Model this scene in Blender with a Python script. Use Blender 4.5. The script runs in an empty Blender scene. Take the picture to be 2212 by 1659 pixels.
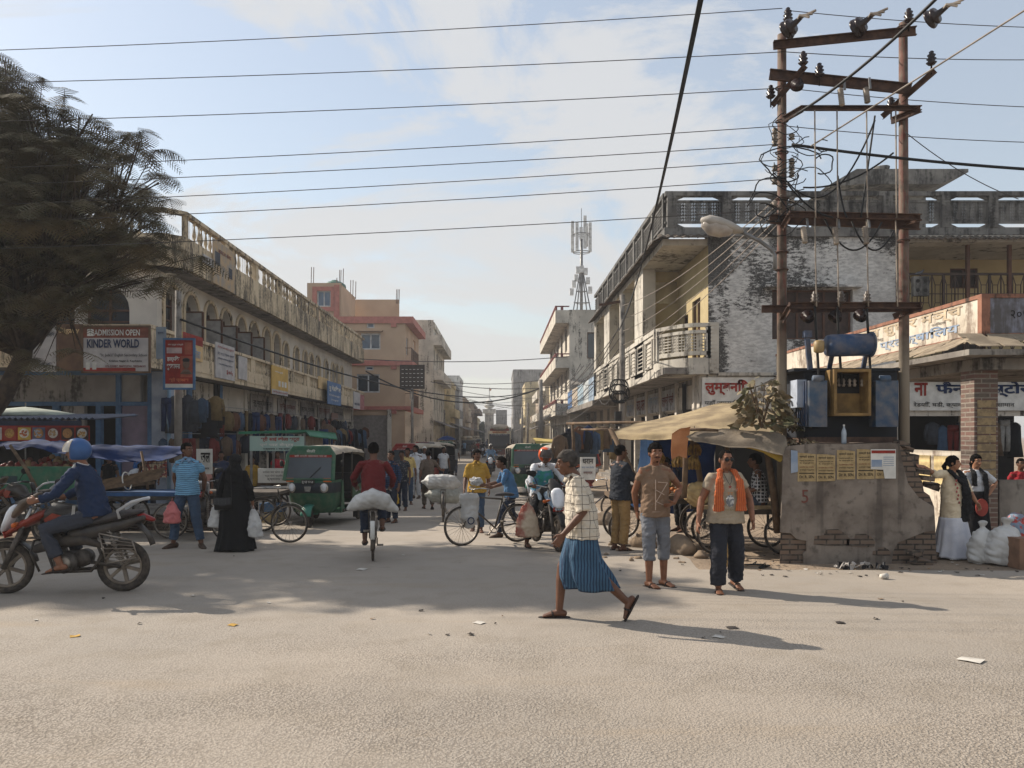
import bpy, math, random
from mathutils import Vector, Matrix, Euler, noise
R=math.radians; V=Vector; rnd=random.Random(7)
S=bpy.context.scene; TMPC=S.collection; COL=bpy.data.collections.new('street'); S.collection.children.link(COL); LCOL=bpy.context.view_layer.layer_collection.children['street']
# ---------------- camera, world, sun, exposure ----------------
F=1740.0; CU=1080.0; CV=940.0; CH=1.8
cam=bpy.data.cameras.new('camera'); cam.sensor_width=36; cam.lens=F/2212*36
cam.shift_x=(1106-CU)/2212; cam.shift_y=(CV-829.5)/2212; cam.clip_end=3000; cam.clip_start=.1
co=bpy.data.objects.new('camera',cam); COL.objects.link(co); co.location=(0,0,CH); co.rotation_euler=(R(90),0,0); S.camera=co
SUN_D=V((-.88,.48,0)).normalized(); SUN_EL=R(36)
w=bpy.data.worlds.new('World'); S.world=w; w.use_nodes=True
wt=w.node_tree; wn=wt.nodes; wl=wt.links; bg=wn['Background']
sky=wn.new('ShaderNodeTexSky'); sky.sky_type='NISHITA'; sky.sun_disc=False; sky.sun_elevation=SUN_EL
sky.sun_rotation=math.atan2(SUN_D.x,SUN_D.y); sky.air_density=1.3; sky.dust_density=.9; sky.ozone_density=1.2; sky.altitude=100
tc=wn.new('ShaderNodeTexCoord'); mp=wn.new('ShaderNodeMapping'); mp.inputs['Scale'].default_value=(1.0,1.0,2.6); mp.inputs['Rotation'].default_value=(.15,.5,.3)
wl.new(tc.outputs['Generated'],mp.inputs['Vector'])
nz=wn.new('ShaderNodeTexNoise'); nz.inputs['Scale'].default_value=2.1; nz.inputs['Detail'].default_value=9; nz.inputs['Roughness'].default_value=.64; nz.inputs['Distortion'].default_value=.55
wl.new(mp.outputs[0],nz.inputs['Vector'])
mr=wn.new('ShaderNodeMapRange'); mr.interpolation_type='SMOOTHSTEP'; mr.inputs[1].default_value=.40; mr.inputs[2].default_value=.57; mr.inputs[4].default_value=.95
wl.new(nz.outputs[0],mr.inputs[0])
# more cloud low down
sx=wn.new('ShaderNodeSeparateXYZ'); wl.new(tc.outputs['Generated'],sx.inputs[0])
mh=wn.new('ShaderNodeMapRange'); mh.inputs[1].default_value=0; mh.inputs[2].default_value=.38; mh.inputs[3].default_value=.85; mh.inputs[4].default_value=0
wl.new(sx.outputs[2],mh.inputs[0])
mx=wn.new('ShaderNodeMath'); mx.operation='MAXIMUM'; wl.new(mr.outputs[0],mx.inputs[0]); wl.new(mh.outputs[0],mx.inputs[1])
# veil of thin cloud everywhere
ve=wn.new('ShaderNodeMath'); ve.operation='MAXIMUM'; wl.new(mx.outputs[0],ve.inputs[0]); ve.inputs[1].default_value=.42
cm=wn.new('ShaderNodeMix'); cm.data_type='RGBA'; wl.new(ve.outputs[0],cm.inputs[0]); wl.new(sky.outputs[0],cm.inputs[6])
hc=wn.new('ShaderNodeMix'); hc.data_type='RGBA'; wl.new(mh.outputs[0],hc.inputs[0]); hc.inputs[6].default_value=(4.6,4.68,4.8,1); hc.inputs[7].default_value=(4.75,4.65,4.48,1); wl.new(hc.outputs[2],cm.inputs[7])
wl.new(cm.outputs[2],bg.inputs[0]); bg.inputs[1].default_value=.1
sl=bpy.data.lights.new('sun','SUN'); sl.energy=4.4; sl.angle=R(.6); sl.color=(1,.9,.77)
so=bpy.data.objects.new('sun',sl); COL.objects.link(so)
so.rotation_euler=(-(SUN_D*math.cos(SUN_EL)+V((0,0,math.sin(SUN_EL))))).to_track_quat('-Z','Y').to_euler()
S.view_settings.view_transform='Standard'; S.view_settings.look='None'; S.view_settings.exposure=.64; S.view_settings.gamma=1
S.cycles.max_bounces=6; S.cycles.volume_bounces=0; S.cycles.transparent_max_bounces=8
LCOL.exclude=True   # keeps the temporary mesh evaluations quick; switched back on at the end
# ---------------- projection helpers (photo pixel at a true depth -> place in the world) ----------------
def px(u,Y): return (u-CU)*Y/F
def pz(v,Y): return CH-(v-CV)*Y/F
GZ=[(-60,0),(8,0),(12,-.05),(18,-.22),(30,-.3),(85,-.55),(400,-.6),(1500,-.6)]
def gz(Y):
    for (a,za),(b,zb) in zip(GZ,GZ[1:]):
        if Y<=b: return za+(zb-za)*(Y-a)/(b-a)
    return -.6
def G(u,v):
    Y=3.0
    for _ in range(60): Y=(CH-gz(Y))*F/(v-CV)*.5+Y*.5
    return V((px(u,Y),Y,gz(Y)))
# ---------------- materials ----------------
def c(*a):
    if len(a)==1: a=a[0]
    return tuple(((x/255)/12.92 if x/255<=.04045 else ((x/255+.055)/1.055)**2.4) for x in a[:3])+(1,)
class NT:
    def __init__(s,name):
        s.m=bpy.data.materials.new(name); s.m.use_nodes=True; s.t=s.m.node_tree; s.n=s.t.nodes; s.l=s.t.links; s.b=s.n['Principled BSDF']; s._o=None
    def nd(s,t): return s.n.new('ShaderNode'+t)
    def set(s,inp,val):
        if hasattr(val,'is_linked') or hasattr(val,'links'): s.l.new(val,inp)
        else: inp.default_value=val
    def obj(s):
        if not s._o: s._o=s.nd('TexCoord')
        return s._o.outputs['Object']
    def math(s,op,a,b=0,cc=None,clamp=False):
        k=s.nd('Math'); k.operation=op; k.use_clamp=clamp; s.set(k.inputs[0],a); s.set(k.inputs[1],b)
        if cc is not None: s.set(k.inputs[2],cc)
        return k.outputs[0]
    def xyz(s,v=None):
        k=s.nd('SeparateXYZ'); s.set(k.inputs[0],v or s.obj()); return k.outputs
    def mapv(s,scale,v=None,loc=(0,0,0)):
        k=s.nd('Mapping'); k.inputs['Scale'].default_value=scale; k.inputs['Location'].default_value=loc; s.set(k.inputs[0],v or s.obj()); return k.outputs[0]
    def noise(s,sc,det=4,v=None,ro=.55,dis=0):
        k=s.nd('TexNoise'); k.inputs['Scale'].default_value=sc; k.inputs['Detail'].default_value=det; k.inputs['Roughness'].default_value=ro; k.inputs['Distortion'].default_value=dis; s.set(k.inputs['Vector'],v or s.obj()); return k.outputs[0]
    def vor(s,sc,v=None,feat='F1',out=0):
        k=s.nd('TexVoronoi'); k.feature=feat; k.inputs['Scale'].default_value=sc; s.set(k.inputs['Vector'],v or s.obj()); return k.outputs[out]
    def rng(s,x,a,b,o0=0,o1=1):
        k=s.nd('MapRange'); k.interpolation_type='SMOOTHSTEP'; s.set(k.inputs[0],x)
        for i,q in enumerate((a,b,o0,o1)): k.inputs[i+1].default_value=q
        return k.outputs[0]
    def mix(s,f,a,b,mode='MIX'):
        k=s.nd('Mix'); k.data_type='RGBA'; k.blend_type=mode; s.set(k.inputs[0],f); s.set(k.inputs[6],a); s.set(k.inputs[7],b); return k.outputs[2]
    def bump(s,h,st=.3,d=.02):
        k=s.nd('Bump'); k.inputs['Strength'].default_value=st; k.inputs['Distance'].default_value=d; s.set(k.inputs['Height'],h); s.l.new(k.outputs[0],s.b.inputs['Normal'])
    def fin(s,col,ro=.85,me=0):
        s.set(s.b.inputs['Base Color'],col); s.set(s.b.inputs['Roughness'],ro); s.b.inputs['Metallic'].default_value=me
        s.b.inputs['Specular IOR Level'].default_value=.35; return s.m
MC={}
def mat(name,col,ro=.85,col2=None,ns=4,lo=.35,hi=.65,bump=.15,bs=30,me=0,streak=0,scol=(40,37,33),alpha=1,dust=0):
    if name in MC: return MC[name]
    k=NT(name); a=c(col); b=c(col2) if col2 else c([x*.82 for x in col])
    f=k.rng(k.noise(ns,6),lo,hi); o=k.mix(f,a,b)
    if streak:
        n=k.noise(1,5,k.mapv((3.2,3.2,.45)),.7); n2=k.noise(.55,5); n3=k.noise(9,4)
        g=k.math('ADD',k.math('MULTIPLY',n,.6),k.math('ADD',k.math('MULTIPLY',n2,.3),k.math('MULTIPLY',n3,.2)))
        o=k.mix(k.rng(g,.60-streak*.1,.68-streak*.04,0,.9),o,c(scol))
    if dust:
        o=k.mix(k.rng(k.noise(7,5),.3,.75,0,dust),o,c(150,135,115))
    if bump: k.bump(k.noise(bs,5),bump,.02)
    if alpha<1: k.b.inputs['Alpha'].default_value=alpha
    MC[name]=k.fin(o,ro,me); return MC[name]
def glassmat(name,col,ro=.12,tr=.0):
    if name in MC: return MC[name]
    k=NT(name); m=k.fin(k.mix(k.rng(k.noise(.8,3),.4,.6),c(col),c([x*.7 for x in col])),ro); k.b.inputs['Specular IOR Level'].default_value=.6
    if tr: k.b.inputs['Alpha'].default_value=1-tr
    MC[name]=m; return m
def pattern(name,base,line,p=.1,w=.012,axes='xyz',line2=None,soft=.0):
    """woven checks or stripes: thin lines on the given object axes, masked where the cloth faces that axis"""
    if name in MC: return MC[name]
    k=NT(name); X=k.xyz(); tn=k._o.outputs['Normal']; N=k.xyz(tn); o=c(base)
    wob=k.math('MULTIPLY',k.noise(6,2),.03)
    for i,a in enumerate('xyz'):
        if a not in axes: continue
        q=k.math('FRACT',k.math('DIVIDE',k.math('ADD',X[i],k.math('ADD',wob,5.0)),p))
        ln=k.math('LESS_THAN',q,w/p)
        ms=k.math('LESS_THAN',k.math('ABSOLUTE',N[i]),.72)
        o=k.mix(k.math('MULTIPLY',ln,ms),o,c(line2 if (line2 and a=='z') else line))
    o=k.mix(k.rng(k.noise(5,4),.4,.75,0,.35),o,c([x*.6 for x in base]))
    k.bump(k.noise(9,3),.5,.03); MC[name]=k.fin(o,.9); return MC[name]
def wrinkled(name,mb,m_,par,vox=.014,disp=.022,dsc=3.6):
    return link(name,fuse(mb,vox,1,disp,dsc,len(bpy.data.objects)%50),m_,par)
def cloth(name,col,amt=.35):
    if name in MC: return MC[name]
    k=NT(name); o=k.mix(k.rng(k.noise(6,5),.35,.75,0,amt),c(col),c([x*.55 for x in col])); k.bump(k.noise(10,4,dis=.6),.6,.03)
    MC[name]=k.fin(o,.92); return MC[name]
# ---------------- mesh builder ----------------
def basis(t,side=None):
    t=t.normalized(); s=V(side) if side is not None else V((1,0,0))
    s=s-t*s.dot(t)
    if s.length<1e-3:
        s=V((0,1,0)); s=s-t*s.dot(t)
        if s.length<1e-3: s=V((0,0,1)); s=s-t*s.dot(t)
    s.normalize(); return t,s,t.cross(s)
class MB:
    def __init__(s): s.v=[];s.f=[];s.mi=[];s.cur=0
    def add(s,vs,fs):
        n=len(s.v); s.v+=[tuple(q) for q in vs]; s.f+=[[i+n for i in f] for f in fs]; s.mi+=[s.cur]*len(fs); return s
    def box(s,x0,x1,y0,y1,z0,z1,M=None):
        vs=[V((x,y,z)) for z in (z0,z1) for y in (y0,y1) for x in (x0,x1)]
        if M: vs=[M@q for q in vs]
        return s.add(vs,[(0,2,3,1),(4,5,7,6),(0,1,5,4),(2,6,7,3),(0,4,6,2),(1,3,7,5)])
    def bar(s,a,b,w,h=None,side=None):
        a=V(a);b=V(b);h=h or w; t,u,n=basis(b-a,side); u*=w/2;n*=h/2
        vs=[p+q for p in (a,b) for q in (-u-n,u-n,u+n,-u+n)]
        return s.add(vs,[(3,2,1,0),(4,5,6,7),(0,1,5,4),(1,2,6,5),(2,3,7,6),(3,0,4,7)])
    def tube(s,pts,r,n=8,side=None,round=False,cap=True):
        pts=[V(p) for p in pts]; m=len(pts)
        rr=[(q if isinstance(q,tuple) else (q,q)) for q in (r if isinstance(r,list) else [r]*m)]
        ts=[(pts[min(i+1,m-1)]-pts[max(i-1,0)]) for i in range(m)]
        if round:
            a=max(rr[0]);b=max(rr[-1]); t0=(pts[1]-pts[0]).normalized(); t1=(pts[-1]-pts[-2]).normalized()
            P=[];Q=[];T=[]
            for k in (.9,.55): P.append(pts[0]-t0*a*k); Q.append(tuple(x*math.sqrt(1-k*k) for x in rr[0])); T.append(t0)
            P+=pts;Q+=rr;T+=ts
            for k in (.55,.9): P.append(pts[-1]+t1*b*k); Q.append(tuple(x*math.sqrt(1-k*k) for x in rr[-1])); T.append(t1)
            pts,rr,ts=P,Q,T; m=len(pts)
        vs=[];fs=[];ps=side
        for i in range(m):
            t,u,w_=basis(ts[i] if ts[i].length>1e-6 else V((0,0,1)),ps)
            if side is None: ps=u
            for j in range(n):
                a=2*math.pi*j/n; vs.append(pts[i]+u*(math.cos(a)*rr[i][0])+w_*(math.sin(a)*rr[i][1]))
        for i in range(m-1):
            for j in range(n): fs.append((i*n+j,i*n+(j+1)%n,(i+1)*n+(j+1)%n,(i+1)*n+j))
        if cap: fs.append(tuple(range(n-1,-1,-1))); fs.append(tuple((m-1)*n+j for j in range(n)))
        return s.add(vs,fs)
    def lathe(s,prof,cen=(0,0,0),axis=(0,0,1),n=12,side=None):
        cen=V(cen); t=V(axis).normalized(); return s.tube([cen+t*z for r,z in prof],[max(r,1e-4) for r,z in prof],n,side) if False else s._lathe(prof,cen,t,n,side)
    def _lathe(s,prof,cen,t,n,side):
        t,u,w_=basis(t,side); vs=[];fs=[];m=len(prof)
        for r,z in prof:
            for j in range(n):
                a=2*math.pi*j/n; vs.append(cen+t*z+u*(math.cos(a)*r)+w_*(math.sin(a)*r))
        for i in range(m-1):
            for j in range(n): fs.append((i*n+j,i*n+(j+1)%n,(i+1)*n+(j+1)%n,(i+1)*n+j))
        if prof[0][0]>1e-3: fs.append(tuple(range(n-1,-1,-1)))
        if prof[-1][0]>1e-3: fs.append(tuple((m-1)*n+j for j in range(n)))
        return s.add(vs,fs)
    def ball(s,cen,r,n=12,m=8,M=None):
        if not isinstance(r,(tuple,list)): r=(r,r,r)
        vs=[];fs=[]
        for i in range(m+1):
            th=math.pi*i/m
            for j in range(n):
                a=2*math.pi*j/n; q=V((r[0]*math.sin(th)*math.cos(a),r[1]*math.sin(th)*math.sin(a),-r[2]*math.cos(th)))
                if M: q=M@q
                vs.append(q+V(cen))
        for i in range(m):
            for j in range(n): fs.append((i*n+j,i*n+(j+1)%n,(i+1)*n+(j+1)%n,(i+1)*n+j))
        return s.add(vs,fs)
    def torus(s,cen,axis,R_,r,n=28,m=8,rz=None):
        t,u,w_=basis(V(axis)); vs=[];fs=[];cen=V(cen); rz=rz or r
        for i in range(n):
            a=2*math.pi*i/n; d=u*math.cos(a)+w_*math.sin(a)
            for j in range(m):
                b=2*math.pi*j/m; vs.append(cen+d*(R_+r*math.cos(b))+t*(rz*math.sin(b)))
        for i in range(n):
            for j in range(m): fs.append((i*m+j,((i+1)%n)*m+j,((i+1)%n)*m+(j+1)%m,i*m+(j+1)%m))
        return s.add(vs,fs)
    def prism(s,poly,off):
        poly=[V(p) for p in poly]; off=V(off); n=len(poly)
        vs=poly+[p+off for p in poly]
        return s.add(vs,[tuple(range(n-1,-1,-1)),tuple(range(n,2*n))]+[(i,(i+1)%n,(i+1)%n+n,i+n) for i in range(n)])
    def sheet(s,grid,th=.01):
        """grid[i][j] of points, given a thickness along its normals"""
        n=len(grid);m=len(grid[0]); vs=[];
        def P(i,j): return V(grid[max(0,min(n-1,i))][max(0,min(m-1,j))])
        N=[]
        for i in range(n):
            for j in range(m):
                q=(P(i+1,j)-P(i-1,j)).cross(P(i,j+1)-P(i,j-1)); N.append(q.normalized()*th if q.length>1e-9 else V((0,0,th)))
        vs=[P(i,j) for i in range(n) for j in range(m)]; vs+= [p-q for p,q in zip(vs,N)]; K=n*m; fs=[]
        for i in range(n-1):
            for j in range(m-1):
                a=i*m+j; fs.append((a,a+m,a+m+1,a+1)); fs.append((a+K,a+1+K,a+m+1+K,a+m+K))
        B=[i*m for i in range(n)]+[(n-1)*m+j for j in range(1,m)]+[i*m+m-1 for i in range(n-2,-1,-1)]+[j for j in range(m-2,0,-1)]
        for a,b in zip(B,B[1:]+B[:1]): fs.append((a,b,b+K,a+K))
        return s.add(vs,fs)
    def mesh(s,name):
        me=bpy.data.meshes.new(name); me.from_pydata(s.v,[],s.f); me.polygons.foreach_set('material_index',s.mi); me.validate(); me.update(); return me
    def build(s,name,m,parent=None,smooth=False,label=None,jit=0):
        off=V((0,0,0)); q=parent
        while q and q.parent: q=q.parent
        if q and q.name in WORLD: off=q.location
        if off.length: s.v=[(a-off.x,b-off.y,d-off.z) for a,b,d in s.v]
        if jit: s.v=[tuple(V(p)+noise.noise_vector(V(p)*1.7)*jit) for p in s.v]
        me=s.mesh(name); return link(name,me,m,parent,smooth,label)
WORLD=set()
def link(name,me,m,parent=None,smooth=False,label=None):
    for q in (m if isinstance(m,(list,tuple)) else [m]): me.materials.append(q)
    if smooth:
        me.polygons.foreach_set('use_smooth',[True]*len(me.polygons))
        if smooth=='auto': me.set_sharp_from_angle(angle=R(40))
    o=bpy.data.objects.new(name,me); COL.objects.link(o)
    if parent: o.parent=parent
    if label: o['label']=label
    return o
def tag(o,label,cat,group=None,kind=None):
    o['label']=label
    if cat: o['category']=cat
    if group: o['group']=group
    if kind: o['kind']=kind
    return o
def thing(name,label,cat,loc=(0,0,0),rz=0,group=None,world=False):
    o=bpy.data.objects.new(name,None); COL.objects.link(o); o.empty_display_size=.2
    o.location=loc; o.rotation_euler=(0,0,rz); tag(o,label,cat,group)
    if world: WORLD.add(o.name)
    return o
def struct(mb,name,m,smooth=False):
    o=mb.build(name,m,None,smooth); o['kind']='structure'; return o
def copy_tree(o,loc=None,rz=None,label=None,group=None,swap=None,parent=None):
    n=o.copy(); COL.objects.link(n); n.parent=parent
    if loc is not None: n.location=loc
    if rz is not None: n.rotation_euler=(0,0,rz)
    if label: n['label']=label
    if group: n['group']=group
    if swap and n.type=='MESH' and any(mm and mm.name in swap for mm in n.data.materials):
        n.data=n.data.copy()
        for i,mm in enumerate(n.data.materials):
            if mm and mm.name in swap: n.data.materials[i]=swap[mm.name]
    for ch in list(o.children): copy_tree(ch,parent=n,swap=swap)
    return n
# ---------------- lettering and signs ----------------
def letters(txt,w,h,m,parent,loc,rz=0,bold=.0,label=None,d=.0,local=True):
    cu=bpy.data.curves.new('lettering','FONT'); cu.body=txt; cu.align_x='CENTER'; cu.align_y='CENTER'; cu.offset=bold; cu.extrude=d; cu.resolution_u=2
    t=bpy.data.objects.new('tmp',cu); TMPC.objects.link(t)
    me=bpy.data.meshes.new_from_object(t.evaluated_get(bpy.context.evaluated_depsgraph_get()))
    bpy.data.objects.remove(t); bpy.data.curves.remove(cu)
    if not me.vertices: return None
    xs=[q.co.x for q in me.vertices]; ys=[q.co.y for q in me.vertices]
    cx=(min(xs)+max(xs))/2; cy=(min(ys)+max(ys))/2; sx_=w/max(1e-3,max(xs)-min(xs)); sy=h/max(1e-3,max(ys)-min(ys))
    off=V(loc)
    if parent and parent.name in WORLD: off=off-parent.location
    Rm=Matrix.Rotation(rz,3,'Z')
    for q in me.vertices: q.co=Rm@V(((q.co.x-cx)*sx_,-q.co.z*sx_,(q.co.y-cy)*sy))+off
    return link('lettering',me,m,parent,False,label)
def sign(label,cen,w,h,rz,board,lines=(),frame=None,group=None,name='signboard',th=.04,cat='sign',extra=None,tilt=0):
    o=thing(name,label,cat,cen,rz,group)
    if tilt: o.rotation_euler=(0,tilt,rz)
    MB().box(-w/2,w/2,0,th,-h/2,h/2).build('board',board,o)
    if frame:
        f=MB(); t=.05
        f.box(-w/2-t,w/2+t,-.02,th+.01,h/2,h/2+t).box(-w/2-t,w/2+t,-.02,th+.01,-h/2-t,-h/2).box(-w/2-t,-w/2,-.02,th+.01,-h/2,h/2).box(w/2,w/2+t,-.02,th+.01,-h/2,h/2)
        f.build('frame',frame,o)
    for e in (extra or ()):   # coloured panels: (x0,x1,z0,z1,material) in fractions
        MB().box(e[0]*w,e[1]*w,-.004-.003*e[5] if len(e)>5 else -.004,.002,e[2]*h,e[3]*h).build('panel',e[4],o)
    for l in lines: letters(l[0],l[3]*w,l[4]*h,l[5],o,(l[1]*w,-.02,l[2]*h),bold=l[6] if len(l)>6 else .02)
    return o
# ---------------- walls with openings ----------------
def T_y(Y,s=-1): return lambda a,b,d:(a,Y+s*d,b)        # wall facing -Y (s=-1)
def T_x(X,s=1): return lambda a,b,d:(X+s*d,a,b)         # wall facing +X (s=1) or -X
def wall(mb,T,a0,a1,b0,b1,op=(),depth=.2):
    """rectangular openings (a0,a1,b0,b1[, 'arch'])"""
    A=sorted(set([a0,a1]+[q for o in op for q in o[:2]])); B=sorted(set([b0,b1]+[q for o in op for q in o[2:4]]))
    for i in range(len(A)-1):
        for j in range(len(B)-1):
            ca=(A[i]+A[i+1])/2; cb=(B[j]+B[j+1])/2
            if any(o[0]<ca<o[1] and o[2]<cb<o[3] for o in op): continue
            mb.add([T(A[i],B[j],0),T(A[i+1],B[j],0),T(A[i+1],B[j+1],0),T(A[i],B[j+1],0)],[(0,1,2,3)])
    for o in op:
        x0,x1,z0,z1=o[:4]
        if len(o)>4:
            r=(x1-x0)/2; zc=z1-r; n=10; pts=[(x0,z0),(x0,zc)]+[((x0+x1)/2-r*math.cos(math.pi*k/n),zc+r*math.sin(math.pi*k/n)) for k in range(1,n)]+[(x1,zc),(x1,z0)]
            up=[(x0,z1)]+[(p[0],z1) for p in pts[2:-2]]+[(x1,z1)]; ar=pts[1:-1]
            for k in range(len(ar)-1): mb.add([T(*ar[k],0),T(*ar[k+1],0),T(*up[k+1],0),T(*up[k],0)],[(0,1,2,3)])
        else: pts=[(x0,z0),(x0,z1),(x1,z1),(x1,z0)]
        pts=pts+[pts[0]]
        for p,q in zip(pts,pts[1:]): mb.add([T(*p,0),T(*q,0),T(*q,-depth),T(*p,-depth)],[(0,1,2,3)])
    return mb
def window(parent,T,a0,a1,b0,b1,depth,frame,glass,nx=2,nz=1,arch=False,fw=.05,name='window'):
    f=MB(); y=-depth+.04
    def bx(x0,x1,z0,z1):
        P=[T(x0,z0,y),T(x1,z0,y),T(x1,z1,y),T(x0,z1,y)]; Q=[T(x0,z0,y-.05),T(x1,z0,y-.05),T(x1,z1,y-.05),T(x0,z1,y-.05)]
        f.add(P+Q,[(0,1,2,3),(7,6,5,4),(0,4,5,1),(1,5,6,2),(2,6,7,3),(3,7,4,0)])
    bx(a0,a0+fw,b0,b1); bx(a1-fw,a1,b0,b1); bx(a0+fw,a1-fw,b0,b0+fw)
    if not arch: bx(a0+fw,a1-fw,b1-fw,b1)
    else: bx(a0+fw,a1-fw,b1-(a1-a0)/2-.03,b1-(a1-a0)/2+.03)
    for i in range(1,nx):
        x=a0+(a1-a0)*i/nx; bx(x-fw/2,x+fw/2,b0+fw,b1-fw)
    for i in range(1,nz):
        z=b0+(b1-b0)*i/nz; bx(a0+fw,a1-fw,z-fw/3,z+fw/3)
    o=f.build(name,frame,parent); g=MB(); y=-depth-.012
    g.add([T(a0-.02,b0-.02,y),T(a1+.02,b0-.02,y),T(a1+.02,b1+.02,y),T(a0-.02,b1+.02,y)],[(0,1,2,3)]); g.build('pane',glass,o); return o
JOBS=[]
def fuse(mb,vox,sm=2,disp=0,dsc=7,seed=0,sfac=.5):
    """queues the overlapping shapes to be fused into one continuous surface; all are evaluated together at the end"""
    ph=bpy.data.meshes.new('pending'); JOBS.append((ph,mb.mesh('tmp'),vox,sm,disp,dsc,seed,sfac)); return ph
def run_jobs():
    obs=[]
    for ph,me,vox,sm,disp,dsc,seed,sfac in JOBS:
        o=bpy.data.objects.new('tmp',me); TMPC.objects.link(o); obs.append(o)
        r_=o.modifiers.new('r','REMESH'); r_.mode='VOXEL'; r_.voxel_size=vox; r_.use_smooth_shade=True
        if sm: s_=o.modifiers.new('s','SMOOTH'); s_.factor=sfac; s_.iterations=sm
    dg=bpy.context.evaluated_depsgraph_get(); use={}
    for q in bpy.data.objects:
        if q.type=='MESH': use.setdefault(q.data.name,[]).append(q)
    for o,(ph,me,vox,sm,disp,dsc,seed,sfac) in zip(obs,JOBS):
        n=bpy.data.meshes.new_from_object(o.evaluated_get(dg))
        if disp:
            off=V((seed*3.1,seed*1.7,0))
            N=len(n.vertices); cs=[0.0]*(3*N); ns=[0.0]*(3*N); n.vertices.foreach_get('co',cs); n.vertex_normals.foreach_get('vector',ns); nn=noise.noise
            for i in range(0,3*N,3):
                x,y,z=cs[i],cs[i+1],cs[i+2]; a=nn(V((x*dsc+off.x,y*dsc+off.y,z*dsc*1.7))); b=nn(V(((x+z*.5)*dsc*2.2,(y-z*.4)*dsc*2.2,z*1.2*dsc*2.2))); k_=(a*.7+(abs(b)-.25)*1.1)*disp
                cs[i]=x+ns[i]*k_; cs[i+1]=y+ns[i+1]*k_; cs[i+2]=z+ns[i+2]*k_
            n.vertices.foreach_set('co',cs); n.update()
        n.materials.clear()
        for mm in ph.materials: n.materials.append(mm)
        for q in use.get(ph.name,()): q.data=n
    for o in obs: bpy.data.objects.remove(o)
    for ph,me,*_ in JOBS: bpy.data.meshes.remove(me); bpy.data.meshes.remove(ph)
# ---------------- ground ----------------
k=NT('road'); X=k.xyz()
n1=k.noise(.35,6); n2=k.noise(2.2,6); n3=k.noise(60,4); v=k.vor(52); v2=k.vor(95)
col=k.mix(k.rng(n1,.35,.65),c(160,150,138),c(149,141,131)); col=k.mix(k.rng(n2,.45,.72,0,.5),col,c(136,126,112))
yq=k.xyz()[1]; msk=k.math('MULTIPLY',k.rng(k.noise(.45,5,k.mapv((1,1.6,1))),.36,.64,.5,1),k.rng(yq,9.5,4.5,.25,1)); SP=lambda x,f: k.math('MULTIPLY',k.math('MULTIPLY',x,msk),f)
col=k.mix(SP(k.rng(v,.05,.3,1,0),.3),col,c(186,175,160)); col=k.mix(SP(k.math('MAXIMUM',k.rng(n3,.55,.75,0,.5),k.rng(v,.42,.6,0,1)),.62),col,c(98,88,78))
big_=k.vor(9,k.mapv((1,1,1))); col=k.mix(SP(k.rng(big_,.0,.09,1,0),.6),col,c(182,166,142))
st=k.noise(1,5,k.mapv((.25,1.6,1)),.6); col=k.mix(k.rng(st,.56,.72,0,.45),col,c(150,134,114))
cr=k.rng(k.noise(.8,8,k.mapv((1,2,1)),.7,1.2),.49,.5,0,1); 
hh=k.math('ADD',k.math('MULTIPLY',v,-.7),k.math('ADD',k.math('MULTIPLY',n3,.6),k.math('MULTIPLY',v2,-.4))); hh=k.math('ADD',hh,k.math('MULTIPLY',k.noise(4,6),1.2))
crk=k.math('MULTIPLY',k.rng(k.noise(1.3,9,k.mapv((.6,1.5,1)),.75,1.5),.60,.66,0,.5),k.rng(k.xyz()[1],9.5,11.5)); col=k.mix(crk,col,c(92,82,72)); big=k.rng(k.noise(.12,4,k.mapv((.5,1.3,1))),.42,.6,0,.35); col=k.mix(big,col,c(140,130,118)); hh=k.math('ADD',k.math('MULTIPLY',hh,k.math('ADD',msk,.12)),k.math('MULTIPLY',k.noise(1.2,5),.4)); k.bump(hh,.75,.014); ROAD=k.fin(col,.93)
k=NT('dirt'); n1=k.noise(.7,6); n3=k.noise(25,5)
col=k.mix(k.rng(n1,.35,.65),c(152,134,114),c(128,113,97)); col=k.mix(k.rng(n3,.5,.75,0,.6),col,c(88,74,60)); k.bump(k.math('ADD',k.math('MULTIPLY',k.noise(5,6),2),n3),.8,.03); DIRT=k.fin(col,.95)
g=MB(); ys=[y for y,z in GZ]; xs=[-500,-60,-20,-6,0,6,20,60,500]
g.add([(x,y,gz(y)-.004) for y in ys for x in xs],[(i*9+j,i*9+j+1,i*9+j+10,i*9+j+9) for i in range(len(ys)-1) for j in range(8)])
struct(g,'ground',DIRT)
g=MB(); vs=[];n=0
rows=[]
def edge(y): # left and right limits of the asphalt
    if y<9.6: return -60,60
    if y<11: f=(y-9.6)/1.4; return -60+f*50,60-f*57
    return -8.5+.25*math.sin(y*.9),2.75+.45*noise.noise(V((y*.7,3,1)))+ (.5 if y>25 else 0)
yy=[-20,0,4,8,9,9.3]+[9.6+i*.2 for i in range(8)]+[11.2+.4*i for i in range(60)]+[36+6*i for i in range(40)]
for y in yy:
    a,b=edge(y); a0=a; m=24
    z=.0
    rows.append([(a+(b-a)*j/m,y,gz(y)+.003) for j in range(m+1)])
g.add([p for r in rows for p in r],[(i*25+j,i*25+j+1,i*25+j+26,i*25+j+25) for i in range(len(rows)-1) for j in range(24)])
struct(g,'road',ROAD)
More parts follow.
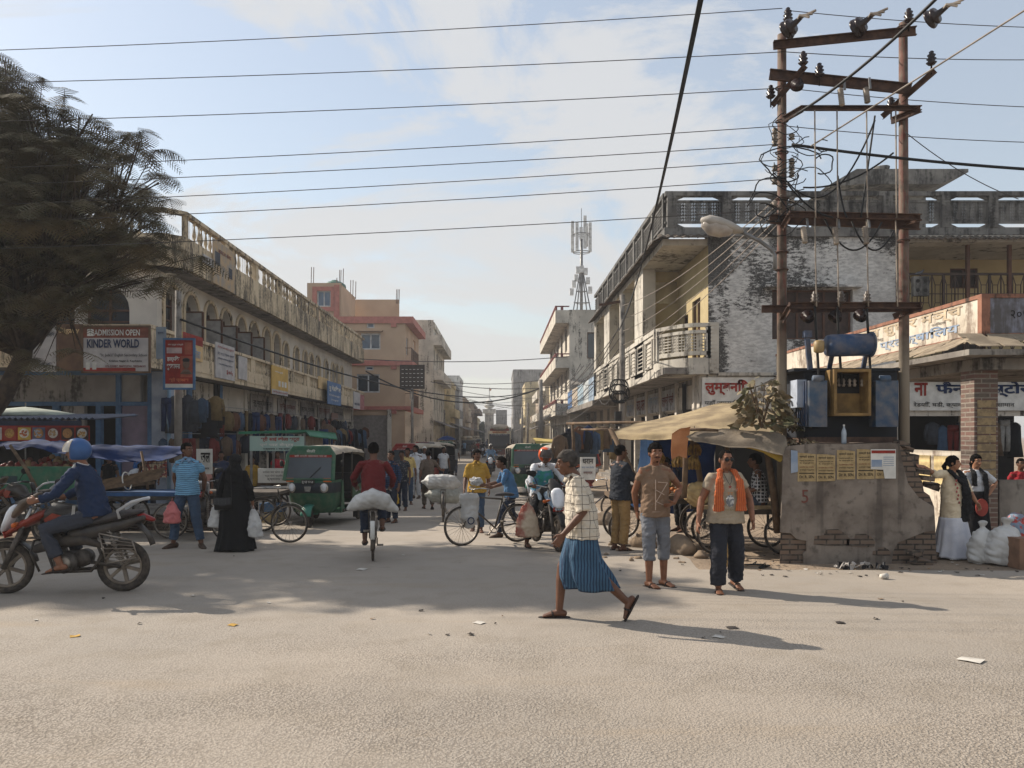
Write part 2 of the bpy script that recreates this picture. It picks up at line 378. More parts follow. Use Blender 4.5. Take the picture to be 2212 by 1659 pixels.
# ---------------- shared facade materials ----------------
CREAM=mat('cream_plaster',(206,188,160),.9,(190,172,144),1.2,bump=.1,streak=.55)
CREAM2=mat('cream_plaster_old',(204,186,156),.9,(180,162,134),1.2,bump=.15,streak=1.05,scol=(58,52,46))
LWALL=mat('pale_wall',(202,194,182),.9,(184,176,166),1,bump=.08)
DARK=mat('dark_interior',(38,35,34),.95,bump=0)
BROWNF=mat('brown_frame',(92,62,46),.7); BLUEP=mat('blue_paint',(76,112,150),.7,(60,92,128)); LBLUE=mat('light_blue_paint',(124,148,166),.7,(98,126,150),3)
LILAC=mat('lilac_wall',(132,118,136),.9,(116,106,122),2); GREYW=mat('grey_wall',(150,146,142),.9,(128,124,122),1.5,streak=.3)
GLASS=glassmat('window_glass',(52,58,66)); BGLASS=glassmat('blue_glass',(52,84,112),.1); WFRAME=mat('white_frame',(196,196,196),.6,bump=0)
CONC=mat('concrete',(140,134,126),.9,(112,106,100),2,bump=.3,streak=.4); STEEL=mat('steel',(130,130,130),.5,me=.6); RUST=mat('rusty_steel',(92,70,58),.8,(66,50,42),8,bump=.3)
PINKR=mat('salmon_paint',(176,112,100),.85,(158,98,88)); TANP=mat('tan_plaster',(184,158,132),.9,(172,146,122),.6); OFFW=mat('off_white_wall',(196,188,176),.9,(176,168,156),1,streak=.35)
WHITE=mat('white_paint',(214,212,206),.8,(190,188,182),3); BLACKP=mat('black_paint',(26,25,25),.6,bump=0); REDP=mat('red_paint',(150,44,34),.8); WOOD=mat('weathered_wood',(112,92,72),.9,(82,66,52),7,bump=.3)
YELP=mat('yellow_plaster',(200,178,130),.9,(180,158,114),1,streak=.3)
def baluster_row(mb,T,a0,a1,z0,z1,step=.17,r=.045,miss=0,n=6):
    k_=int((a1-a0)/step); h=z1-z0
    for i in range(k_):
        a=a0+(i+.5)*(a1-a0)/k_
        if miss and rnd.random()<miss: 
            mb.tube([T(a,z0,-.06),T(a,z1,-.06)],.008,4); continue
        p=T(a,z0,-.07); mb.lathe([(r*.9,0),(r*.9,.06*h),(r*.5,.12*h),(r*1.15,.32*h),(r*.9,.5*h),(r*.45,.78*h),(r*.8,.86*h),(r*.9,h)],p,(0,0,1),n)
def Tbox(mb,T,a0,a1,b0,b1,d0,d1):
    P=[T(a,b,d) for d in (d0,d1) for b in (b0,b1) for a in (a0,a1)]
    return mb.add(P,[(0,2,3,1),(4,5,7,6),(0,1,5,4),(2,6,7,3),(0,4,6,2),(1,3,7,5)])
# ---------------- arcaded building on the left ----------------
LB=thing('arcade_building','long cream two storey building with arched windows and balustraded balconies left of the street','building',(-14,30,-.3),world=True)
LX=-9.78; WX=-10.65; Y0=22.5; Y1=58.0; YU=24.6
us=[370,412,454,487,520,548,575,596]; us2=[616,639,658,671,686,703,718,726,737]
arches=[];
for u in us:
    y=WX*F/(u-CU); arches.append((y,1.2))
for u in us2:
    y=WX*F/(u-CU); arches.append((y,.95))
ops=[]; last=25.0
for y,wd in arches:
    a=max(y-wd/2,last+.12); b=a+wd; 
    if b>57: break
    ops.append((a,b,4.5,6.62 if wd>1 else 6.35,'arch')); last=b
m=MB(); wall(m,T_x(WX),25.0,Y1,3.95,7.1,ops,.3)
fo=[(-14.6,-13.2,4.3,6.4,'arch'),(-12.9,-11.5,4.3,6.4,'arch'),(-17,-15.6,4.3,6.4,'arch'),(-20,-18.6,4.3,6.4,'arch')]
wall(m,T_y(25.0),-30,WX,3.95,7.1,fo,.3); m.build('upper_wall',LWALL,LB)
for i,o in enumerate(ops): 
    window(LB,T_x(WX),o[0],o[1],o[2],o[3],.26,BROWNF,GLASS,2,2,True,.07,'arched_window')
    mm=MB(); r=(o[1]-o[0])/2; cy=(o[0]+o[1])/2; zc=o[3]-r   # raised plaster surround
    pts=[(o[0]-.07,o[2]),(o[0]-.07,zc)]+[(cy-(r+.07)*math.cos(math.pi*q/12),zc+(r+.07)*math.sin(math.pi*q/12)) for q in range(1,12)]+[(o[1]+.07,zc),(o[1]+.07,o[2])]
    mm.tube([(WX+.03,a,b) for a,b in pts],(.07),6); mm.build('arch_surround',CREAM,LB)
for i in (1,2,3,4,5): # open brown casements
    o=ops[i]; s=MB(); 
    for a in (o[0]+.05,): 
        fr=lambda p,q: s.bar(p,q,.07,.05)
        x0=WX+.02; x1=WX+.62; y=a; z0=4.5; z1=5.95
        fr((x0,y,z0),(x1,y,z0)); fr((x0,y,z1),(x1,y,z1)); fr((x0,y,z0),(x0,y,z1)); fr((x1,y,z0),(x1,y,z1))
    q=s.build('casement',BROWNF,LB); MB().box(x0+.03,x1-.03,y-.01,y+.01,z0+.03,z1-.03).build('pane',mat('grey_pane',(158,156,154),.3,bump=0),q)
for o in fo: window(LB,T_y(25.0),o[0],o[1],o[2],o[3],.26,BROWNF,GLASS,2,2,True,.07,'arched_window')
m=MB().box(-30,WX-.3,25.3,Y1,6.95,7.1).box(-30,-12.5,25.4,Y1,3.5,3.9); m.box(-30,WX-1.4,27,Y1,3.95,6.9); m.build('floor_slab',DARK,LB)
# lower balcony: slab, fascia, balustrade bays, coping
m=MB(); m.box(-30,LX-.02,Y0+.02,25.0,3.72,3.95).box(WX,LX-.02,25.0,Y1,3.72,3.95); m.build('balcony_slab',CONC,LB)
m=MB(); Tx=T_x(LX); Ty=T_y(Y0)
Tbox(m,Tx,Y0,Y1,3.7,4.28,-.12,0); Tbox(m,Ty,-30,LX-.12,3.7,4.28,-.12,0)
Tbox(m,Tx,Y0-.03,Y1,4.8,4.9,-.16,.03); Tbox(m,Ty,-30,LX-.16,4.8,4.9,-.16,.03)
Tbox(m,Tx,Y0-.02,Y1,3.84,3.88,-.1,.02); 
y=Y0
bays=[]
while y<Y1-1:
    b=min(Y1,y+3.05); Tbox(m,Tx,y,y+.55,4.28,4.8,-.12,.0); bays.append((y+.55,b)); y=b
m.build('lower_fascia',CREAM,LB)
for a,b in bays: q=MB(); baluster_row(q,Tx,a,b,4.28,4.8); q.build('balustrade',CREAM,LB,True)
x=-30.0
while x<LX-1: q=MB(); baluster_row(q,Ty,x+.4,min(x+2.9,LX-.3),4.28,4.8); q.build('balustrade',CREAM,LB,True); x+=3
# upper balcony / roof parapet
m=MB(); TU=T_y(YU)
Tbox(m,Tx,YU+.5,Y1,6.99,7.98,-.12,0); Tbox(m,TU,-30,LX-.5,6.99,7.98,-.12,0)
m.prism([(LX-.5,YU,6.99),(LX,YU+.5,6.99),(LX-.12,YU+.55,6.99),(LX-.55,YU+.12,6.99)],(0,0,.99))
m.build('upper_fascia',CREAM2,LB)
m=MB(); m.box(-30,LX-.13,YU+.6,25.0,6.95,7.05).box(WX,LX-.13,25.0,Y1,6.95,7.05); m.build('roof_slab',CONC,LB)
m=MB(); Tbox(m,Tx,YU+.5,Y1,8.64,8.76,-.17,.04); Tbox(m,TU,-30,LX-.5,8.64,8.76,-.17,.04)
m.prism([(LX-.5,YU-.04,8.64),(LX+.04,YU+.5,8.64),(LX-.17,YU+.58,8.64),(LX-.58,YU+.17,8.64)],(0,0,.12))
m.build('coping',CREAM2,LB)
y=YU+.5; i=0
while y<Y1-1:
    b=min(Y1,y+3.6); q=MB(); Tbox(q,Tx,y,y+.35 if i else y+.2,7.98,8.64,-.14,0); q.build('parapet_post',CREAM2,LB)
    q=MB(); baluster_row(q,Tx,y+.35,b,7.98,8.64,.2,.055,miss=.35 if i in (0,1,2,3) else .12); q.build('balustrade',CREAM2,LB,True); y=b; i+=1
x=-30.0
while x<LX-1.2: 
    q=MB(); baluster_row(q,TU,x+.3,min(x+3.1,LX-.6),7.98,8.64,.24,.06); q.build('balustrade',CREAM2,LB,True)
    q=MB(); Tbox(q,TU,x,x+.3,7.98,8.64,-.14,0); q.build('parapet_post',CREAM2,LB); x+=3.2
# ground floor of the arcade building
m=MB(); m.box(-30,WX-.15,24.2,24.4,2.75,3.7); m.build('front_beam',GREYW,LB)
m=MB(); m.box(-30,-10.2,24.12,24.19,2.68,2.8).box(-30,-10.1,24.12,24.19,3.6,3.72).box(-11.5,-11.36,24.1,24.18,-.3,3.6).box(-10.55,-10.4,24.1,24.18,-.3,3.6).box(-13.4,-13.2,24.1,24.3,-.3,2.68).box(-12.1,-11.95,24.1,24.3,-.3,2.68); m.build('blue_trim',BLUEP,LB)
MB().box(-11.36,-10.55,24.2,24.5,-.3,2.68).build('lilac_panel',LILAC,LB)
MB().box(-13.2,-12.5,24.22,24.4,-.3,2.68).build('pier',GREYW,LB)
MB().box(-10.4,-9.95,24.05,24.6,-.3,3.7).build('corner_pier',mat('bluish_white',(150,158,172),.85,(128,138,154),3),LB)
MB().tube([(-9.86,24.0,-.3),(-9.86,24.0,3.7)],.06,8).build('drain_pipe',LBLUE,LB,True)
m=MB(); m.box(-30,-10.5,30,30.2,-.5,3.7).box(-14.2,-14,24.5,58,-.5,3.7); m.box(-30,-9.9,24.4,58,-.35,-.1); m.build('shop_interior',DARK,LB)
y=27.4; pier=MB()
gs=[]
while y<57.9:
    q=MB(); q.box(WX-.3,WX+.05,y,y+.35,-.4,3.7); q.build('pier',BLUEP if y<31 else OFFW,LB); gs.append(y); y+=3.05
m=MB(); m.box(WX-.25,WX-.02,24.6,Y1,2.75,3.7); m.build('shop_lintel',OFFW,LB)
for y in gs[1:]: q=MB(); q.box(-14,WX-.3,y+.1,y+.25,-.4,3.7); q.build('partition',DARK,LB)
MB().box(-14,WX-.3,57.7,58,-.5,7).build('end_wall',OFFW,LB)
# ---------------- salmon and tan house beyond it ----------------
def PXZ(u0,u1,v0,v1,Y): return px(u0,Y),px(u1,Y),pz(v1,Y),pz(v0,Y)
PH=thing('corner_house','tan and salmon three storey house with rooftop stair tower beyond the arcade building','building',(-10,62,-.5),world=True)
Y=60.0; T=T_y(Y); XR=px(875,Y)
o1=PXZ(779.4,821.7,720,755,Y); o2=PXZ(770.4,820.4,808,848,Y); o3=PXZ(792,809,697,709,Y); o4=PXZ(789,807,790.6,800,Y); sh=PXZ(761.7,838,897,975,Y)
m=MB(); wall(m,T,-18,XR,-.5,10.35,[o1,o2,o3,o4,(sh[0],sh[1],-.45,sh[3])],.15)
wall(m,T_x(XR),Y,70,3.6,10.35,[(60.8,62.0,7.9,9.2),(63.2,64.4,4.6,6.0),(65.5,67.5,4,6.2),(65.5,67.5,7.4,9.6)],.15); m.box(-18,XR-.2,Y+.3,70,10.1,10.3)
m.build('wall',TANP,PH)
for o in (o1,o2): window(PH,T,*o[:4],.12,WFRAME,BGLASS if o is o1 else GLASS,2,1,fw=.1)
for o in (o3,o4): window(PH,T,*o[:4],.12,WFRAME,BGLASS,1,1,fw=.1)
for o in ((60.8,62.0,7.9,9.2),(63.2,64.4,4.6,6.0)): window(PH,T_x(XR),*o,.12,WFRAME,GLASS,1,2,fw=.06)
q=MB(); z=sh[3]
nsl=22
for i in range(nsl): q.box(sh[0],sh[1],Y+.1,Y+.13-.012*(i%2),-.45+(z+.45)*i/nsl,-.45+(z+.45)*(i+1)/nsl-.02)
q.box(sh[0],sh[1],Y+.14,Y+.2,-.45,z); q.build('roller_shutter',mat('shutter_steel',(138,130,124),.7,(120,112,106),5),PH)
MB().box(px(838,Y),px(846,Y),Y-.3,Y,-.5,3.7).build('shop_column',OFFW,PH)
m=MB(); m.box(-15.5,XR+.62,Y-.15,Y-.005,10.12,10.62).box(XR+.02,XR+.62,Y,69.8,10.1,10.62)
m.box(-15.5,XR+.55,Y-.2,Y-.005,6.98,7.35).box(XR+.02,XR+.55,Y,69.8,6.98,7.35); m.box(-15.5,XR+.45,Y-.2,Y-.005,3.68,3.95).box(XR+.02,XR+.45,Y,69.8,3.6,3.95)
for zz in (10.12,6.98,3.68):
    for xx in (-11.9,-7.9): m.box(xx-.2,xx+.2,Y-.14,Y-.005,zz-.28,zz)
m.build('salmon_band',PINKR,PH)
for zz in (3.95,7.35):
    q=MB(); 
    for i in range(16): q.bar((XR+.45,Y+.1+i*.35,zz),(XR+.45,Y+.1+i*.35,zz+.95),.03)
    q.bar((XR+.45,Y,zz+.95),(XR+.45,65.5,zz+.95),.05); q.bar((XR,Y+.05,zz+.95),(XR+.45,Y+.05,zz+.95),.05); q.build('balcony_railing',BROWNF,PH)
tx0,tx1=px(663,Y),px(736,Y); TT=T_y(Y+.05)
tw=PXZ(685,714,628,662,Y); m=MB(); wall(m,TT,tx0,tx1,10.3,13.1,[tw],.12); m.box(tx0,tx1-.2,Y+.4,66,10.3,13.05); m.box(tx1-.2,tx1,Y+.2,66,10.3,13.08); m.box(tx0,tx1,Y+.06,Y+.4,12.95,13.15)
m.box(px(767,67),px(862,67),67,67.2,10.3,pz(647,67)); m.build('stair_tower',TANP,PH)
window(PH,TT,*tw,.1,WFRAME,BGLASS,2,1,fw=.08)
m=MB(); z0,z1=tw[2]-.35,tw[3]+.3
m.box(tw[0]-.35,tw[0]-.02,Y-.05,Y+.04,z0,z1).box(tw[1]+.02,tw[1]+.3,Y-.05,Y+.04,z0,z1).box(tw[0]-.02,tw[1]+.02,Y-.05,Y+.04,z1-.3,z1).box(tw[0]-.02,tw[1]+.02,Y-.05,Y+.04,z0,z0+.3)
m.box(tx1-.5,tx1-.1,Y-.05,Y+.04,10.62,13.0); m.build('tower_surround',PINKR,PH)
MB().box(px(761,Y),px(828,Y),Y-.5,Y-.01,pz(713,Y)-.12,pz(713,Y)).build('window_hood',TANP,PH)
q=MB()
for u,v0,v1,Yq in ((672,612,577,61),(677,612,577,61),(733,608,583,63),(736,608,583,63),(741,612,580,63),(757,640,605,65),(762,640,605,65),(768,640,608,65),(856,650,625,67),(859,650,625,67),(862,650,625,67),(727,612,600,61)):
    q.tube([(px(u,Yq),Yq,pz(v0+6,Yq)),(px(u,Yq)+.03,Yq,pz(v1,Yq))],.03,4)
q.build('starter_bars',RUST,PH)
q=thing('water_tank','dark green plastic water tank on top of the stair tower','water tank',(px(723,63),63,13.1)); MB().lathe([(.85,0),(.9,.25),(.85,.45),(.55,.65),(.3,.72),(.25,.8)],n=16).build('tank',mat('green_plastic',(60,100,84),.5),q,True)
# ---------------- generic street houses ----------------
PAL=[mat('plaster_%s'%n,col,.9,None,.8,streak=st) for n,col,st in (('offwhite',(204,196,182),.4),('yellow',(200,182,142),.3),('grey',(140,138,136),.6),('white',(206,204,198),.2),('tan',(176,158,138),.4),('brown',(134,118,104),.6))]
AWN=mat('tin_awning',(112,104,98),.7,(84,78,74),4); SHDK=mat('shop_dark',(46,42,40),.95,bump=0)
def house(label,side,xf,y0,y1,top,m,balc=(),wins=True,depth=10,proj=.9,gf=True,roofp=.0):
    """side -1: left of the street (faces +X), +1: right of the street (faces -X)"""
    zb=gz((y0+y1)/2)-.05; H=thing('street_house',label,'building',(xf+side*2,(y0+y1)/2,zb),group='houses lining the street',world=True)
    T=T_x(xf,-side); nb=max(1,int((y1-y0)/2.6)); bw=(y1-y0)/nb; ops=[]
    nf=max(1,int((top-3.2)/3.0)); fh=(top-3.3)/nf
    sh=[(y0+i*bw+.2,y0+(i+1)*bw-.2,zb,2.7) for i in range(nb)]
    for f in range(nf):
        for i in range(nb):
            a=y0+i*bw+bw*.28; z=3.3+f*fh+.8; ops.append((a,a+bw*.44,z,z+min(1.35,fh-1.1)))
    q=MB(); wall(q,T,y0,y1,zb,top,ops+sh,.25)
    xb=xf+side*depth; fy=T_y(y0); a,b=min(xf,xb),max(xf,xb); fw_=[]
    if wins and depth>3:
        for f in range(nf): 
            z=3.3+f*fh+.9; xc=xf+side*2.2; fw_.append((xc-.6,xc+.6,z,z+1.1))
    wall(q,fy,a,b,zb,top,fw_,.15)
    q.add([(a,y0,top),(b,y0,top),(b,y1,top),(a,y1,top)],[(0,1,2,3)]); q.add([(a,y1,zb),(b,y1,zb),(b,y1,top),(a,y1,top)],[(0,1,2,3)])
    q.box(a-.0,b,y0+.01,y0+.2,top,top+.0001+.7) if not roofp else None
    q.build('wall',m,H)
    for o in ops: window(H,T,*o,.2,BROWNF,GLASS,2,1,fw=.06)
    for o in fw_: window(H,fy,*o,.12,BROWNF,GLASS,2,1,fw=.06)
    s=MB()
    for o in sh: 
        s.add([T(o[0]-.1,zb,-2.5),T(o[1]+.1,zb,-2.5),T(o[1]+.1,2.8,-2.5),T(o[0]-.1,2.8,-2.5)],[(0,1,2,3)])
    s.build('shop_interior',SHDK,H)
    for z in balc:
        s=MB(); Tbox(s,T,y0,y1,z-.15,z,.0,proj); Tbox(s,T,y0,y1,z,z+.75,proj-.1,proj); Tbox(s,T,y0,y0+.1,z,z+.75,0,proj-.1); s.build('balcony',m,H)
    s=MB(); Tbox(s,T,y0,y1,top,top+.5,-.15,.1); s.build('parapet',m,H)
    s=MB()
    A=[T(y0+.1,3.15,0),T(y1-.1,3.15,0),T(y1-.1,2.55,1.5),T(y0+.1,2.55,1.5)]
    s.prism(A,(0,0,-.05)); s.build('tin_awning',AWN,H)
    return H
house('tall off white house with stacked concrete balconies right behind the tan and salmon house',-1,px(942,75),72,86,11.4,PAL[0],(10.0,6.9),proj=.75)
house('low yellow house with white balcony between the tall off white house and the grey one',-1,-5.4,87,97,7.2,PAL[1],(3.9,),proj=.6)
house('grey weathered house with tin awning on the left row',-1,-5.6,98,110,7.6,PAL[2],(4.2,),proj=.6)
house('slim white three storey house standing out of the left row',-1,-5.6,112,121,9.4,PAL[3],(),)
house('small tan house after the slim white one',-1,-5.3,122,136,7.0,PAL[4],(4.0,),proj=.6)
house('distant off white shop house on the left row',-1,-5.6,138,155,6.2,PAL[0],())
house('brown flat roofed house with wide overhang at the far left end',-1,-5.2,160,185,7.6,PAL[5],(6.3,),proj=1.2)
house('distant yellow shop house near the left end of the street',-1,-6,190,240,6,PAL[1],())
house('off white balconied house in the middle of the right row',1,5.2,93,108,8.6,PAL[0],(3.6,6.2),proj=.9)
house('narrow yellow house beside the off white balconied one on the right row',1,5.6,86,92,9.6,PAL[1],())
house('cream shop house with small balcony further along the right row',1,5.4,110,122,7.4,PAL[4],(3.8,),proj=.8)
house('yellow house with red patterned upper wall on the right row',1,4.2,134,150,10.0,PAL[1],(4,),proj=.5)
house('tall dark grey building closing the right row',1,2.6,158,180,14.0,PAL[2],(),wins=False,depth=8)
house('low grey shop house at the far right end',1,3.4,182,240,6.5,PAL[4],())
# ---------------- cream house with red lined balconies, right side ----------------
RH=thing('balcony_house','cream three storey house with maroon lined balconies on the right side','building',(7,70,-.5),world=True)
Y=61.0; XF=5.25; T=T_x(XF,-1)
m=MB(); ops=[(63+i*4.5,65+i*4.5,z,z+1.9) for i in range(5) for z in (5.2,8.4)]
wall(m,T,Y,85,3.2,11.3,ops,.2); fw_=[(6.6,9.4,7.6,9.6)]; wall(m,T_y(Y),XF,14,-.5,11.3,fw_,.15); m.add([(XF,Y,11.3),(14,Y,11.3),(14,85,11.3),(XF,85,11.3)],[(0,1,2,3)]); wall(m,T,Y,85,-.5,3.2,[(62+i*3.8,65+i*3.8,-.5,2.7) for i in range(6)],.3); m.build('wall',PAL[0],RH)
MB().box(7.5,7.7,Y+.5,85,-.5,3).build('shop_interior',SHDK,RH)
for o in ops: window(RH,T,*o,.16,BROWNF,GLASS,2,1,True if o[2]>6 else False,.08)
window(RH,T_y(Y),*fw_[0],.12,BROWNF,GLASS,3,1,fw=.08)
for z,h in ((3.3,1.2),(6.9,1.1),(10.3,1.3)):
    q=MB(); q.box(4.2,XF-.01,Y,84.5,z,z+.2); q.box(4.2,4.35,Y,84.5,z+.2,z+h*.75); q.box(4.35,XF-.01,Y,Y+.12,z+.2,z+h*.75); q.build('balcony',PAL[0],RH)
    q=MB()
    for i in range(30): q.box(4.2,4.34,Y+i*.8,Y+i*.8+.25,z+h*.75,z+h-.08)
    q.box(4.18,4.36,Y-.02,84.5,z+h-.08,z+h); q.box(4.36,XF,Y-.02,Y+.12,z+h-.08,z+h); q.box(4.6,4.8,Y,Y+.1,z+h*.75,z+h-.08); q.build('maroon_rail',mat('maroon_paint',(128,70,66),.8),RH)
q=MB(); q.prism([(5.3,Y-.3,5.9),(9,Y-.3,5.6),(9,Y-1.4,5.4),(5.3,Y-1.4,5.4)],(0,0,.15)); q.build('window_hood',CONC,RH)
# ---------------- mould-stained building on the right ----------------
k=NT('mouldy_plaster'); X=k.xyz()
n=k.rng(k.noise(.5,3,None,.5),.36,.64); n2=k.noise(1,7,k.mapv((5,5,13)),.68,.3); n3=k.noise(24,5,None,.65)
z=X[2]; xx=X[0]
top=k.rng(z,6.9,8.3,0,.10); mid=k.rng(k.math('ABSOLUTE',k.math('SUBTRACT',xx,-1.4)),.35,.75,.12,0); low=k.rng(z,3.9,5.0,-.12,0); rt=k.rng(xx,3.2,4.2,0,-.05)
g=k.math('ADD',k.math('ADD',k.math('MULTIPLY',n,.22),k.math('MULTIPLY',n2,.55)),k.math('ADD',k.math('MULTIPLY',n3,.2),k.math('ADD',rt,k.math('ADD',top,k.math('ADD',mid,low)))))
f=k.rng(g,.49,.60); o=k.mix(k.rng(n2,.4,.6),c(200,198,194),c(170,168,165)); o=k.mix(k.rng(k.noise(2.5,5),.45,.65,0,.4),o,c(136,134,132)); o=k.mix(f,o,k.mix(k.rng(n3,.4,.6),c(92,90,88),c(56,55,54))); k.bump(k.math('ADD',k.math('MULTIPLY',f,-1),n3),.3,.02)
MOULD=k.fin(o,.92)
GREYC=mat('weathered_cement',(122,120,116),.9,(92,90,88),1.6,bump=.3,streak=.9,scol=(42,41,40)); PALEC=mat('pale_cement',(192,186,174),.9,(168,162,152),1.2,bump=.15,streak=.5,scol=(80,76,70))
YEL=mat('ochre_wall',(180,164,126),.9,(164,148,112),1,bump=.05); TILE=mat('old_roof_tile',(98,88,78),.9,(64,58,52),5,bump=.3); DKBR=mat('dark_brown_paint',(48,36,32),.6,bump=0)
RB=thing('corner_building','weathered white corner building with lattice parapets and black mould stains','building',(8,27,-.3),world=True)
RX=5.13; RY=25.2; RE=43.8; T=T_x(RX,-1); FY=T_y(RY)
WL=px(1530,RY); WR=px(1935,RY)
wop=(px(1668,RY),px(1842,RY),pz(733,RY),pz(625,RY))
m=MB(); wall(m,FY,WL,WR,3.7,8.0,[wop],.25); 
m.build('stained_wall',MOULD,RB)
m=MB(); wall(m,T_x(WL,-1),RY+.01,29.4,3.7,7.75,[(26.2,27.3,4.3,6.3),(27.9,28.7,4.3,6.0)],.15); m.build('gallery_side_wall',YEL,RB)
window(RB,FY,*wop,.2,BROWNF,mat('wooden_shutter',(70,54,48),.7,(54,42,38),6),3,1,fw=.06)
window(RB,T_x(WL,-1),26.2,27.3,4.3,6.3,.1,BROWNF,mat('ochre_pane',(120,104,66),.6,bump=0),2,2)
window(RB,T_x(WL,-1),27.9,28.7,4.3,6.0,.1,BROWNF,DARK,1,1)
m=MB(); m.box(wop[0]-.3,wop[1]+.2,RY-.35,RY-.002,wop[3]+.02,wop[3]+.1); m.build('window_hood',MOULD,RB)
# recessed gallery, columns, soffit
m=MB(); m.add([T_x(WL,-1)(29.4,3.9,0),(WL+.001,RE,3.9),(WL+.001,RE,7.75),(WL+.001,29.4,7.75)],[(0,1,2,3)])
wall(m,T_y(29.4),RX+.05,WL,3.9,7.75,[(RX+.35,WL-.05,6.6,7.4)],.1); m.box(RX+.4,RX+.5,29.45,29.6,6.5,7.5)
m.build('gallery_wall',YEL,RB)
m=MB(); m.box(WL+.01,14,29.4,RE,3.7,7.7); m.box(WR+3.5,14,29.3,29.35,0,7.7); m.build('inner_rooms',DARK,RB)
for a,b in ((28.9,30.7),(33.6,34.6),(37.8,39.7),(43.0,43.8)):
    q=MB(); q.box(RX,RX+.45,a,b,3.9,7.75); q.build('column',PALEC,RB)
m=MB(); m.box(RX-.02,WL-.01,RY+.05,RE,7.75,7.95).box(WL-.01,21,RY+.25,RE,7.9,8.05).box(WR+.01,18,RY-.4,RY+.249,7.75,7.95); m.build('roof_slab',PALEC,RB)
m=MB(); m.box(RX+.02,WL,RY+.02,RE,3.72,3.92); m.box(WL,18,RY+.3,RE,3.5,3.7); m.build('first_floor_slab',CONC,RB)
# lower parapet along the street with framed panels
m=MB(); Tbox(m,T,26.6,RE,3.7,5.15,-.14,0); Tbox(m,T,26.6,RE,5.15,5.3,-.16,.04); m.build('street_parapet',PALEC,RB)
y=27.0
while y<RE-1.3:
    q=MB()
    for a,b,z0,z1 in ((y,y+1.25,4.05,4.13),(y,y+1.25,4.95,5.03),(y,y+.08,4.13,4.95),(y+1.17,y+1.25,4.13,4.95)): Tbox(q,T,a,b,z0,z1,.0,.05)
    for i in range(1,6): Tbox(q,T,y+.08,y+1.17,4.13+.13*i,4.16+.13*i,0,.02)
    q.build('parapet_panel',PALEC,RB); y+=1.6
# curved corner balcony with lattice
def lattice(mb,P,na,nb,t=.03,diag=True,r=None,full=False):
    """P(s,t)->point for s,t in 0..1; builds bars"""
    for i in range(na+1): mb.bar(P(i/na,0),P(i/na,1),t,t*1.4)
    for j in range(nb+1):
        for i in range(na): mb.bar(P(i/na,j/nb),P((i+1)/na,j/nb),t,t*1.4)
    if diag:
        for i in range(na):
            for j in range(nb):
                w_=t*(.95 if (i//2)%2==0 else .55)
                if full or (i//2)%2==0: mb.bar(P(i/na,j/nb),P((i+1)/na,(j+1)/nb),w_,t); mb.bar(P((i+1)/na,j/nb),P(i/na,(j+1)/nb),w_,t)
def curve_pt(s): # from street face to front face
    a=R(180+90*s); return (RX+1.25+1.25*math.cos(a)*1.0,RY+1.2+1.35*math.sin(a)*1.0) if False else (RX+(WL-RX)*s, 26.6-(26.6-RY+.12)*math.sin(R(90*min(1,s*1.25)))**.8)
def band(mb,z0,z1,th=.14,n=14):
    P=[curve_pt(i/n) for i in range(n+1)]
    for a,b in zip(P,P[1:]):
        d=V((b[0]-a[0],b[1]-a[1],0)).normalized(); nn=V((-d.y,d.x,0))*th
        vs=[(a[0],a[1],z0),(b[0],b[1],z0),(b[0]+nn.x,b[1]+nn.y,z0),(a[0]+nn.x,a[1]+nn.y,z0)]
        mb.add(vs+[(p[0],p[1],z1) for p in vs],[(3,2,1,0),(4,5,6,7),(0,1,5,4),(1,2,6,5),(2,3,7,6),(3,0,4,7)])
m=MB(); band(m,3.7,4.22); band(m,4.3,4.42); band(m,4.98,5.08); band(m,5.18,5.3); 
for s in (0,.04,.97,1): 
    p=curve_pt(s); m.box(p[0]-.05,p[0]+.06,p[1],p[1]+.14,4.2,5.2)
P0=[curve_pt(i/14) for i in range(15)]
m.prism([(p[0],p[1]+.1,3.7) for p in P0]+[(WL,26.8,3.7),(RX,26.8,3.7)],(0,0,.2)); m.build('curved_balcony',PALEC,RB)
m=MB(); lattice(m,lambda s,t:(lambda p:(p[0],p[1]+.07,4.42+.56*t))(curve_pt(.03+.94*s)),16,6,.022); m.build('balcony_lattice',PALEC,RB)
m=MB(); m.box(WL-.02,WL+.3,RY-.12,RY-.002,3.72,5.32)
for i in range(13): m.box(WL+.04,WL+.24,RY-.135,RY-.12,3.8+i*.118,3.87+i*.118)
m.build('corner_strip',PALEC,RB)
MB().box(WL+.3,WR,RY-.08,RY-.002,3.66,3.76).build('ledge',PALEC,RB)
# roof parapet with lattice panels, front and street side
Z0,Z1=8.05,9.4
m=MB(); m.box(RX,18,RY-.1,RY+.1,8.0,8.28).box(RX+.02,18,RY-.12,RY+.1,9.26,9.4).box(RX+.02,18,RY-.04,RY+.04,8.42,8.48).box(RX+.02,18,RY-.04,RY+.04,9.08,9.14)
Tbox(m,T,RY+.1,RE,8.0,8.28,-.2,0); Tbox(m,T,RY+.1,RE,9.26,9.4,-.2,.02); Tbox(m,T,RY+.1,RE,8.42,8.48,-.12,-.04); Tbox(m,T,RY+.1,RE,9.08,9.14,-.12,-.04); m.build('roof_parapet',GREYC,RB)
posts=[px(u,RY) for u in (1440,1558,1672,1790,1905,2030,2132,2240,2340)]
for i,a in enumerate(posts):
    w_=.42 if i%1==0 else .3; q=MB(); q.box(a,a+.28,RY-.13,RY+.11,8.28,9.26)
    for j in range(9): q.box(a+.03,a+.25,RY-.145,RY-.13,8.34+j*.1,8.4+j*.1)
    q.build('parapet_post',GREYC,RB)
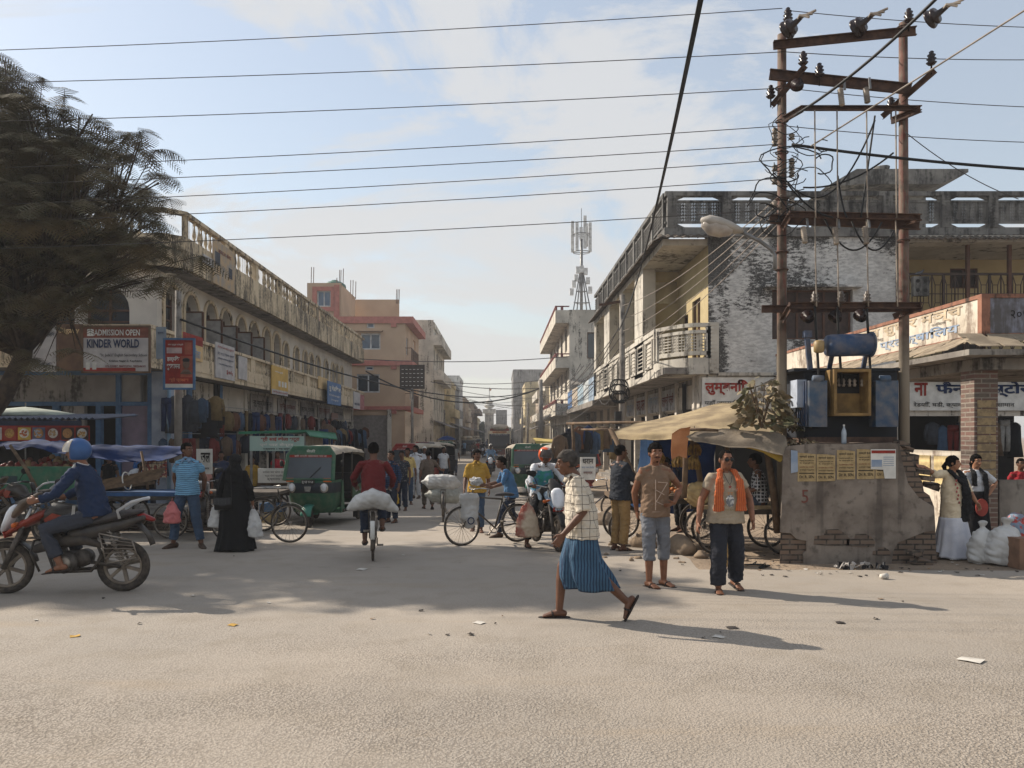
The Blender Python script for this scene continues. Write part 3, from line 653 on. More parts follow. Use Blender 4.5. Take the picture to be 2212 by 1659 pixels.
for a,b in zip(posts,posts[1:]):
    q=MB(); lattice(q,lambda s,t:(a+.28+(b-a-.28)*s,RY,8.48+.6*t),18,6,.024,full=True)
    for x_ in (a+.28,b): 
        sgn=1 if x_==a+.28 else -1; q.prism([(x_,RY-.04,9.14),(x_,RY-.04,9.26),(x_+sgn*.3,RY-.04,9.26)],(0,.08,0)); q.prism([(x_,RY-.04,8.42),(x_,RY-.04,8.28),(x_+sgn*.3,RY-.04,8.28)],(0,.08,0))
    q.build('lattice_panel',GREYC,RB)
y=RY+.3
while y<RE-1:
    q=MB(); Tbox(q,T,y-.2,y,8.28,9.26,-.2,.01); q.build('parapet_post',GREYC,RB)
    q=MB(); Tbox(q,T,y,y+1.65,8.48,9.08,-.1,-.06)
    for j in range(1,6): Tbox(q,T,y,y+1.65,8.48+j*.1,8.5+j*.1,-.06,-.04)
    for j in range(1,10): Tbox(q,T,y+j*.165,y+j*.165+.02,8.48,9.08,-.06,-.04)
    q.build('parapet_panel',GREYC,RB); y+=1.85
# tiled eaves
def tiles(mb,A,B,out,drop,n,rows=2):
    A=V(A);B=V(B);out=V(out)
    for i in range(n):
        a=A.lerp(B,i/n); b=A.lerp(B,(i+.92)/n); 
        for r_ in range(rows):
            p=out*(r_/rows)-V((0,0,drop*r_/rows)); q=out*((r_+1.1)/rows)-V((0,0,drop*(r_+.9)/rows))
            j=V((0,0,.02*rnd.random())); mid=(a+b)/2+V((0,0,.045))
            vs=[a+p+j,mid+p+j,b+p+j,a+q+j,mid+q+j,b+q+j]; mb.add(vs+[x-V((0,0,.03)) for x in vs],[(0,1,4,3),(1,2,5,4),(9,10,7,6),(10,11,8,7),(3,4,10,9),(4,5,11,10)])
m=MB(); tiles(m,(RX-.25,RY-.12,8.02),(WL+.5,RY-.12,8.02),(0,-.35,0),.16,9); m.build('eaves_tiles',TILE,RB); m=MB(); tiles(m,(WR-.1,RY-.12,8.0),(18,RY-.12,8.0),(0,-.6,0),.25,30,3); m.build('eaves_tiles',TILE,RB); m=MB()
tiles(m,(RX,RY,8.02),(RX,RE,8.02),(-.3,0,0),.16,70,1); m.build('eaves_tiles',TILE,RB)
# right hand recess: ochre wall, windows, grille railing
m=MB(); ow=[(px(2052,28),px(2112,28),6.9,7.6),(px(2040,28),px(2130,28),3.9,6.0)]; wall(m,T_y(28),WR,21,3.7,7.9,ow,.1); m.add([(WR,RY,3.7),(WR,28,3.7),(WR,28,7.8),(WR,RY,7.8)],[(0,1,2,3)]); m.build('ochre_recess',YEL,RB)
for o in ow: window(RB,T_y(28),*o,.08,BROWNF,DKBR,2,1)
m=MB(); m.box(WR,18,RY-.3,28,3.6,3.75); m.build('verandah_slab',CONC,RB)
m=MB(); x=WR+.05; zt=pz(592,RY)
while x<17.5:
    m.bar((x,RY,zt-2.6),(x,RY,zt),.03 if round((x-WR)/.36)%4 else .07)
    for zc in (zt-.62,zt-1.85):
        cx=x+.18; m.bar((x,RY,zc+.6),(cx-.08,RY,zc+.28),.02); m.bar((x+.36,RY,zc+.6),(cx+.08,RY,zc+.28),.02); m.bar((x,RY,zc-.6),(cx-.08,RY,zc-.28),.02); m.bar((x+.36,RY,zc-.6),(cx+.08,RY,zc-.28),.02)
        m.bar((cx-.08,RY,zc-.28),(cx-.08,RY,zc+.28),.02); m.bar((cx+.08,RY,zc-.28),(cx+.08,RY,zc+.28),.02); m.bar((cx-.08,RY,zc+.28),(cx+.08,RY,zc+.28),.02); m.bar((cx-.08,RY,zc-.28),(cx+.08,RY,zc-.28),.02)
    x+=.36
for z_ in (zt,zt-.02-.6,zt-1.24,zt-1.85,zt-2.5): m.bar((WR,RY,z_),(17.6,RY,z_),.03 if z_<zt else .07)
m.build('grille_railing',mat('railing_iron',(70,56,48),.7),RB)
for u in (2090,2180): MB().box(px(u,RY)-.05,px(u,RY)+.05,RY-.05,RY+.05,5.2,7.8).build('iron_post',BROWNF,RB)
# rooftop room with wide slab
m=MB(); Yq=30; a,b=px(1842,Yq),px(2000,Yq); m.box(a,b,Yq,34,8,pz(393,Yq)); A=[(px(1765,Yq),Yq-.8,pz(418,Yq)),(px(1830,Yq),Yq-.8,pz(380,Yq)),(px(2065,Yq),Yq-.8,pz(380,Yq)),(px(2065,Yq),Yq-.8,pz(387,Yq)),(px(2005,Yq),Yq-.8,pz(412,Yq)),(px(1840,Yq),Yq-.8,pz(412,Yq))]
m.prism(A,(0,5,0)); m.build('rooftop_room',GREYC,RB)
q=thing('concrete_tank','squat round concrete tank on the rooftop room slab','water tank',(px(1905,31),31,pz(381,31)-.1)); MB().lathe([(.25,0),(.26,.35),(.28,.4),(.28,.45)],n=14).build('drum',GREYC,q,True)
# ground floor
m=MB(); Tbox(m,T,26,RE,2.7,3.7,-2.0,-1.4) 
m.box(WL-.3,WL,RY+.6,RY+.9,-.3,3.7); m.box(WL,18,RY+.05,RY+.2,2.4,3.7); m.build('shop_lintel',OFFW,RB)
for y in (29.5,32.5,35.5,38.5,41.5,43.6): q=MB(); q.box(RX+1.3,RX+1.6,y-.15,y+.15,-.4,3.7); q.build('pier',OFFW,RB)
for x in (WL-.25,WL+.02,px(1730,RY),WR,12.5,14.6): q=MB(); q.box(x,x+.22,RY+.1,RY+.45,-.3,3.7); q.build('pier',OFFW,RB)
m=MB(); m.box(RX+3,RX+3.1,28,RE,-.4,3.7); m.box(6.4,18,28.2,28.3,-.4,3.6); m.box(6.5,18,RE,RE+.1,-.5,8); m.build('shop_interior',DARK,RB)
m=MB(); m.box(RX+.6,RX+3,26,RE,-.4,-.08); m.box(RX+.2,RX+.6,26,RE,-.45,-.2); m.build('shop_step',CONC,RB)
# low shop row past the corner building (signboard fascia)
LS=thing('low_shop_row','low shops with blue and white signboard fascia past the mould-stained corner building','shops',(6,52,-.4),world=True)
m=MB(); Tbox(m,T,RE+.02,61,3.4,3.7,-4,.1); Tbox(m,T,RE+.02,61,2.7,3.4,-2,-1.5); m.build('canopy',CONC,LS)
for i,(a,b,mm) in enumerate(((RE+.1,46.4,'a'),(46.5,49.4,'b'),(49.5,53,'c'),(53.1,57,'d'),(57.1,60.8,'e'))):
    colr={'a':(150,168,186),'b':(184,190,192),'c':(160,182,196),'d':(190,176,158),'e':(84,120,168)}[mm]
    q=MB(); Tbox(q,T,a,b,3.72,5.0,-.05,.02); q.build('fascia_board',mat('fascia_'+'abcde'[i],colr,.8,None,2,streak=.4),LS)
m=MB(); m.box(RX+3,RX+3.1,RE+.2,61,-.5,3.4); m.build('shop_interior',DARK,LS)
for y in (47,50,53.5,57,60.5): q=MB(); q.box(RX+1.3,RX+1.6,y-.15,y+.15,-.5,3.4); q.build('pier',OFFW,LS)
# ---------------- cell tower, minaret, end trees ----------------
CT=thing('cell_tower','steel cell tower with white panel antennas above the right side rooftops','cell tower',(px(1256,72),72,11.3))
h=lambda v:pz(v,72)-11.3
m=MB(); zt=h(465); m.tube([(0,0,0),(0,0,h(500))],.13,8); m.build('mast',STEEL,CT,True)
m=MB()
for sx,sy in ((-1,-.6),(1,-.6),(0,.9),(-.55,-.2),(.6,-.2)): m.bar((sx*1.05,sy,0),(sx*.15,sy*.15,h(590)),.1)
for z_ in (h(655),h(630),h(610)): 
    r_=1.05*(1-z_/h(590))+.15; m.bar((-r_,-.5*r_,z_),(r_,-.5*r_,z_),.06); m.bar((-r_,-.5*r_,z_),(0,.8*r_,z_),.06); m.bar((r_,-.5*r_,z_),(0,.8*r_,z_),.06)
for z_ in (h(545),h(507)): m.torus((0,0,z_),(0,0,1),.75,.04,16,5); m.bar((-.75,0,z_),(.75,0,z_),.06); m.bar((0,-.75,z_),(0,.75,z_),.06)
m.build('lattice_frame',STEEL,CT)
AN=mat('antenna_white',(206,206,204),.5,bump=0)
for i,(x,y,z0,z1) in enumerate(((-.8,0,h(545),h(478)),(-.45,-.5,h(545),h(484)),(.25,-.6,h(540),h(470)),(.75,-.2,h(545),h(482)),(.5,.5,h(530),h(480)),(-.1,-.65,h(520),h(495)))):
    q=MB(); q.box(x-.14,x+.14,y-.08,y+.08,z0,z1); q.build('panel_antenna',AN,CT)
for i,(x,z_) in enumerate(((-.35,585),(.35,588),(-.5,602),(.55,608),(-.7,615),(-.9,632),(.75,628),(.0,583))):
    q=MB(); q.box(x-.17,x+.17,-.45,-.2,h(z_)-.3,h(z_)+.3); q.build('radio_unit',AN,CT)
CT2=MB(); CT2.tube([(0,0,h(500)),(0,0,h(450))],.03,5); CT2.build('lightning_rod',STEEL,CT)
TP=thing('street_monument','white monument column with stacked lotus domes and a flag at the end of the street','monument',(px(1057,200),200,-.6))
h=lambda v:pz(v,200)+.6
m=MB(); m.box(-1.1,1.1,-1,1,0,h(893)); m.box(-1.6,1.6,-1.5,1.5,h(893),h(884)); m.build('shaft',PAL[0],TP)
MB().lathe([(.9,h(884)),(.7,h(882)),(1.35,h(877)),(1.2,h(875)),(.5,h(872)),(.6,h(871)),(1.1,h(868)),(.9,h(866)),(.3,h(862)),(.05,h(858))],n=16).build('lotus_domes',PAL[3],TP)
MB().tube([(0,0,h(862)),(0,0,h(837))],.07,5).build('flag_pole',STEEL,TP); MB().prism([(0,0,h(838)),(.6,0,h(842)),(0,0,h(846))],(0,.05,0)).build('flag',mat('saffron_cloth',(190,110,60),.9),TP)
MB().box(1.65,4.4,1,4,0,h(885)).build('annex',PAL[2],TP)
# ---------------- porch of the waiting hall, right ----------------
PO=thing('waiting_porch','tile eaved waiting hall porch with brick pillars and a painted parapet','porch',(10,16,0),world=True)
PXc=8.5; PY=14.2
WPA=mat('whitewash',(206,198,184),.9,(190,180,164),2,streak=.5,scol=(120,104,92)); FADE=mat('faded_blue_wash',(140,142,156),.9,(104,104,110),2.2,bump=.2,streak=1.0,scol=(86,82,80)); TERR=mat('terracotta_trim',(150,106,86),.9,(128,90,74),4,streak=.4)
m=MB(); m.box(PXc,PXc+.12,PY+.02,24.8,3.6,4.22); m.build('side_parapet',WPA,PO)
m=MB(); m.box(PXc+.13,16,PY,PY+.12,3.6,4.22); m.build('front_parapet',FADE,PO)
m=MB(); m.box(PXc-.02,PXc+.13,PY-.02,24.8,4.221,4.29).box(PXc-.02,PXc+.13,PY-.02,24.8,3.52,3.6).box(PXc-.022,PXc+.13,PY-.022,PY+.1,3.6,4.221).box(PXc+.13,16,PY-.02,PY+.13,4.221,4.29).box(PXc+.13,16,PY-.02,PY+.13,3.52,3.6); m.build('terracotta_trim',TERR,PO)
m=MB()
def slates(mb,A,B,out,drop,n):
    A=V(A);B=V(B);out=V(out)
    for r_ in range(4):
        for i in range(n):
            a=A.lerp(B,i/n+rnd.random()*.3/n); b=A.lerp(B,(i+1.1)/n); p=out*(r_/4)-V((0,0,drop*r_/4-.012*rnd.random()-.01*(4-r_))); q=out*((r_+1.15)/4)-V((0,0,drop*(r_+1)/4-.02*rnd.random()))
            mb.prism([a+p,b+p,b+q,a+q],(0,0,-.015))
SL=mat('stone_slate',(150,136,116),.9,(120,108,92),3,bump=.2)
slates(m,(PXc,PY-.0,3.55),(PXc,24.8,3.55),(-.55,0,0),.25,26); slates(m,(PXc-.5,PY,3.55),(16,PY,3.55),(0,-.55,0),.25,18); m.build('slate_eaves',SL,PO)
m=MB(); m.box(PXc-.55,16,PY-.55,20.6,3.16,3.26); m.box(PXc-.55,PXc+.3,20.6,24.8,3.16,3.26); m.box(PXc-.1,PXc+.3,PY-.1,24.8,2.95,3.15); m.box(PXc+.3,16,PY-.1,PY+.3,2.95,3.15); m.build('porch_slab',CONC,PO)
def brickmat(name,a,b,mort,sc=1.0,bw=.5,bh=.25):
    k=NT(name); X=k.xyz(); cb=k.nd('CombineXYZ'); k.set(cb.inputs[0],k.math('ADD',X[0],X[1])); k.set(cb.inputs[1],X[2])
    t=k.nd('TexBrick'); k.set(t.inputs['Vector'],cb.outputs[0]); t.inputs['Color1'].default_value=c(a); t.inputs['Color2'].default_value=c(b); t.inputs['Mortar'].default_value=c(mort)
    t.inputs['Scale'].default_value=sc; t.inputs['Mortar Size'].default_value=.012; t.inputs['Brick Width'].default_value=bw; t.inputs['Row Height'].default_value=bh
    o=k.mix(k.rng(k.noise(9,6),.45,.7,0,.6),t.outputs[0],c(110,100,90)); k.bump(k.math('ADD',k.math('MULTIPLY',t.outputs[1],-1),k.math('MULTIPLY',k.noise(20,4),.4)),.5,.015); MC[name]=k.fin(o,.9); return MC[name]
PBR=brickmat('pillar_brick',(112,84,76),(92,84,78),(136,128,118),1,.3,.085); NB=brickmat('notice_brick',(120,104,82),(92,84,76),(70,66,62),1,.6,.11)
for (x,y) in ((8.42,14.3),(8.42,19.0),(12.2,14.3)):
    q=MB(); q.box(x,x+.42,y,y+.42,-.2,2.95); p=q.build('pillar',PBR,PO)
    if y<15:
        for i in range(9): MB().box(x+.05,x+.38,y-.012,y-.004,1.05+i*.155,1.18+i*.155).build('pasted_notice',mat('old_notice',(158,138,104),.9,(128,112,88),12,bump=0),p)
m=MB(); m.box(8.48,8.62,14.8,18.9,-.1,1.5); m.build('side_low_wall',WPA,PO)
for i in range(2): MB().box(8.455,8.475,15.1+i*.75,15.7+i*.75,.85,1.4).build('pasted_notice',mat('cream_notice',(212,190,140),.9,(190,168,120),9,bump=0),PO)
m=MB(); m.box(8.9,16,14.35,14.5,-.1,1.0); m.build('front_low_wall',CONC,PO)
# shops' signs on the corner building and the porch lettering
INKB=mat('faded_blue_ink',(118,136,160),.9,(150,160,174),3,bump=0); INKT=mat('tan_ink',(190,172,146),.9,bump=0); NAVY=mat('navy_ink',(34,50,84),.8,bump=0); RINK=mat('red_ink',(150,48,38),.8,bump=0); BINK=mat('black_ink',(34,32,32),.9,bump=0); WINK=mat('white_ink',(216,214,208),.8,bump=0); MAR=mat('maroon_ink',(112,44,40),.9,bump=0)
letters('नमूना प्रतक्षािलय',4.6,.26,INKB,PO,(PXc-.012,17.2,3.78),-math.pi/2,.02)
letters('पज सुधार मञ्च',4.2,.24,INKT,PO,(PXc-.012,16.9,4.07),-math.pi/2,.02); letters('नरि्माण',.5,.08,BINK,PO,(PXc-.012,15.6,3.95),-math.pi/2,.0); letters('कृष्णनगर, कपलिवस्तु',1.3,.09,BINK,PO,(PXc-.012,18.5,3.93),-math.pi/2,.0)
letters('२०५४ । १',.7,.16,BINK,PO,(9.35,PY-.012,3.92),0,.0)
SG=sign('painted shop sign with large red letters below the mould-stained wall',(px(1610,RY),RY-.02,pz(849,RY)),px(1715,RY)-px(1528,RY),.98,0,WHITE,[('लुम्बनिी',-.22,.18,.5,.5,RINK,.035),('यहाँ जापानी कपडा पाइन्छ',-.05,-.32,.85,.2,BINK,.01)],name='shop_sign')
SG=sign('painted shop sign with navy and red letters behind the porch',(px(2110,RY),RY-.02,pz(853,RY)),4.2,.98,0,WHITE,[('ना',-.42,.18,.1,.42,RINK,.03),('फैन्सी स्टोर',.04,.18,.7,.5,NAVY,.035),('रेडयिो, घडी, क्यामरा तथा अन्य सामान',-.1,-.32,.75,.2,BINK,.01)],name='shop_sign')
y=29.7
for i,(t,cc) in enumerate((('लुम्बनिी फेन्सी',MAR),('सर्मा पसल',INKB),('कपडा पसल',MAR),('न्यू स्टोर',INKB))):
    sign('faded hand painted shop sign number %s along the sunlit side arcade'%('one','two','three','four')[i] if 0 else ('wide faded sign with maroon letters nearest the corner','short faded sign with blue letters next to the corner one','third faded maroon sign along the side arcade','fourth faded blue sign far along the side arcade')[i],(RX+1.36,y+1.4,3.15),2.6,.8,-math.pi/2,mat('faded_board%d'%0,(168,170,172),.9,(150,150,152),2,streak=.5),[(t,0,0,.8,.6,cc,.02)],name='shop_sign',group='faded signs over the side arcade'); y+=3.0
m=MB(); a,b=px(1970,25),px(2004,25); m.box(a,b,24.9,25.05,pz(640,25),pz(598,25)); vb=m.build('vent_block',GREYC,RB)
for i in (0,1):
    for j in (0,1): MB().tube([(a+.13+.24*i,24.89,pz(628-20*j,25)),(a+.13+.24*i,24.9,pz(628-20*j,25))],.06,10,side=(1,0,0)).build('vent_hole',DARK,vb)
o=thing('pigeon','grey pigeon perched on top of the vent block beside the right pole','pigeon',(px(1985,25),24.95,pz(596,25))); q=MB(); q.tube([(-.14,0,.05),(-.05,0,.07),(.04,0,.09),(.09,0,.14),(.11,0,.17)],[(.015,.01),(.05,.045),(.05,.05),(.03,.03),(.025,.025)],10,round=True); q.build('body',mat('pigeon_grey',(84,86,92),.8),o,True); q=MB(); q.bar((.02,0,0),(.02,0,.05),.008); q.build('leg',MAR,o)
# ---------------- double pole structure with transformer ----------------
POLEM=NT('painted_pole'); k=POLEM; z=k.xyz()[2]; n=k.noise(5,6); o=k.mix(k.rng(n,.4,.65),c(104,90,78),c(74,63,54)); red=k.math('MULTIPLY',k.rng(k.noise(8,5,k.mapv((3,3,.5))),.45,.62),k.rng(z,3.0,3.8)); o=k.mix(k.math('MULTIPLY',red,.45),o,c(112,48,42)); o=k.mix(k.rng(z,3.5,2.6),o,c(136,126,112)); k.bump(n,.3); POLEM=k.fin(o,.8)
INS=mat('brown_porcelain',(44,32,30),.25,(34,24,24),bump=0); INW=mat('pale_porcelain',(150,138,124),.4,(104,94,84),6,bump=0); ANG=mat('angle_iron',(84,62,50),.85,(60,44,38),9,bump=.3)
PYL,PYR=12.4,12.2
FR=thing('transformer_pole_frame','rusty double pole frame with crossarms and insulators over the transformer','power pole',(px(1820,12.3),12.3,0),world=True)
xl=px(1689,PYL); xr=px(1951,PYR)
MB().tube([(xl,PYL,.6),(xl,PYL,4.5),(xl,PYL,pz(75,PYL))],[.076,.073,.066],12).build('pole',POLEM,FR,True)
MB().tube([(xr+.02,PYR,.6),(xr+.01,PYR,4.0),(xr,PYR,pz(50,PYR))],[.076,.072,.062],12).build('pole',POLEM,FR,True)
def channel(p,q,w=.11,nm='crossarm',d=.05):
    q_=MB(); a=V(p);b=V(q); q_.bar(a,b,.012,w,side=(0,1,0)); q_.bar(a+V((0,-d/2,w/2)),b+V((0,-d/2,w/2)),d,.012,side=(0,1,0)); q_.bar(a+V((0,-d/2,-w/2)),b+V((0,-d/2,-w/2)),d,.012,side=(0,1,0))
    return q_.build(nm,ANG,FR)
def P(u,v,Y=12.2): return V((px(u,Y),Y,pz(v,Y)))
for p,q,w_ in ((P(1670,99,12.3),P(1978,68,12.0),.12),(P(1662,162,12.3),P(1968,194,12.1),.15),(P(1728,235,12.05),P(1988,235,12.0),.06),(P(1662,474,12.3),P(1986,487,12.1),.13),(P(1703,464,12.0),P(1988,470,11.95),.08),(P(1645,668,12.3),P(1988,666,12.1),.1),(P(1703,660,12.0),P(1990,660,11.95),.08)): channel(p,q,w_)
for p,q in ((P(1668,228,12.5),P(1740,142,11.9)),(P(1906,252,12.5),P(2020,152,11.7)),(P(1925,262,12.3),P(1988,236,11.9)),(P(1930,490,12.3),P(1988,470,11.9)),(P(1930,684,12.3),P(1990,662,11.9)),(P(1690,690,12.3),P(1706,662,11.95)),(P(1690,490,12.3),P(1706,464,11.95)),(P(1690,260,12.3),P(1732,236,11.95))): channel(p,q,.09,'bracket')
for v in (98,165,190,470,545,583,664,262,330,430):
    MB().torus(V((xl,PYL,pz(v,PYL))),(0,0,1),.092,.012,14,5).build('clamp',ANG,FR)
for v in (60,190,232,485,668,520): MB().torus(V((xr,PYR,pz(v,PYR))),(0,0,1),.09,.012,14,5).build('clamp',ANG,FR)
def pin_ins(p,s=1,m=INS,ax=(0,0,1)):
    MB().lathe([(r_*s,z_*s) for r_,z_ in ((.012,-.14),(.012,0),(.045,0),(.075,.03),(.04,.05),(.07,.085),(.038,.1),(.06,.14),(.03,.16),(.035,.185),(.02,.2))],p,ax,12).build('pin_insulator',m,FR,True)
for u,v,Y in ((1702,45,12.2),(1735,140,11.95),(1665,212,12.45),(1963,47,12.0),(2012,140,11.75),(1925,238,12.4),(1770,165,12.1)): pin_ins(P(u,v,Y))
for u,v in ((1760,655),(1817,655),(1873,655)): pin_ins(P(u,v,11.95),.9,INW if u==99 else mat('grey_brown_porcelain',(86,74,64),.4,bump=0))
for u,v in ((1742,680),(1802,680),(1856,678),(1720,182)):
    MB().lathe([(.03,0),(.1,.02),(.04,.05),(.09,.08),(.04,.11),(.07,.14)],P(u,v,12.1),(0,-.8,-.6),14).build('disc_insulator',INS,FR,True)
for u,v in ((1697,68),(1847,64),(2006,45)):
    q=MB(); q.lathe([(.04,0),(.15,.02),(.14,.05),(.05,.06),(.13,.1),(.12,.13),(.05,.14),(.03,.3)],P(u,v,12.1),(.45,-.85,.25),16); q.build('strain_insulator',INS,FR,True)
    q=MB(); a=P(u,v,12.1)+V((.45,-.85,.25))*.22
    for i in range(3): q.tube([a,a+V((.04*i,-.12,.03)),a+V((.1+.05*i,-.22,-.05+.05*i))],.018,5)
    q.build('jumper_clamp',INW,FR)
for u,v0,v1 in ((1735,490,525),(1803,492,528),(1868,490,527),(1815,192,228),(1870,190,222)):
    a=P(u,v0,11.95);b=P(u+4,v1,11.9); n_=9; pts=[a.lerp(b,i/(2*n_)) for i in range(2*n_+1)]; MB().tube(pts,[.045 if i%2 else .03 for i in range(2*n_+1)],10).build('fuse_insulator',INW,FR,True)
    MB().bar(P(u+8,v0-22,12.0),P(u+10,v0+2,11.95),.03,.02).build('fuse_bracket',STEEL,FR)
for i,v in enumerate((292,318,345,372,400,428,448,305,358)):
    for s in (-1,1):
        if (i+(s>0))%3==2: continue
        a=V((xl+s*.13,PYL-.06,pz(v+6*s,PYL))); MB().lathe([(.02,-.05),(.05,-.04),(.03,-.01),(.05,.02),(.03,.035),(.02,.05)],a,(0,0,1),8).build('spool_insulator',INW,FR,True)
# street lamp on the left pole
SLp=thing('street_lamp','grey cobra head street lamp on a bent arm clamped to the left transformer pole','street lamp',P(1672,580,12.1),world=True)
MB().tube([P(1674,582,12.1),P(1674,552,12.1),P(1668,540,12.1),P(1640,520,12.05),P(1600,500,12.0)],.028,8).build('arm',STEEL,SLp,True)
a=P(1604,500,12.0); b=P(1515,474,11.9); d=(b-a).normalized(); upv=V((0,0,1))
q=MB(); q.tube([a.lerp(b,t) for t in (0,.15,.35,.6,.85,1)],[(.05,.03),(.1,.06),(.14,.085),(.165,.1),(.15,.09),(.05,.03)],24,side=(0,1,0)); q.build('housing',mat('lamp_grey',(164,158,150),.6,(140,134,126)),SLp,True)
q=MB(); q.tube([a.lerp(b,t)-V((0,0,.06)) for t in (.3,.5,.75,.97)],[(.1,.06),(.15,.12),(.15,.13),(.06,.05)],14,side=(0,1,0)); q.build('lens',mat('lamp_lens',(176,166,156),.3,bump=0),SLp,True)
# transformer
BT=mat('transformer_blue',(36,64,98),.55,(26,50,80),2,dust=.3,bump=.05); BTD=mat('transformer_blue_old',(56,78,100),.65,(42,64,90),1.5,dust=.35); TBK=mat('transformer_black',(26,30,38),.7,bump=0); OCH=mat('ochre_box',(140,112,66),.75,(110,86,50),5)
TR=thing('transformer','blue oil transformer with horizontal conservator drum and open ochre cable box','transformer',(px(1835,12.4),12.4,1.62),world=True)
Y1_=12.15
def B(u0,u1,v0,v1,y0,y1,q=None): return (q or MB()).box(px(u0,y0),px(u1,y0),y0,y1,pz(v1,y0),pz(v0,y0))
B(1738,1938,800,945,12.1,12.9).build('tank',TBK,TR); B(1715,1945,795,801,12.05,12.95).build('lid',TBK,TR)
for u0,u1 in ((1748,1787),(1892,1940)):
    r=B(u0,u1,822,922,11.8,12.02).build('radiator',BTD,TR); q=MB(); p=V((px((u0+u1)/2,11.8)-.12,11.8,pz(822,11.8)))
    q.tube([V((px(u0+8,11.82),11.82,pz(818,11.82))),V((px(u0+30,11.82),11.82,pz(818,11.82)))],.05,8); q.build('header_pipe',BTD,r,True)
    q=MB()
    for i in range(6): q.box(px(u0,11.8)-.03 if u0<1800 else px(u1,11.8)+.01,px(u0,11.8)-.01 if u0<1800 else px(u1,11.8)+.03,11.85+i*.08,11.87+i*.08,pz(920,11.8),pz(822,11.8))
    q.build('fin',BT,r)
q=MB(); u0,u1,v0,v1=1802,1882,797,898; y=11.75; f=.045
B(u0,u0+6,v0,v1,y,12.08,q);B(u1-6,u1,v0,v1,y,12.08,q);B(u0+6,u1-6,v0,v0+6,y,12.08,q);B(u0+6,u1-6,v1-6,v1,y,12.08,q); cb=q.build('cable_box',OCH,TR)
B(u0+6,u1-6,850,892,12.04,12.075).build('back_plate',OCH,cb); B(u0+6,u1-6,803,850,12.05,12.08).build('dark_recess',BLACKP,cb)
for u in (1812,1822,1835,1846,1862): MB().lathe([(.02,0),(.03,.03),(.015,.05),(.03,.08),(.01,.12)],P(u,835,11.95),(0,0,1),8).build('bushing',INW,cb,True)
a,b=P(1786,747,11.9),P(1884,744,11.9); q=MB(); q.tube([a,a.lerp(b,.1),a.lerp(b,.95),b],[.15,.165,.165,.16],20); q.build('conservator_drum',BT,TR,True)
q=MB(); q.lathe([(.165,0),(.19,.0),(.19,.02),(.165,.02)],b-V((.03,0,0)),(1,0,0),20); q.build('drum_flange',BTD,TR,True)
for u in (1795,1868): MB().bar(P(u-4,798,12.2),P(u+2,768,12.0),.06,.04).build('drum_bracket',BT,TR)
MB().lathe([(.05,0),(.075,.02),(.075,.16),(.05,.18)],P(1769,762,11.85),(0,0,1),12).build('breather',mat('breather_tan',(168,142,96),.5),TR,True)
q=MB(); q.bar(P(1750,798,12),P(1743,724,12),.07,.05); q.bar(P(1736,722,12),P(1752,722,12),.09,.1); q.build('explosion_vent',BT,TR)
q=B(1722,1742,820,880,12.0,12.3); q.build('switch_box',mat('pale_box',(168,176,190),.6),TR)
q=MB(); B(1745,1938,944,956,12.0,12.9,q); q.build('base_channel',RUST,TR)
# masonry platform
k=NT('platform_render'); n=k.noise(1.6,7,None,.6); n2=k.noise(9,5); z=k.xyz()[2]
o=k.mix(k.rng(n,.38,.64),c(134,124,114),c(98,88,80)); o=k.mix(k.rng(n2,.55,.72,0,.6),o,c(72,66,60)); o=k.mix(k.math('MULTIPLY',k.rng(k.noise(1,4,k.mapv((5,5,.35))),.55,.66),.45),o,c(60,54,50))
k.bump(k.math('ADD',n,k.math('MULTIPLY',n2,.6)),.8,.03); PLAT=k.fin(o,.95); BRK=brickmat('old_brick',(114,96,82),(96,82,72),(60,54,49),1,.24,.075)
PW=thing('transformer_platform','broken grey rendered masonry plinth under the transformer with posters pasted on its face','platform',(px(1850,11.6),11.6,0),world=True)
Yp=11.6; out=[(1684,1222),(1686,1150),(1690,1060),(1692,985),(1700,964),(1760,958),(1830,960),(1900,957),(1942,958),(1958,982),(1968,990),(1978,1015),(1992,1040),(1996,1062),(2008,1070),(2018,1095),(2021,1160),(2024,1222)]
fp=[(px(u,Yp),pz(v,Yp)) for u,v in out]
# chipped brick strips at the foot: rendered coat is broken away
m=MB(); poly=[V((x,Yp,z)) for x,z in fp]; m.prism(poly,(.68,1.7,0)); m.build('masonry',BRK,PW)
def coat(poly_uv,name='render_coat'): 
    MB().prism([V((px(u,Yp-.03),Yp-.03,pz(v,Yp-.03))) for u,v in poly_uv],(0,.028,0)).build(name,PLAT,PW)
coat([(1686,1150),(1690,1060),(1692,985),(1700,964),(1760,958),(1830,960),(1900,957),(1942,958),(1950,1000),(1962,1045),(1985,1075),(2018,1095),(2021,1145),(1995,1150),(1965,1162),(1940,1172),(1930,1190),(1925,1222),(1736,1222),(1735,1195),(1742,1190),(1742,1168),(1722,1165),(1708,1152)])
for cx,cy,s in ((1798,1158,1.0),(1860,1165,.8),(1905,1190,.5)): # brick patches where render fell
    MB().prism([V((px(cx+dx*s,Yp-.035),Yp-.035,pz(cy+dy*s,Yp-.035))) for dx,dy in ((-40,18),(-38,0),(-18,-2),(-15,-14),(12,-15),(28,-6),(38,6),(36,20),(0,22))],(0,.004,0)).build('exposed_brick',BRK,PW)
m=MB()
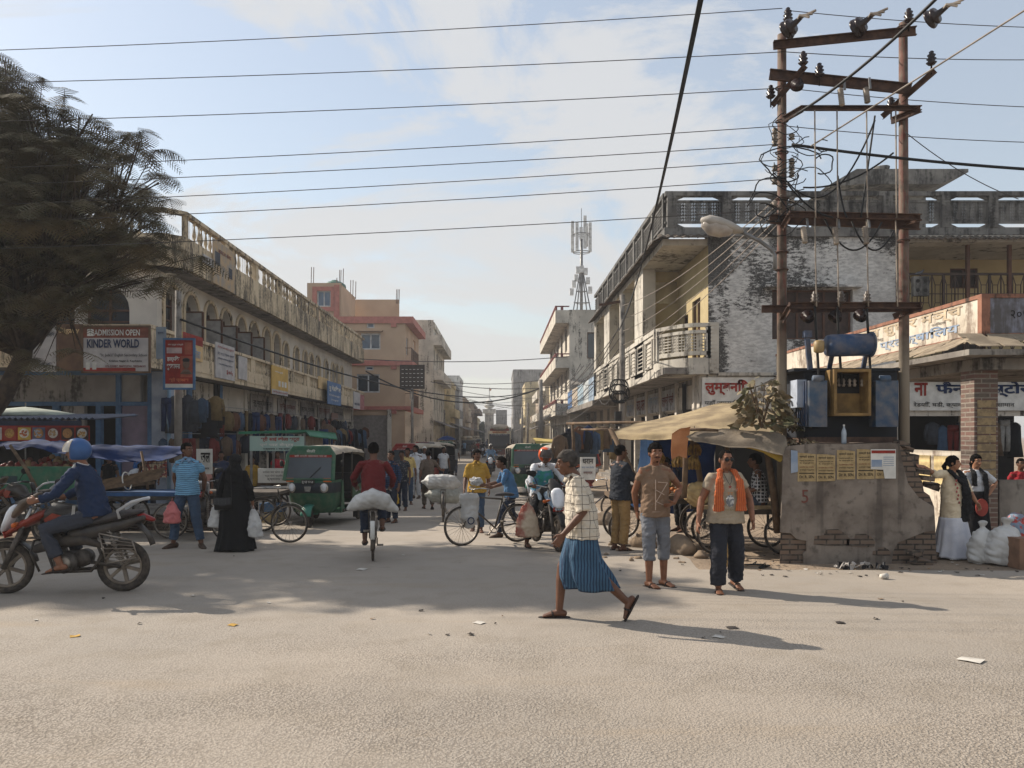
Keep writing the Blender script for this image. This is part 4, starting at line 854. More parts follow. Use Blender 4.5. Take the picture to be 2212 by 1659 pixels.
for i in range(26):
    u=1945+rnd.random()*70; v=1060+rnd.random()*8 if i<9 else 1190+rnd.random()*26; yq=Yp+rnd.uniform(-.15,.5) if i>9 else Yp+rnd.uniform(.1,1.2); p=V((px(u,yq),yq,pz(v,yq)))
    if i<9: p.z=pz(955+ (u-1945)*1.4,yq)
    M_=Matrix.Translation(p)@Euler((rnd.random()*.3,rnd.random()*.3,rnd.random()*.6)).to_matrix().to_4x4(); MB().box(-.11,.11,-.055,.055,-.035,.035,M_).build('loose_brick',BRK,PW)
# steps of brick on the broken right edge behind women
m=MB()
for i in range(7): m.box(px(1966+i*6,12.0),px(1985+i*6,12.0),12.0+.1*i,13.2,0,1.5-.12*i)
m.build('broken_edge',BRK,PW)
POST=mat('ochre_poster',(170,148,108),.9,(146,126,90),10,bump=.05)
for i,(u0,u1,v0,v1) in enumerate(((1722,1763,978,1040),(1763,1805,981,1040),(1807,1848,972,1036),(1850,1890,970,1035),(1890,1936,972,1034))):
    Yq=Yp-.034-.003*(i%2); o=thing('poster','%s ochre clinic poster pasted in the row on the transformer plinth'%('torn leftmost','second','tallest middle','fourth','mostly covered rightmost')[i],'poster',V((px((u0+u1)/2,Yq),Yq,pz((v0+v1)/2,Yq))),0,'ochre clinic posters on the plinth')
    w_=px(u1,Yq)-px(u0,Yq)-.012; h_=pz(v0,Yq)-pz(v1,Yq); q=MB(); n_=8; pts=[(-w_/2,0,-h_/2)]+[(w_/2,0,-h_/2+.01*rnd.random()),(w_/2,0,h_/2-.02*rnd.random()),(0,0,h_/2-.015*rnd.random()),(-w_/2,0,h_/2)]
    q.prism(pts,(0,-.002,0)); q.build('sheet',POST,o)
    for t,z_,hh,m_ in (('नामर्दी ईलाज',.36,.1,BINK),('मधुमेह बवासिर दमा',.22,.05,BINK),('पेट सम्बन्धी रोग',.14,.05,BINK),('क्लनिकि सेवा उपलब्ध',.0,.05,MAR),('सम्पर्क गर्नुहोस',-.1,.05,BINK),('Dr. R. SEN',-.34,.1,BINK)): letters(t,w_*.8,hh*h_,m_,o,(0,-.006,z_*h_),0,.01)
    MB().box(-w_*.42,w_*.42,-.0045,-.0025,-h_*.23,-h_*.2).build('rule',BINK,o)
o=thing('poster','white poster with red heading and blue picture at the right end of the plinth','poster',P(1908,1002,Yp-.045)); w_,h_=.36,.42
MB().prism([(-w_/2,0,-h_*.18),(0,0,-h_*.2),(.02,0,-h_/2),(w_/2,0,-h_/2),(w_/2,0,h_/2),(-w_/2,0,h_/2)],(0,-.002,0)).build('sheet',WHITE,o); MB().box(-w_/2+.01,w_/2-.01,-.006,-.003,h_*.36,h_*.46).build('heading',RINK,o); MB().box(-w_/2+.01,-.02,-.006,-.003,-h_*.1,h_*.14).build('picture',INKB,o)
for i in range(5): MB().box(0,w_/2-.03,-.006,-.003,h_*(.22-.07*i),h_*(.24-.07*i)).build('text_line',INKB,o)
o=thing('poster','small torn white and blue poster at the left end of the plinth','poster',P(1716,998,Yp-.045)); MB().prism([(-.05,0,-.16),(.05,0,-.14),(.045,0,.16),(-.05,0,.17)],(0,-.002,0)).build('sheet',INKB,o)
letters('5',.1,.19,mat('faded_maroon',(112,66,58),.9,bump=0),PW,(px(1737,Yp),Yp-.034,pz(1072,Yp)),0,.0)
# leafy shrub at the left pole
LEAF=NT('dusty_leaf'); k=LEAF; oi=k.nd('ObjectInfo'); LEAF=k.fin(k.mix(k.rng(k.noise(3,3),.35,.65),c(140,124,98),c(84,84,58)),.75)
def leafy(name,label,cen,rad,n,size,m_,stem_m,cat='shrub',group=None,droop=.5):
    o=thing(name,label,cat,cen,0,group); q=MB()
    for i in range(n):
        a=rnd.random()*6.28; r_=rnd.random()**.6; p=V((math.cos(a)*r_*rad[0],math.sin(a)*r_*rad[1],rad[2]*(.1+rnd.random()*1.5*(1-.5*r_))))
        d=V((math.cos(a),math.sin(a)-.3,-droop+rnd.uniform(-.4,.5))).normalized(); t,u_,n_=basis(d,(rnd.uniform(-1,1),rnd.uniform(-1,1),.3)); L=size*rnd.uniform(.6,1.2); W=L*.34
        q.add([p,p+t*L*.3+u_*W,p+t*L*.65+u_*W*.8,p+t*L+n_*L*.1,p+t*L*.65-u_*W*.8,p+t*L*.3-u_*W,p+t*L*.4-n_*L*.06],[(0,1,6),(1,2,6),(2,3,6),(3,4,6),(4,5,6),(5,0,6)])
    q.build('foliage',m_,o,True); q=MB()
    for i in range(7):
        a=rnd.random()*6.28; q.tube([(0,0,0),(math.cos(a)*rad[0]*.3,math.sin(a)*rad[1]*.3,rad[2]*.6),(math.cos(a)*rad[0]*.6,math.sin(a)*rad[1]*.6,rad[2]*1.2)],[.014,.01,.005],5)
    q.build('stem',stem_m,o); return o
leafy('leafy_plant','tall dusty broad leaved plant growing against the left transformer pole',P(1645,925,12.0),(.36,.25,.55),190,.17,LEAF,WOOD)
leafy('leafy_plant','smaller dusty plant right of the left pole at the transformer side',P(1712,935,12.3),(.22,.3,.4),110,.15,LEAF,WOOD)
leafy('dry_weeds','low dry weeds along the top of the masonry plinth',P(1720,962,11.9),(.3,.15,.08),120,.07,mat('dry_weed',(134,118,92),.9,bump=0),WOOD,'weeds')
o=thing('water_bottle','clear plastic water bottle standing on the plinth under the cable box','bottle',P(1823,959,11.8)); MB().lathe([(.03,0),(.036,.02),(.034,.1),(.037,.15),(.03,.2),(.013,.24),(.013,.27)],n=12).build('bottle_body',mat('clear_plastic',(170,180,190),.15,bump=0),o,True); MB().lathe([(.015,.26),(.015,.285)],n=8).build('cap',WHITE,o)
# ---------------- street poles and wires ----------------
def spole(label,u,vt,Y,r=.1,cap=None):
    o=thing('street_pole',label,'street pole',(px(u,Y),Y,gz(Y)),0,'concrete poles carrying street wires'); h_=pz(vt,Y)-gz(Y)
    MB().tube([(0,0,0),(0,0,h_*.5),(0,0,h_)],[r,r*.9,r*.75],8).build('pole',CONC,o,True); return o,h_
o,h_=spole('grey concrete pole wrapped in coiled cable in front of the mould-stained building',1344,637,26,.11)
for z_,r_ in ((.52,.28),(.55,.24),(.5,.2)): 
    q=MB(); 
    for j in range(4): q.torus((-.2+.05*j,-.15,h_*z_),(.3*j-.4,1,.1*j),r_,.014,20,5)
    q.build('cable_coil',BLACKP,o)
MB().bar((-.75,0,h_*.95),(.05,0,h_*.97),.08).build('arm',ANG,o); MB().box(-.25,-.05,-.2,.0,h_*.36,h_*.43).build('junction_box',BLACKP,o)
o,h_=spole('concrete pole standing before the tan and salmon house with a big grey board on top',890.5,838,40,.08)
q=MB(); q.box(-.62,.62,-.03,.03,h_-.05,h_+1.15); q.build('board',mat('board_grey',(74,66,62),.8),o)
for i in range(6): 
    for j in range(5): MB().box(-.52+.19*i,-.42+.19*i,-.04,-.03,h_+.1+.2*j,h_+.13+.2*j).build('board_lettering',WINK,o)
spole('leaning dark pole bundled with wires beside the cream balcony house',1168,820,60,.2)
spole('thin distant pole on the left row carrying a lamp',960,885,80,.1); spole('distant pole near the grey building on the right row',1128,880,110,.16); spole('far pole before the yellow patterned house',1140,870,95,.14)
o,h_=spole('weathered pole with the red greeting banner at the arcade corner',385,628,20.5,.11)
WIRE=mat('wire_grey',(70,66,64),.7,bump=0); CABLE=mat('black_cable',(22,22,22),.6,bump=0)
WN=[0]
def wire(label,a,b,sag=.2,r=.006,m_=WIRE,n=14,group='overhead wires'):
    a=V(a);b=V(b); pts=[]
    for i in range(n+1):
        t=i/n; p=a.lerp(b,t); p.z-=sag*4*t*(1-t); pts.append(p)
    o=MB().tube(pts,r,5).build('overhead_wire',m_,None,True); tag(o,label,'wire',group); return o
ordn=['topmost','second from the top','third from the top','fourth from the top','fifth from the top','sixth from the top','seventh from the top','lowest']
for i,(vl,vr) in enumerate(((98,18),(166,112),(250,190),(352,272),(388,311),(432,345),(470,385),(526,452))):
    wire('%s thin wire spanning the sky from the left tree to the poles'%ordn[i],P(-160,vl+16,12.8),P(1690,vr,12.25),.06,.0065)
for i,(v0,v1) in enumerate(((22,62),(112,128),(190,235),(272,310))):
    wire('%s wire leaving the transformer poles to the right edge'%ordn[i],P(1695,v0,12.2),P(2330,v1,12.4),.05,.0065)
wire('thick black cable sagging from the left transformer pole to the right edge',P(1710,312,12.1),P(2330,372,11.5),.05,.022,CABLE)
for i in range(4): wire('black cable %s of the bundle dropping from above to the coiled street pole'%('one','two','three','four')[i] if 0 else 'black cable in the steep bundle dropping from the top edge to the coiled street pole',P(1530-i*3,-60,9.5),P(1346-i*3,690+i*8,25.8),.5+.05*i,.014,CABLE,group='steep cable bundle')
for i,(u1,v1) in enumerate(((1345,660),(1345,690),(1346,715),(1347,745),(1348,770))):
    wire('%s slanting wire from the left transformer pole down to the street pole'%ordn[i],P(1688,420+i*14,12.3),P(u1,v1,25.8),.25,.008,mat('pale_wire',(150,140,130),.7,bump=0))
for i,(u1,v1) in enumerate(((1170,850),(1170,870),(1169,885),(1230,800),(1290,850),(1170,905))):
    wire('slack wire running on from the coiled street pole along the right side shopfronts',P(1344,700+i*22,25.9),P(u1,v1,60 if u1<1200 else 44),.9,.016,WIRE,group='slack wires on the right side')
for i in range(26):
    Ya=rnd.uniform(30,110); Yb=Ya+rnd.uniform(10,40); xa=4.6+rnd.uniform(-.8,.3); wire('tangled slack wire sagging between poles on the far right row',(xa,Ya,rnd.uniform(3.4,6)),(4.6+rnd.uniform(-1.2,.2),Yb,rnd.uniform(3.2,6)),rnd.uniform(.4,1.1),.018,WIRE,group='tangled wires on the far right row')
for i in range(9):
    Ya=65+i*11; wire('thin wire crossing the street far away between the two rows',(-5.6,Ya,5+rnd.random()*2.5),(4.6,Ya+rnd.uniform(-3,12),5.2+rnd.random()*2.4),.35,.03,WIRE,group='wires crossing the far street')
wire('long wire crossing the street from the arcade building to the cream balcony house',P(770,775,56),P(1230,770,61),.3,.03)
wire('dark cable from the banner pole along the arcade to the board pole',P(390,690,20.4),P(1165,840,59),1.2,.03,CABLE)
wire('dark wire from the far end of the arcade to the leaning bundled pole',P(790,802,57),P(1168,838,60),1.6,.05,CABLE)
wire('heavy twisted cable climbing from the left pole to the upper right edge',P(1715,250,12.1),P(2050,-30,8.6),.1,.02,CABLE)
wire('pale stay wire rising from the left pole to the right edge',P(1745,320,12.1),P(2280,-20,9),.0,.012,mat('pale_wire',(150,140,130),.7,bump=0))
for i,u in enumerate((1760,1808,1872,1935)):
    for (va,vb,du) in ((238,470,2),(470,662,4),(662,830 if u<1900 else 640,10)):
        if u>1900 and va>600: continue
        q=wire('down lead hanging between the crossarms of the transformer frame',P(u,va,11.95),P(u+du,vb,11.9),.0,.011 if va<600 else .02,INW if va<600 else CABLE,group='down leads of the transformer frame')
for i in range(26):
    a=P(1665+rnd.random()*75,275+rnd.random()*210,12.3); q=MB(); rr_=rnd.uniform(.1,.42); cen=a+V((rnd.uniform(-.25,.3),-.1,rnd.uniform(-.2,.1)))
    nrm=V((rnd.uniform(-.4,.4),1,rnd.uniform(-.4,.4))).normalized(); t,u_,n_=basis(nrm); pts=[cen+u_*math.cos(x*.35+i)*rr_*(1+.2*math.sin(x+i))+n_*math.sin(x*.35+i)*rr_*.7 for x in range(14)]
    q.tube(pts,rnd.choice((.006,.008,.011)),5); tag(q.build('loose_wire',CABLE,None,True),'tangled loop of loose black wire around the left transformer pole','wire','loose wire loops on the left pole')
for (ua,va,ub,vb,s) in ((1720,410,1890,260,.5),(1735,405,1930,330,.15),(1700,395,1800,470,.1),(1890,250,1860,470,.0),(1810,380,1830,470,.1),(1840,478,1930,500,.35),(1780,470,1905,480,.45)): wire('black service cable looping between the two transformer poles',P(ua,va,12.0),P(ub,vb,11.9),s,.014,CABLE,group='service cables between the poles')
wire('loose wire from the right pole sloping down to the right edge',P(1955,285,12.1),P(2200,430,12.5),.1,.007)
# ---------------- vehicles (each built facing +Y about its own ground point) ----------------
RUB=mat('tyre_rubber',(48,44,41),.9,(78,70,62),14,bump=.1); CHR=mat('chrome',(186,184,180),.25,me=.8,bump=0); CHD=mat('dusty_chrome',(150,142,132),.45,(116,106,96),6,me=.5); FRM=mat('frame_black',(44,40,38),.6,(66,58,50),9); ENG=mat('engine_grey',(92,86,80),.6,(62,56,52),12,me=.4,bump=.3)
SEAT=mat('seat_vinyl',(46,44,46),.7,(62,58,58),7); REDD=mat('bike_red',(142,54,36),.5,(120,46,32)); BDK=mat('bike_black',(30,29,31),.35,(46,42,40),6,dust=.12); HL=mat('headlamp_glass',(214,216,220),.1,bump=0); AMB=mat('amber_lens',(190,92,30),.3,bump=0); REDL=mat('red_lens',(140,26,20),.3,bump=0)
GRN=mat('auto_green',(24,86,62),.4,(20,74,54),1.5,dust=.2,bump=0); GRD=mat('auto_dark',(32,40,48),.5,bump=0); AGL=glassmat('auto_glass',(62,70,76),.22); CANV=mat('canvas_cream',(170,160,144),.9,(146,136,122),4,bump=.2); ARED=mat('auto_red',(140,36,34),.45,(122,32,30),1.5,dust=.2,bump=0)
def wheel(par,cx,cy,cz,Rr,r,ns=0,alloy=0,rim=CHD,n=32,hub=.03,rt=None):
    w_=MB().torus((cx,cy,cz),(1,0,0),Rr-r,r,n,8,rt or r).build('wheel',RUB,par,True)
    q=MB().torus((cx,cy,cz),(1,0,0),Rr-2*r,.012 if ns else .02,n,6,.016 if ns else r*.7); q.build('rim',rim,w_,True)
    q=MB(); q.tube([(cx-hub*1.6,cy,cz),(cx+hub*1.6,cy,cz)],hub,10)
    if alloy:
        for i in range(alloy):
            a=2*math.pi*i/alloy+.3; q.bar((cx,cy+math.cos(a)*hub,cz+math.sin(a)*hub),(cx,cy+math.cos(a)*(Rr-2*r),cz+math.sin(a)*(Rr-2*r)),.045,.035,side=(1,0,0))
        q.build('alloy_spokes',rim,w_)
    elif ns:
        for i in range(ns):
            a=2*math.pi*i/ns; b=a+.5*(1 if i%2 else -1); q.bar((cx+(.02 if i%4<2 else -.02),cy+math.cos(b)*hub*.8,cz+math.sin(b)*hub*.8),(cx,cy+math.cos(a)*(Rr-2*r),cz+math.sin(a)*(Rr-2*r)),.004)
        q.build('spokes',rim,w_)
    else: q.tube([(cx-r*.6,cy,cz),(cx+r*.6,cy,cz)],Rr-2.2*r,14); q.build('hub_plate',rim,w_)
    return w_
def bicycle(label,loc,rz,col=(44,42,42),tilt=0,group='bicycles in the street',basket=False,guard=True):
    o=thing('bicycle',label,'bicycle',loc,rz,group); o.rotation_euler=(0,tilt,rz); fm=mat('cycle_%d_%d'%(col[0],col[2]),col,.5,None,8,dust=.3,bump=0)
    Rr=.345; ya,yb=-.54,.56
    wheel(o,0,ya,Rr,Rr,.019,24); wheel(o,0,yb,Rr,Rr,.019,24)
    q=MB(); bb=(0,-.08,.28); st=(0,-.22,.78); hd=(0,.37,.84); hb=(0,.40,.68)
    for a,b in ((bb,st),(st,hd),(bb,hb),(hd,hb)): q.tube([a,b],.016,6)
    for s in (-.05,.05): q.tube([(s,ya,Rr),bb],.009,5); q.tube([(s,ya,Rr),(0,-.21,.76)],.008,5)
    q.build('frame',fm,o,True)
    q=MB(); 
    for s in (-.045,.045): q.tube([(s,.41,.66),(s,.5,.45),(s,yb,Rr)],.01,5)
    q.tube([(0,.37,.84),(0,.35,.95)],.012,6); q.build('fork',fm,o,True)
    q=MB(); q.tube([(-.27,.17,.98),(-.24,.3,1.0),(-.05,.38,.97),(.05,.38,.97),(.24,.3,1.0),(.27,.17,.98)],.011,6); q.build('handlebar',CHR,o,True)
    MB().tube([(0,-.36,.86),(0,-.25,.87),(0,-.1,.86)],[(.1,.03),(.08,.035),(.025,.02)],10,side=(1,0,0),round=True).build('saddle',SEAT,o,True)
    MB().tube([(0,-.22,.78),(0,-.24,.85)],.012,6).build('seat_post',CHD,o)
    q=MB(); q.tube([(-.035,-.08,.28),(.035,-.08,.28)],.02,8); q.torus((.04,-.08,.28),(1,0,0),.085,.008,20,5); q.bar((.06,-.08,.28),(.06,.02,.16),.016); q.bar((-.06,-.08,.28),(-.06,-.18,.4),.016); q.box(.05,.15,-.01,.05,.145,.17); q.box(-.15,-.05,-.21,-.15,.39,.415); q.build('crank',CHD,o)
    if guard:
        for cy,a0,a1 in ((ya,60,215),(yb,40,150)):
            q=MB(); pts=[(0,cy+math.cos(R(a))*(Rr+.025),Rr+math.sin(R(a))*(Rr+.025)) for a in range(a0,a1,12)]; q.tube(pts,[(.03,.004)]*len(pts),6,side=(1,0,0)); q.build('mudguard',fm if cy<0 else CHD,o,True)
    q=MB(); 
    for s in (-.06,.06): q.bar((s,-.3,.76),(s,-.78,.74),.012); q.bar((s,-.76,.74),(s*.9,ya,Rr),.009)
    for i in range(4): q.bar((-.06,-.36-.13*i,.755),(.06,-.36-.13*i,.755),.01)
    q.build('carrier',fm,o); return o
def motorbike(label,loc,rz,col=BDK,accent=REDD,tilt=0,plate='',group='motorcycles',guardrail=True):
    o=thing('motorcycle',label,'motorcycle',loc,rz,group); o.rotation_euler=(0,tilt,rz); ya,yb=-.62,.66; Rr=.30
    wheel(o,0,ya,Rr,Rr,.048,0,6,mat('alloy_dusty',(130,118,104),.6,(100,90,80),6)); wheel(o,0,yb,Rr,Rr,.042,0,6,MC['alloy_dusty'])
    q=MB()
    for s in (-.085,.085): q.tube([(s,.36,.98),(s,.47,.72)],.021,8)
    q.build('fork_tube',CHR,o,True); q=MB()
    for s in (-.085,.085): q.tube([(s,.46,.75),(s,yb,Rr)],.032,8)
    q.build('fork_leg',ENG,o,True)
    q=MB(); pts=[(0,yb+math.cos(R(a))*(Rr+.03),Rr+math.sin(R(a))*(Rr+.03)) for a in range(25,170,12)]; q.tube(pts,[(.065,.012)]*len(pts),8,side=(1,0,0)); q.build('front_fender',col,o,True)
    q=MB(); q.tube([(0,.22,.88),(0,.12,.93),(0,-.05,.90),(0,-.2,.80)],[(.1,.07),(.155,.13),(.135,.12),(.07,.06)],14,side=(1,0,0),round=True); t_=q.build('tank',col,o,True)
    for s in (-1,1):
        q=MB(); q.prism([(s*.135,.2,.86),(s*.155,.1,.93),(s*.15,-.0,.9),(s*.15,.05,.82),(s*.13,-.03,.8),(s*.13,.16,.78)],(s*.012,0,0)); q.build('tank_decal',accent,t_)
        q=MB(); q.prism([(s*.1,.3,.8),(s*.14,.16,.8),(s*.14,-.02,.66),(s*.1,.1,.6)],(s*.02,0,0)); q.build('shroud',col,o)
        q=MB(); q.tube([(s*.11,-.1,.68),(s*.12,-.3,.7),(s*.1,-.62,.78),(s*.06,-.86,.86)],[(.02,.06),(.03,.075),(.03,.06),(.02,.03)],8,side=(1,0,0),round=True); q.build('side_panel',col,o,True)
    MB().lathe([(.035,0),(.04,.01),(.03,.02)],(0,.07,1.04),(0,0,1),12).build('fuel_cap',CHR,t_,True)
    q=MB(); q.tube([(0,-.12,.82),(0,-.28,.81),(0,-.45,.85),(0,-.62,.9),(0,-.76,.92)],[(.1,.04),(.14,.05),(.15,.055),(.13,.05),(.09,.035)],12,side=(1,0,0),round=True); q.build('seat',SEAT,o,True)
    q=MB(); q.tube([(-.13,-.62,.86),(-.145,-.6,.95),(-.14,-.76,1.05),(-.1,-.87,1.08),(0,-.9,1.08),(.1,-.87,1.08),(.14,-.76,1.05),(.145,-.6,.95),(.13,-.62,.86)],.018,8); q.build('grab_rail',mat('silver_rail',(190,190,192),.4,bump=0),o,True)
    MB().tube([(0,-.84,.87),(0,-.93,.84)],[(.07,.04),(.05,.03)],8,side=(1,0,0),round=True).build('tail_lamp',REDL,o,True)
    q=MB(); q.tube([(0,-.78,.8),(0,-.9,.66),(0,-.95,.54)],[(.09,.015),(.1,.012),(.1,.01)],8,side=(1,0,0)); q.build('rear_fender',FRM,o,True)
    # engine
    q=MB(); q.tube([(0,.14,.62),(0,.08,.42)],[(.085,.09),(.1,.1)],10,side=(1,0,0)); 
    for i in range(6): q.tube([(0,.17-.012*i,.66-.03*i),(0,.168-.012*i,.65-.03*i)],.12,10)
    q.build('cylinder',ENG,o); MB().tube([(-.15,-.02,.36),(.15,-.02,.36)],[.12,.12],16).build('crankcase',ENG,o,True); MB().tube([(-.16,-.02,.36),(-.175,-.02,.36)],[.09,.06],16).build('engine_cover',CHD,o,True); MB().tube([(-.08,-.18,.4),(.08,-.18,.4)],[.1,.1],14).build('gearbox',ENG,o,True); MB().tube([(-.1,.3,.52),(-.13,.05,.6),(-.12,-.25,.62),(-.1,-.4,.55)],[(.02,.05),(.03,.07),(.03,.06),(.02,.03)],8,side=(1,0,0),round=True).build('engine_shroud',FRM,o,True)
    q=MB()
    for s in (-.1,.1): q.tube([(0,.3,.92),(s*.6,.2,.5),(s,.1,.25),(s,-.3,.26),(s,-.42,.42),(s*.8,-.3,.72)],.018,6)
    for s in (-.09,.09): q.tube([(s,-.3,.36),(s,ya,Rr)],.022,6)
    q.build('frame',FRM,o,True)
    for s in (-.12,.12):
        q=MB(); q.tube([(s,-.5,.74),(s,ya-.02,Rr+.03)],.014,6); 
        for i in range(9): q.torus((s,-.51-.012*i,.7-.037*i),(0,-.3,1),.03,.008,10,4)
        q.build('shock_absorber',CHD,o,True)
    q=MB(); q.tube([(.1,.2,.5),(.13,.2,.3),(.14,-.1,.24),(.15,-.35,.27)],.02,8); q.tube([(.15,-.35,.27),(.16,-.8,.36)],[.04,.045],10,round=True); q.build('exhaust',CHD,o,True)
    # front cowl + lamp
    q=MB(); q.tube([(0,.55,.93),(0,.46,1.04),(0,.34,1.12)],[(.1,.035),(.125,.05),(.07,.025)],14,side=(1,0,0),round=True); q.build('headlight_cowl',col if col is not BDK else mat('cowl_grey',(110,98,86),.45,(82,74,66),5),o,True)
    q=MB(); q.tube([(0,.66,.79),(0,.60,.92)],[(.105,.04),(.115,.055)],12,side=(1,0,0),round=True); q.build('headlight',HL,o,True)
    q=MB(); q.tube([(0,.6,.72),(0,.46,.8),(0,.3,.88)],[(.1,.03),(.14,.05),(.14,.06)],12,side=(1,0,0),round=True); q.build('cowl_trim',accent,o)
    q=MB(); q.prism([(-.09,.66,.72),(.09,.66,.72),(.09,.64,.65),(-.09,.64,.65)],(0,.01,0)); q.build('number_plate',REDP,o)
    if plate: letters(plate,.15,.05,WINK,o,(0,.685,.685),math.pi,.0)
    q=MB(); q.tube([(-.38,.18,1.04),(-.3,.24,1.06),(-.12,.34,1.02),(.12,.34,1.02),(.3,.24,1.06),(.38,.18,1.04)],.013,7); q.build('handlebar',CHR,o,True)
    for s in (-1,1):
        q=MB(); q.tube([(s*.37,.185,1.04),(s*.27,.265,1.055)],.02,8); q.build('grip',SEAT,o,True); q=MB(); q.tube([(s*.24,.28,1.06),(s*.28,.26,1.16),(s*.33,.24,1.22)],.007,6); q.tube([(s*.3,.235,1.24),(s*.38,.225,1.26)],[(.055,.012),(.04,.012)],10,side=(0,.2,1),round=True); q.build('mirror',BLACKP,o,True)
        q=MB(); q.tube([(s*.1,.5,.82),(s*.19,.5,.8)],[.012,.03],8,round=True); q.build('indicator',AMB,o,True)
        q=MB(); q.tube([(s*.12,-.1,.3),(s*.22,-.1,.3)],.014,6); q.build('footrest',FRM,o)
    if guardrail:
        q=MB(); x=-.2; Pp=[(x,-.42,.7),(x,-.78,.62),(x,-.84,.42),(x,-.5,.36)]
        for a,b in zip(Pp,Pp[1:]+Pp[:1]): q.tube([a,b],.009,5)
        for i in range(1,6): t=i/6; q.tube([V(Pp[0]).lerp(V(Pp[3]),t),V(Pp[1]).lerp(V(Pp[2]),t)],.006,4)
        q.build('saree_guard',CHD,o,True)
    q=MB(); q.tube([(-.2,.22,.28),(-.24,.3,.5),(-.15,.3,.62),(.15,.3,.62),(.24,.3,.5),(.2,.22,.28)],.013,6); q.build('crash_bar',FRM,o,True)
    return o
def ushape(hw,yb,yf,r,z,n=5):
    pts=[(-hw,yb,z)]
    for i in range(n+1): a=R(180-90*i/n); pts.append((-hw+r+r*math.cos(a),yf-r+r*math.sin(a),z))
    for i in range(n+1): a=R(90-90*i/n); pts.append((hw-r+r*math.cos(a),yf-r+r*math.sin(a),z))
    pts.append((hw,yb,z)); return pts
def loftU(mb,rows): 
    n=len(rows[0]); mb.add([p for r_ in rows for p in r_],[(i*n+j,i*n+j+1,(i+1)*n+j+1,(i+1)*n+j) for i in range(len(rows)-1) for j in range(n-1)])
def auto(label,loc,rz,body=GRN,text=('श्री','लु १ह ९२५४'),group='auto rickshaws'):
    o=thing('auto_rickshaw',label,'auto rickshaw',loc,rz,group)
    q=MB(); loftU(q,[ushape(.42,.55,.98,.25,.3),ushape(.55,.45,1.12,.3,.45),ushape(.6,.4,1.2,.3,.75),ushape(.6,.4,1.18,.28,.98)]); q.add([(-.42,.55,.3),(.42,.55,.3),(.3,.98,.3),(-.3,.98,.3)],[(0,1,2,3)]); cw=q.build('front_cowl',body,o,'auto')
    q=MB(); loftU(q,[ushape(.605,.6,1.195,.3,.72),ushape(.61,.6,1.225,.3,.76),ushape(.61,.6,1.225,.3,.88),ushape(.605,.6,1.19,.28,.93)]); q.build('lamp_band',GRD,o,'auto')
    # windscreen frame
    def fy(z): return 1.18-.22*(z-.98)/.7
    q=MB(); fr=[(-.6,fy(.98),.98),(-.57,fy(1.5),1.5),(-.45,fy(1.64),1.64),(.45,fy(1.64),1.64),(.57,fy(1.5),1.5),(.6,fy(.98),.98)]
    q.tube(fr,[(.05,.035)]*6,8); q.tube([(-.6,fy(1.0),1.0),(.6,fy(1.0),1.0)],.03,8); q.prism([(-.52,fy(1.5),1.5),(.52,fy(1.5),1.5),(.45,fy(1.66),1.66),(-.45,fy(1.66),1.66)],(0,.02,0)); q.build('windscreen_frame',body,o,'auto')
    q=MB(); q.prism([(-.57,fy(1.02),1.02),(.57,fy(1.02),1.02),(.54,fy(1.5),1.5),(-.54,fy(1.5),1.5)],(0,.008,0)); ws=q.build('windscreen',AGL,o)
    MB().prism([(-.54,fy(1.45)+.01,1.45),(.54,fy(1.45)+.01,1.45),(.53,fy(1.5)+.01,1.5),(-.53,fy(1.5)+.01,1.5)],(0,.004,0)).build('sun_strip',REDP,ws)
    letters(text[0],.22,.07,WINK,ws,(0,fy(1.58)+.03,1.58),math.pi,.01); letters('श्री राप्ती यातायात प्रा ल',.8,.05,WINK,ws,(0,fy(1.48)+.02,1.475),math.pi,.01)
    MB().bar((.0,fy(1.02)+.02,1.0),(-.28,fy(1.25)+.02,1.25),.014).build('wiper',BLACKP,ws)
    # roof
    q=MB(); rows=[]
    for y,h_,w_ in ((.9,1.66,.5),(.6,1.70,.62),(.1,1.72,.66),(-.6,1.70,.66),(-1.15,1.66,.66),(-1.25,1.5,.64)):
        rows.append([(w_*math.sin(R(a)),y,h_-.16*(1-math.cos(R(a)))-.03*rnd.random()) for a in range(-90,91,15)])
    n=len(rows[0]); q.add([p for r_ in rows for p in r_],[(i*n+j,i*n+j+1,(i+1)*n+j+1,(i+1)*n+j) for i in range(5) for j in range(n-1)]); q.build('roof_canopy',CANV,o,True)
    q=MB()
    for s in (-1,1):
        q.tube([(s*.64,-1.2,.5),(s*.65,-1.2,1.5)],.025,6); q.tube([(s*.64,-.1,.5),(s*.65,-.1,1.55)],.022,6); q.tube([(s*.6,.5,.9),(s*.64,.55,1.55)],.022,6); q.tube([(s*.64,-1.2,1.05),(s*.64,-.1,1.05)],.015,6); q.bar((s*.63,-1.2,.32),(s*.63,.5,.32),.05)
    q.build('side_frame',FRM,o,True)
    q=MB()
    for s in (-1,1): q.prism([(s*.62,-1.28,.3),(s*.62,-.15,.3),(s*.64,-.15,.78),(s*.64,-1.28,.85)],(s*.02,0,0)); q.prism([(s*.6,.35,.3),(s*.6,.6,.3),(s*.62,.6,.95),(s*.62,.5,.95)],(s*.015,0,0))
    q.box(-.62,.62,-1.3,-1.27,.35,1.05); q.box(-.6,.6,-1.25,.55,.27,.31); q.build('rear_body',body,o)
    q=MB(); q.box(-.58,.58,-1.05,-.5,.5,.62); q.box(-.58,.58,-1.15,-1.02,.6,1.05); q.box(-.3,.3,.0,.28,.5,.6); q.build('seat',SEAT,o); MB().box(-.62,.62,-1.255,-1.24,1.05,1.62).build('rear_curtain',BLACKP,o)
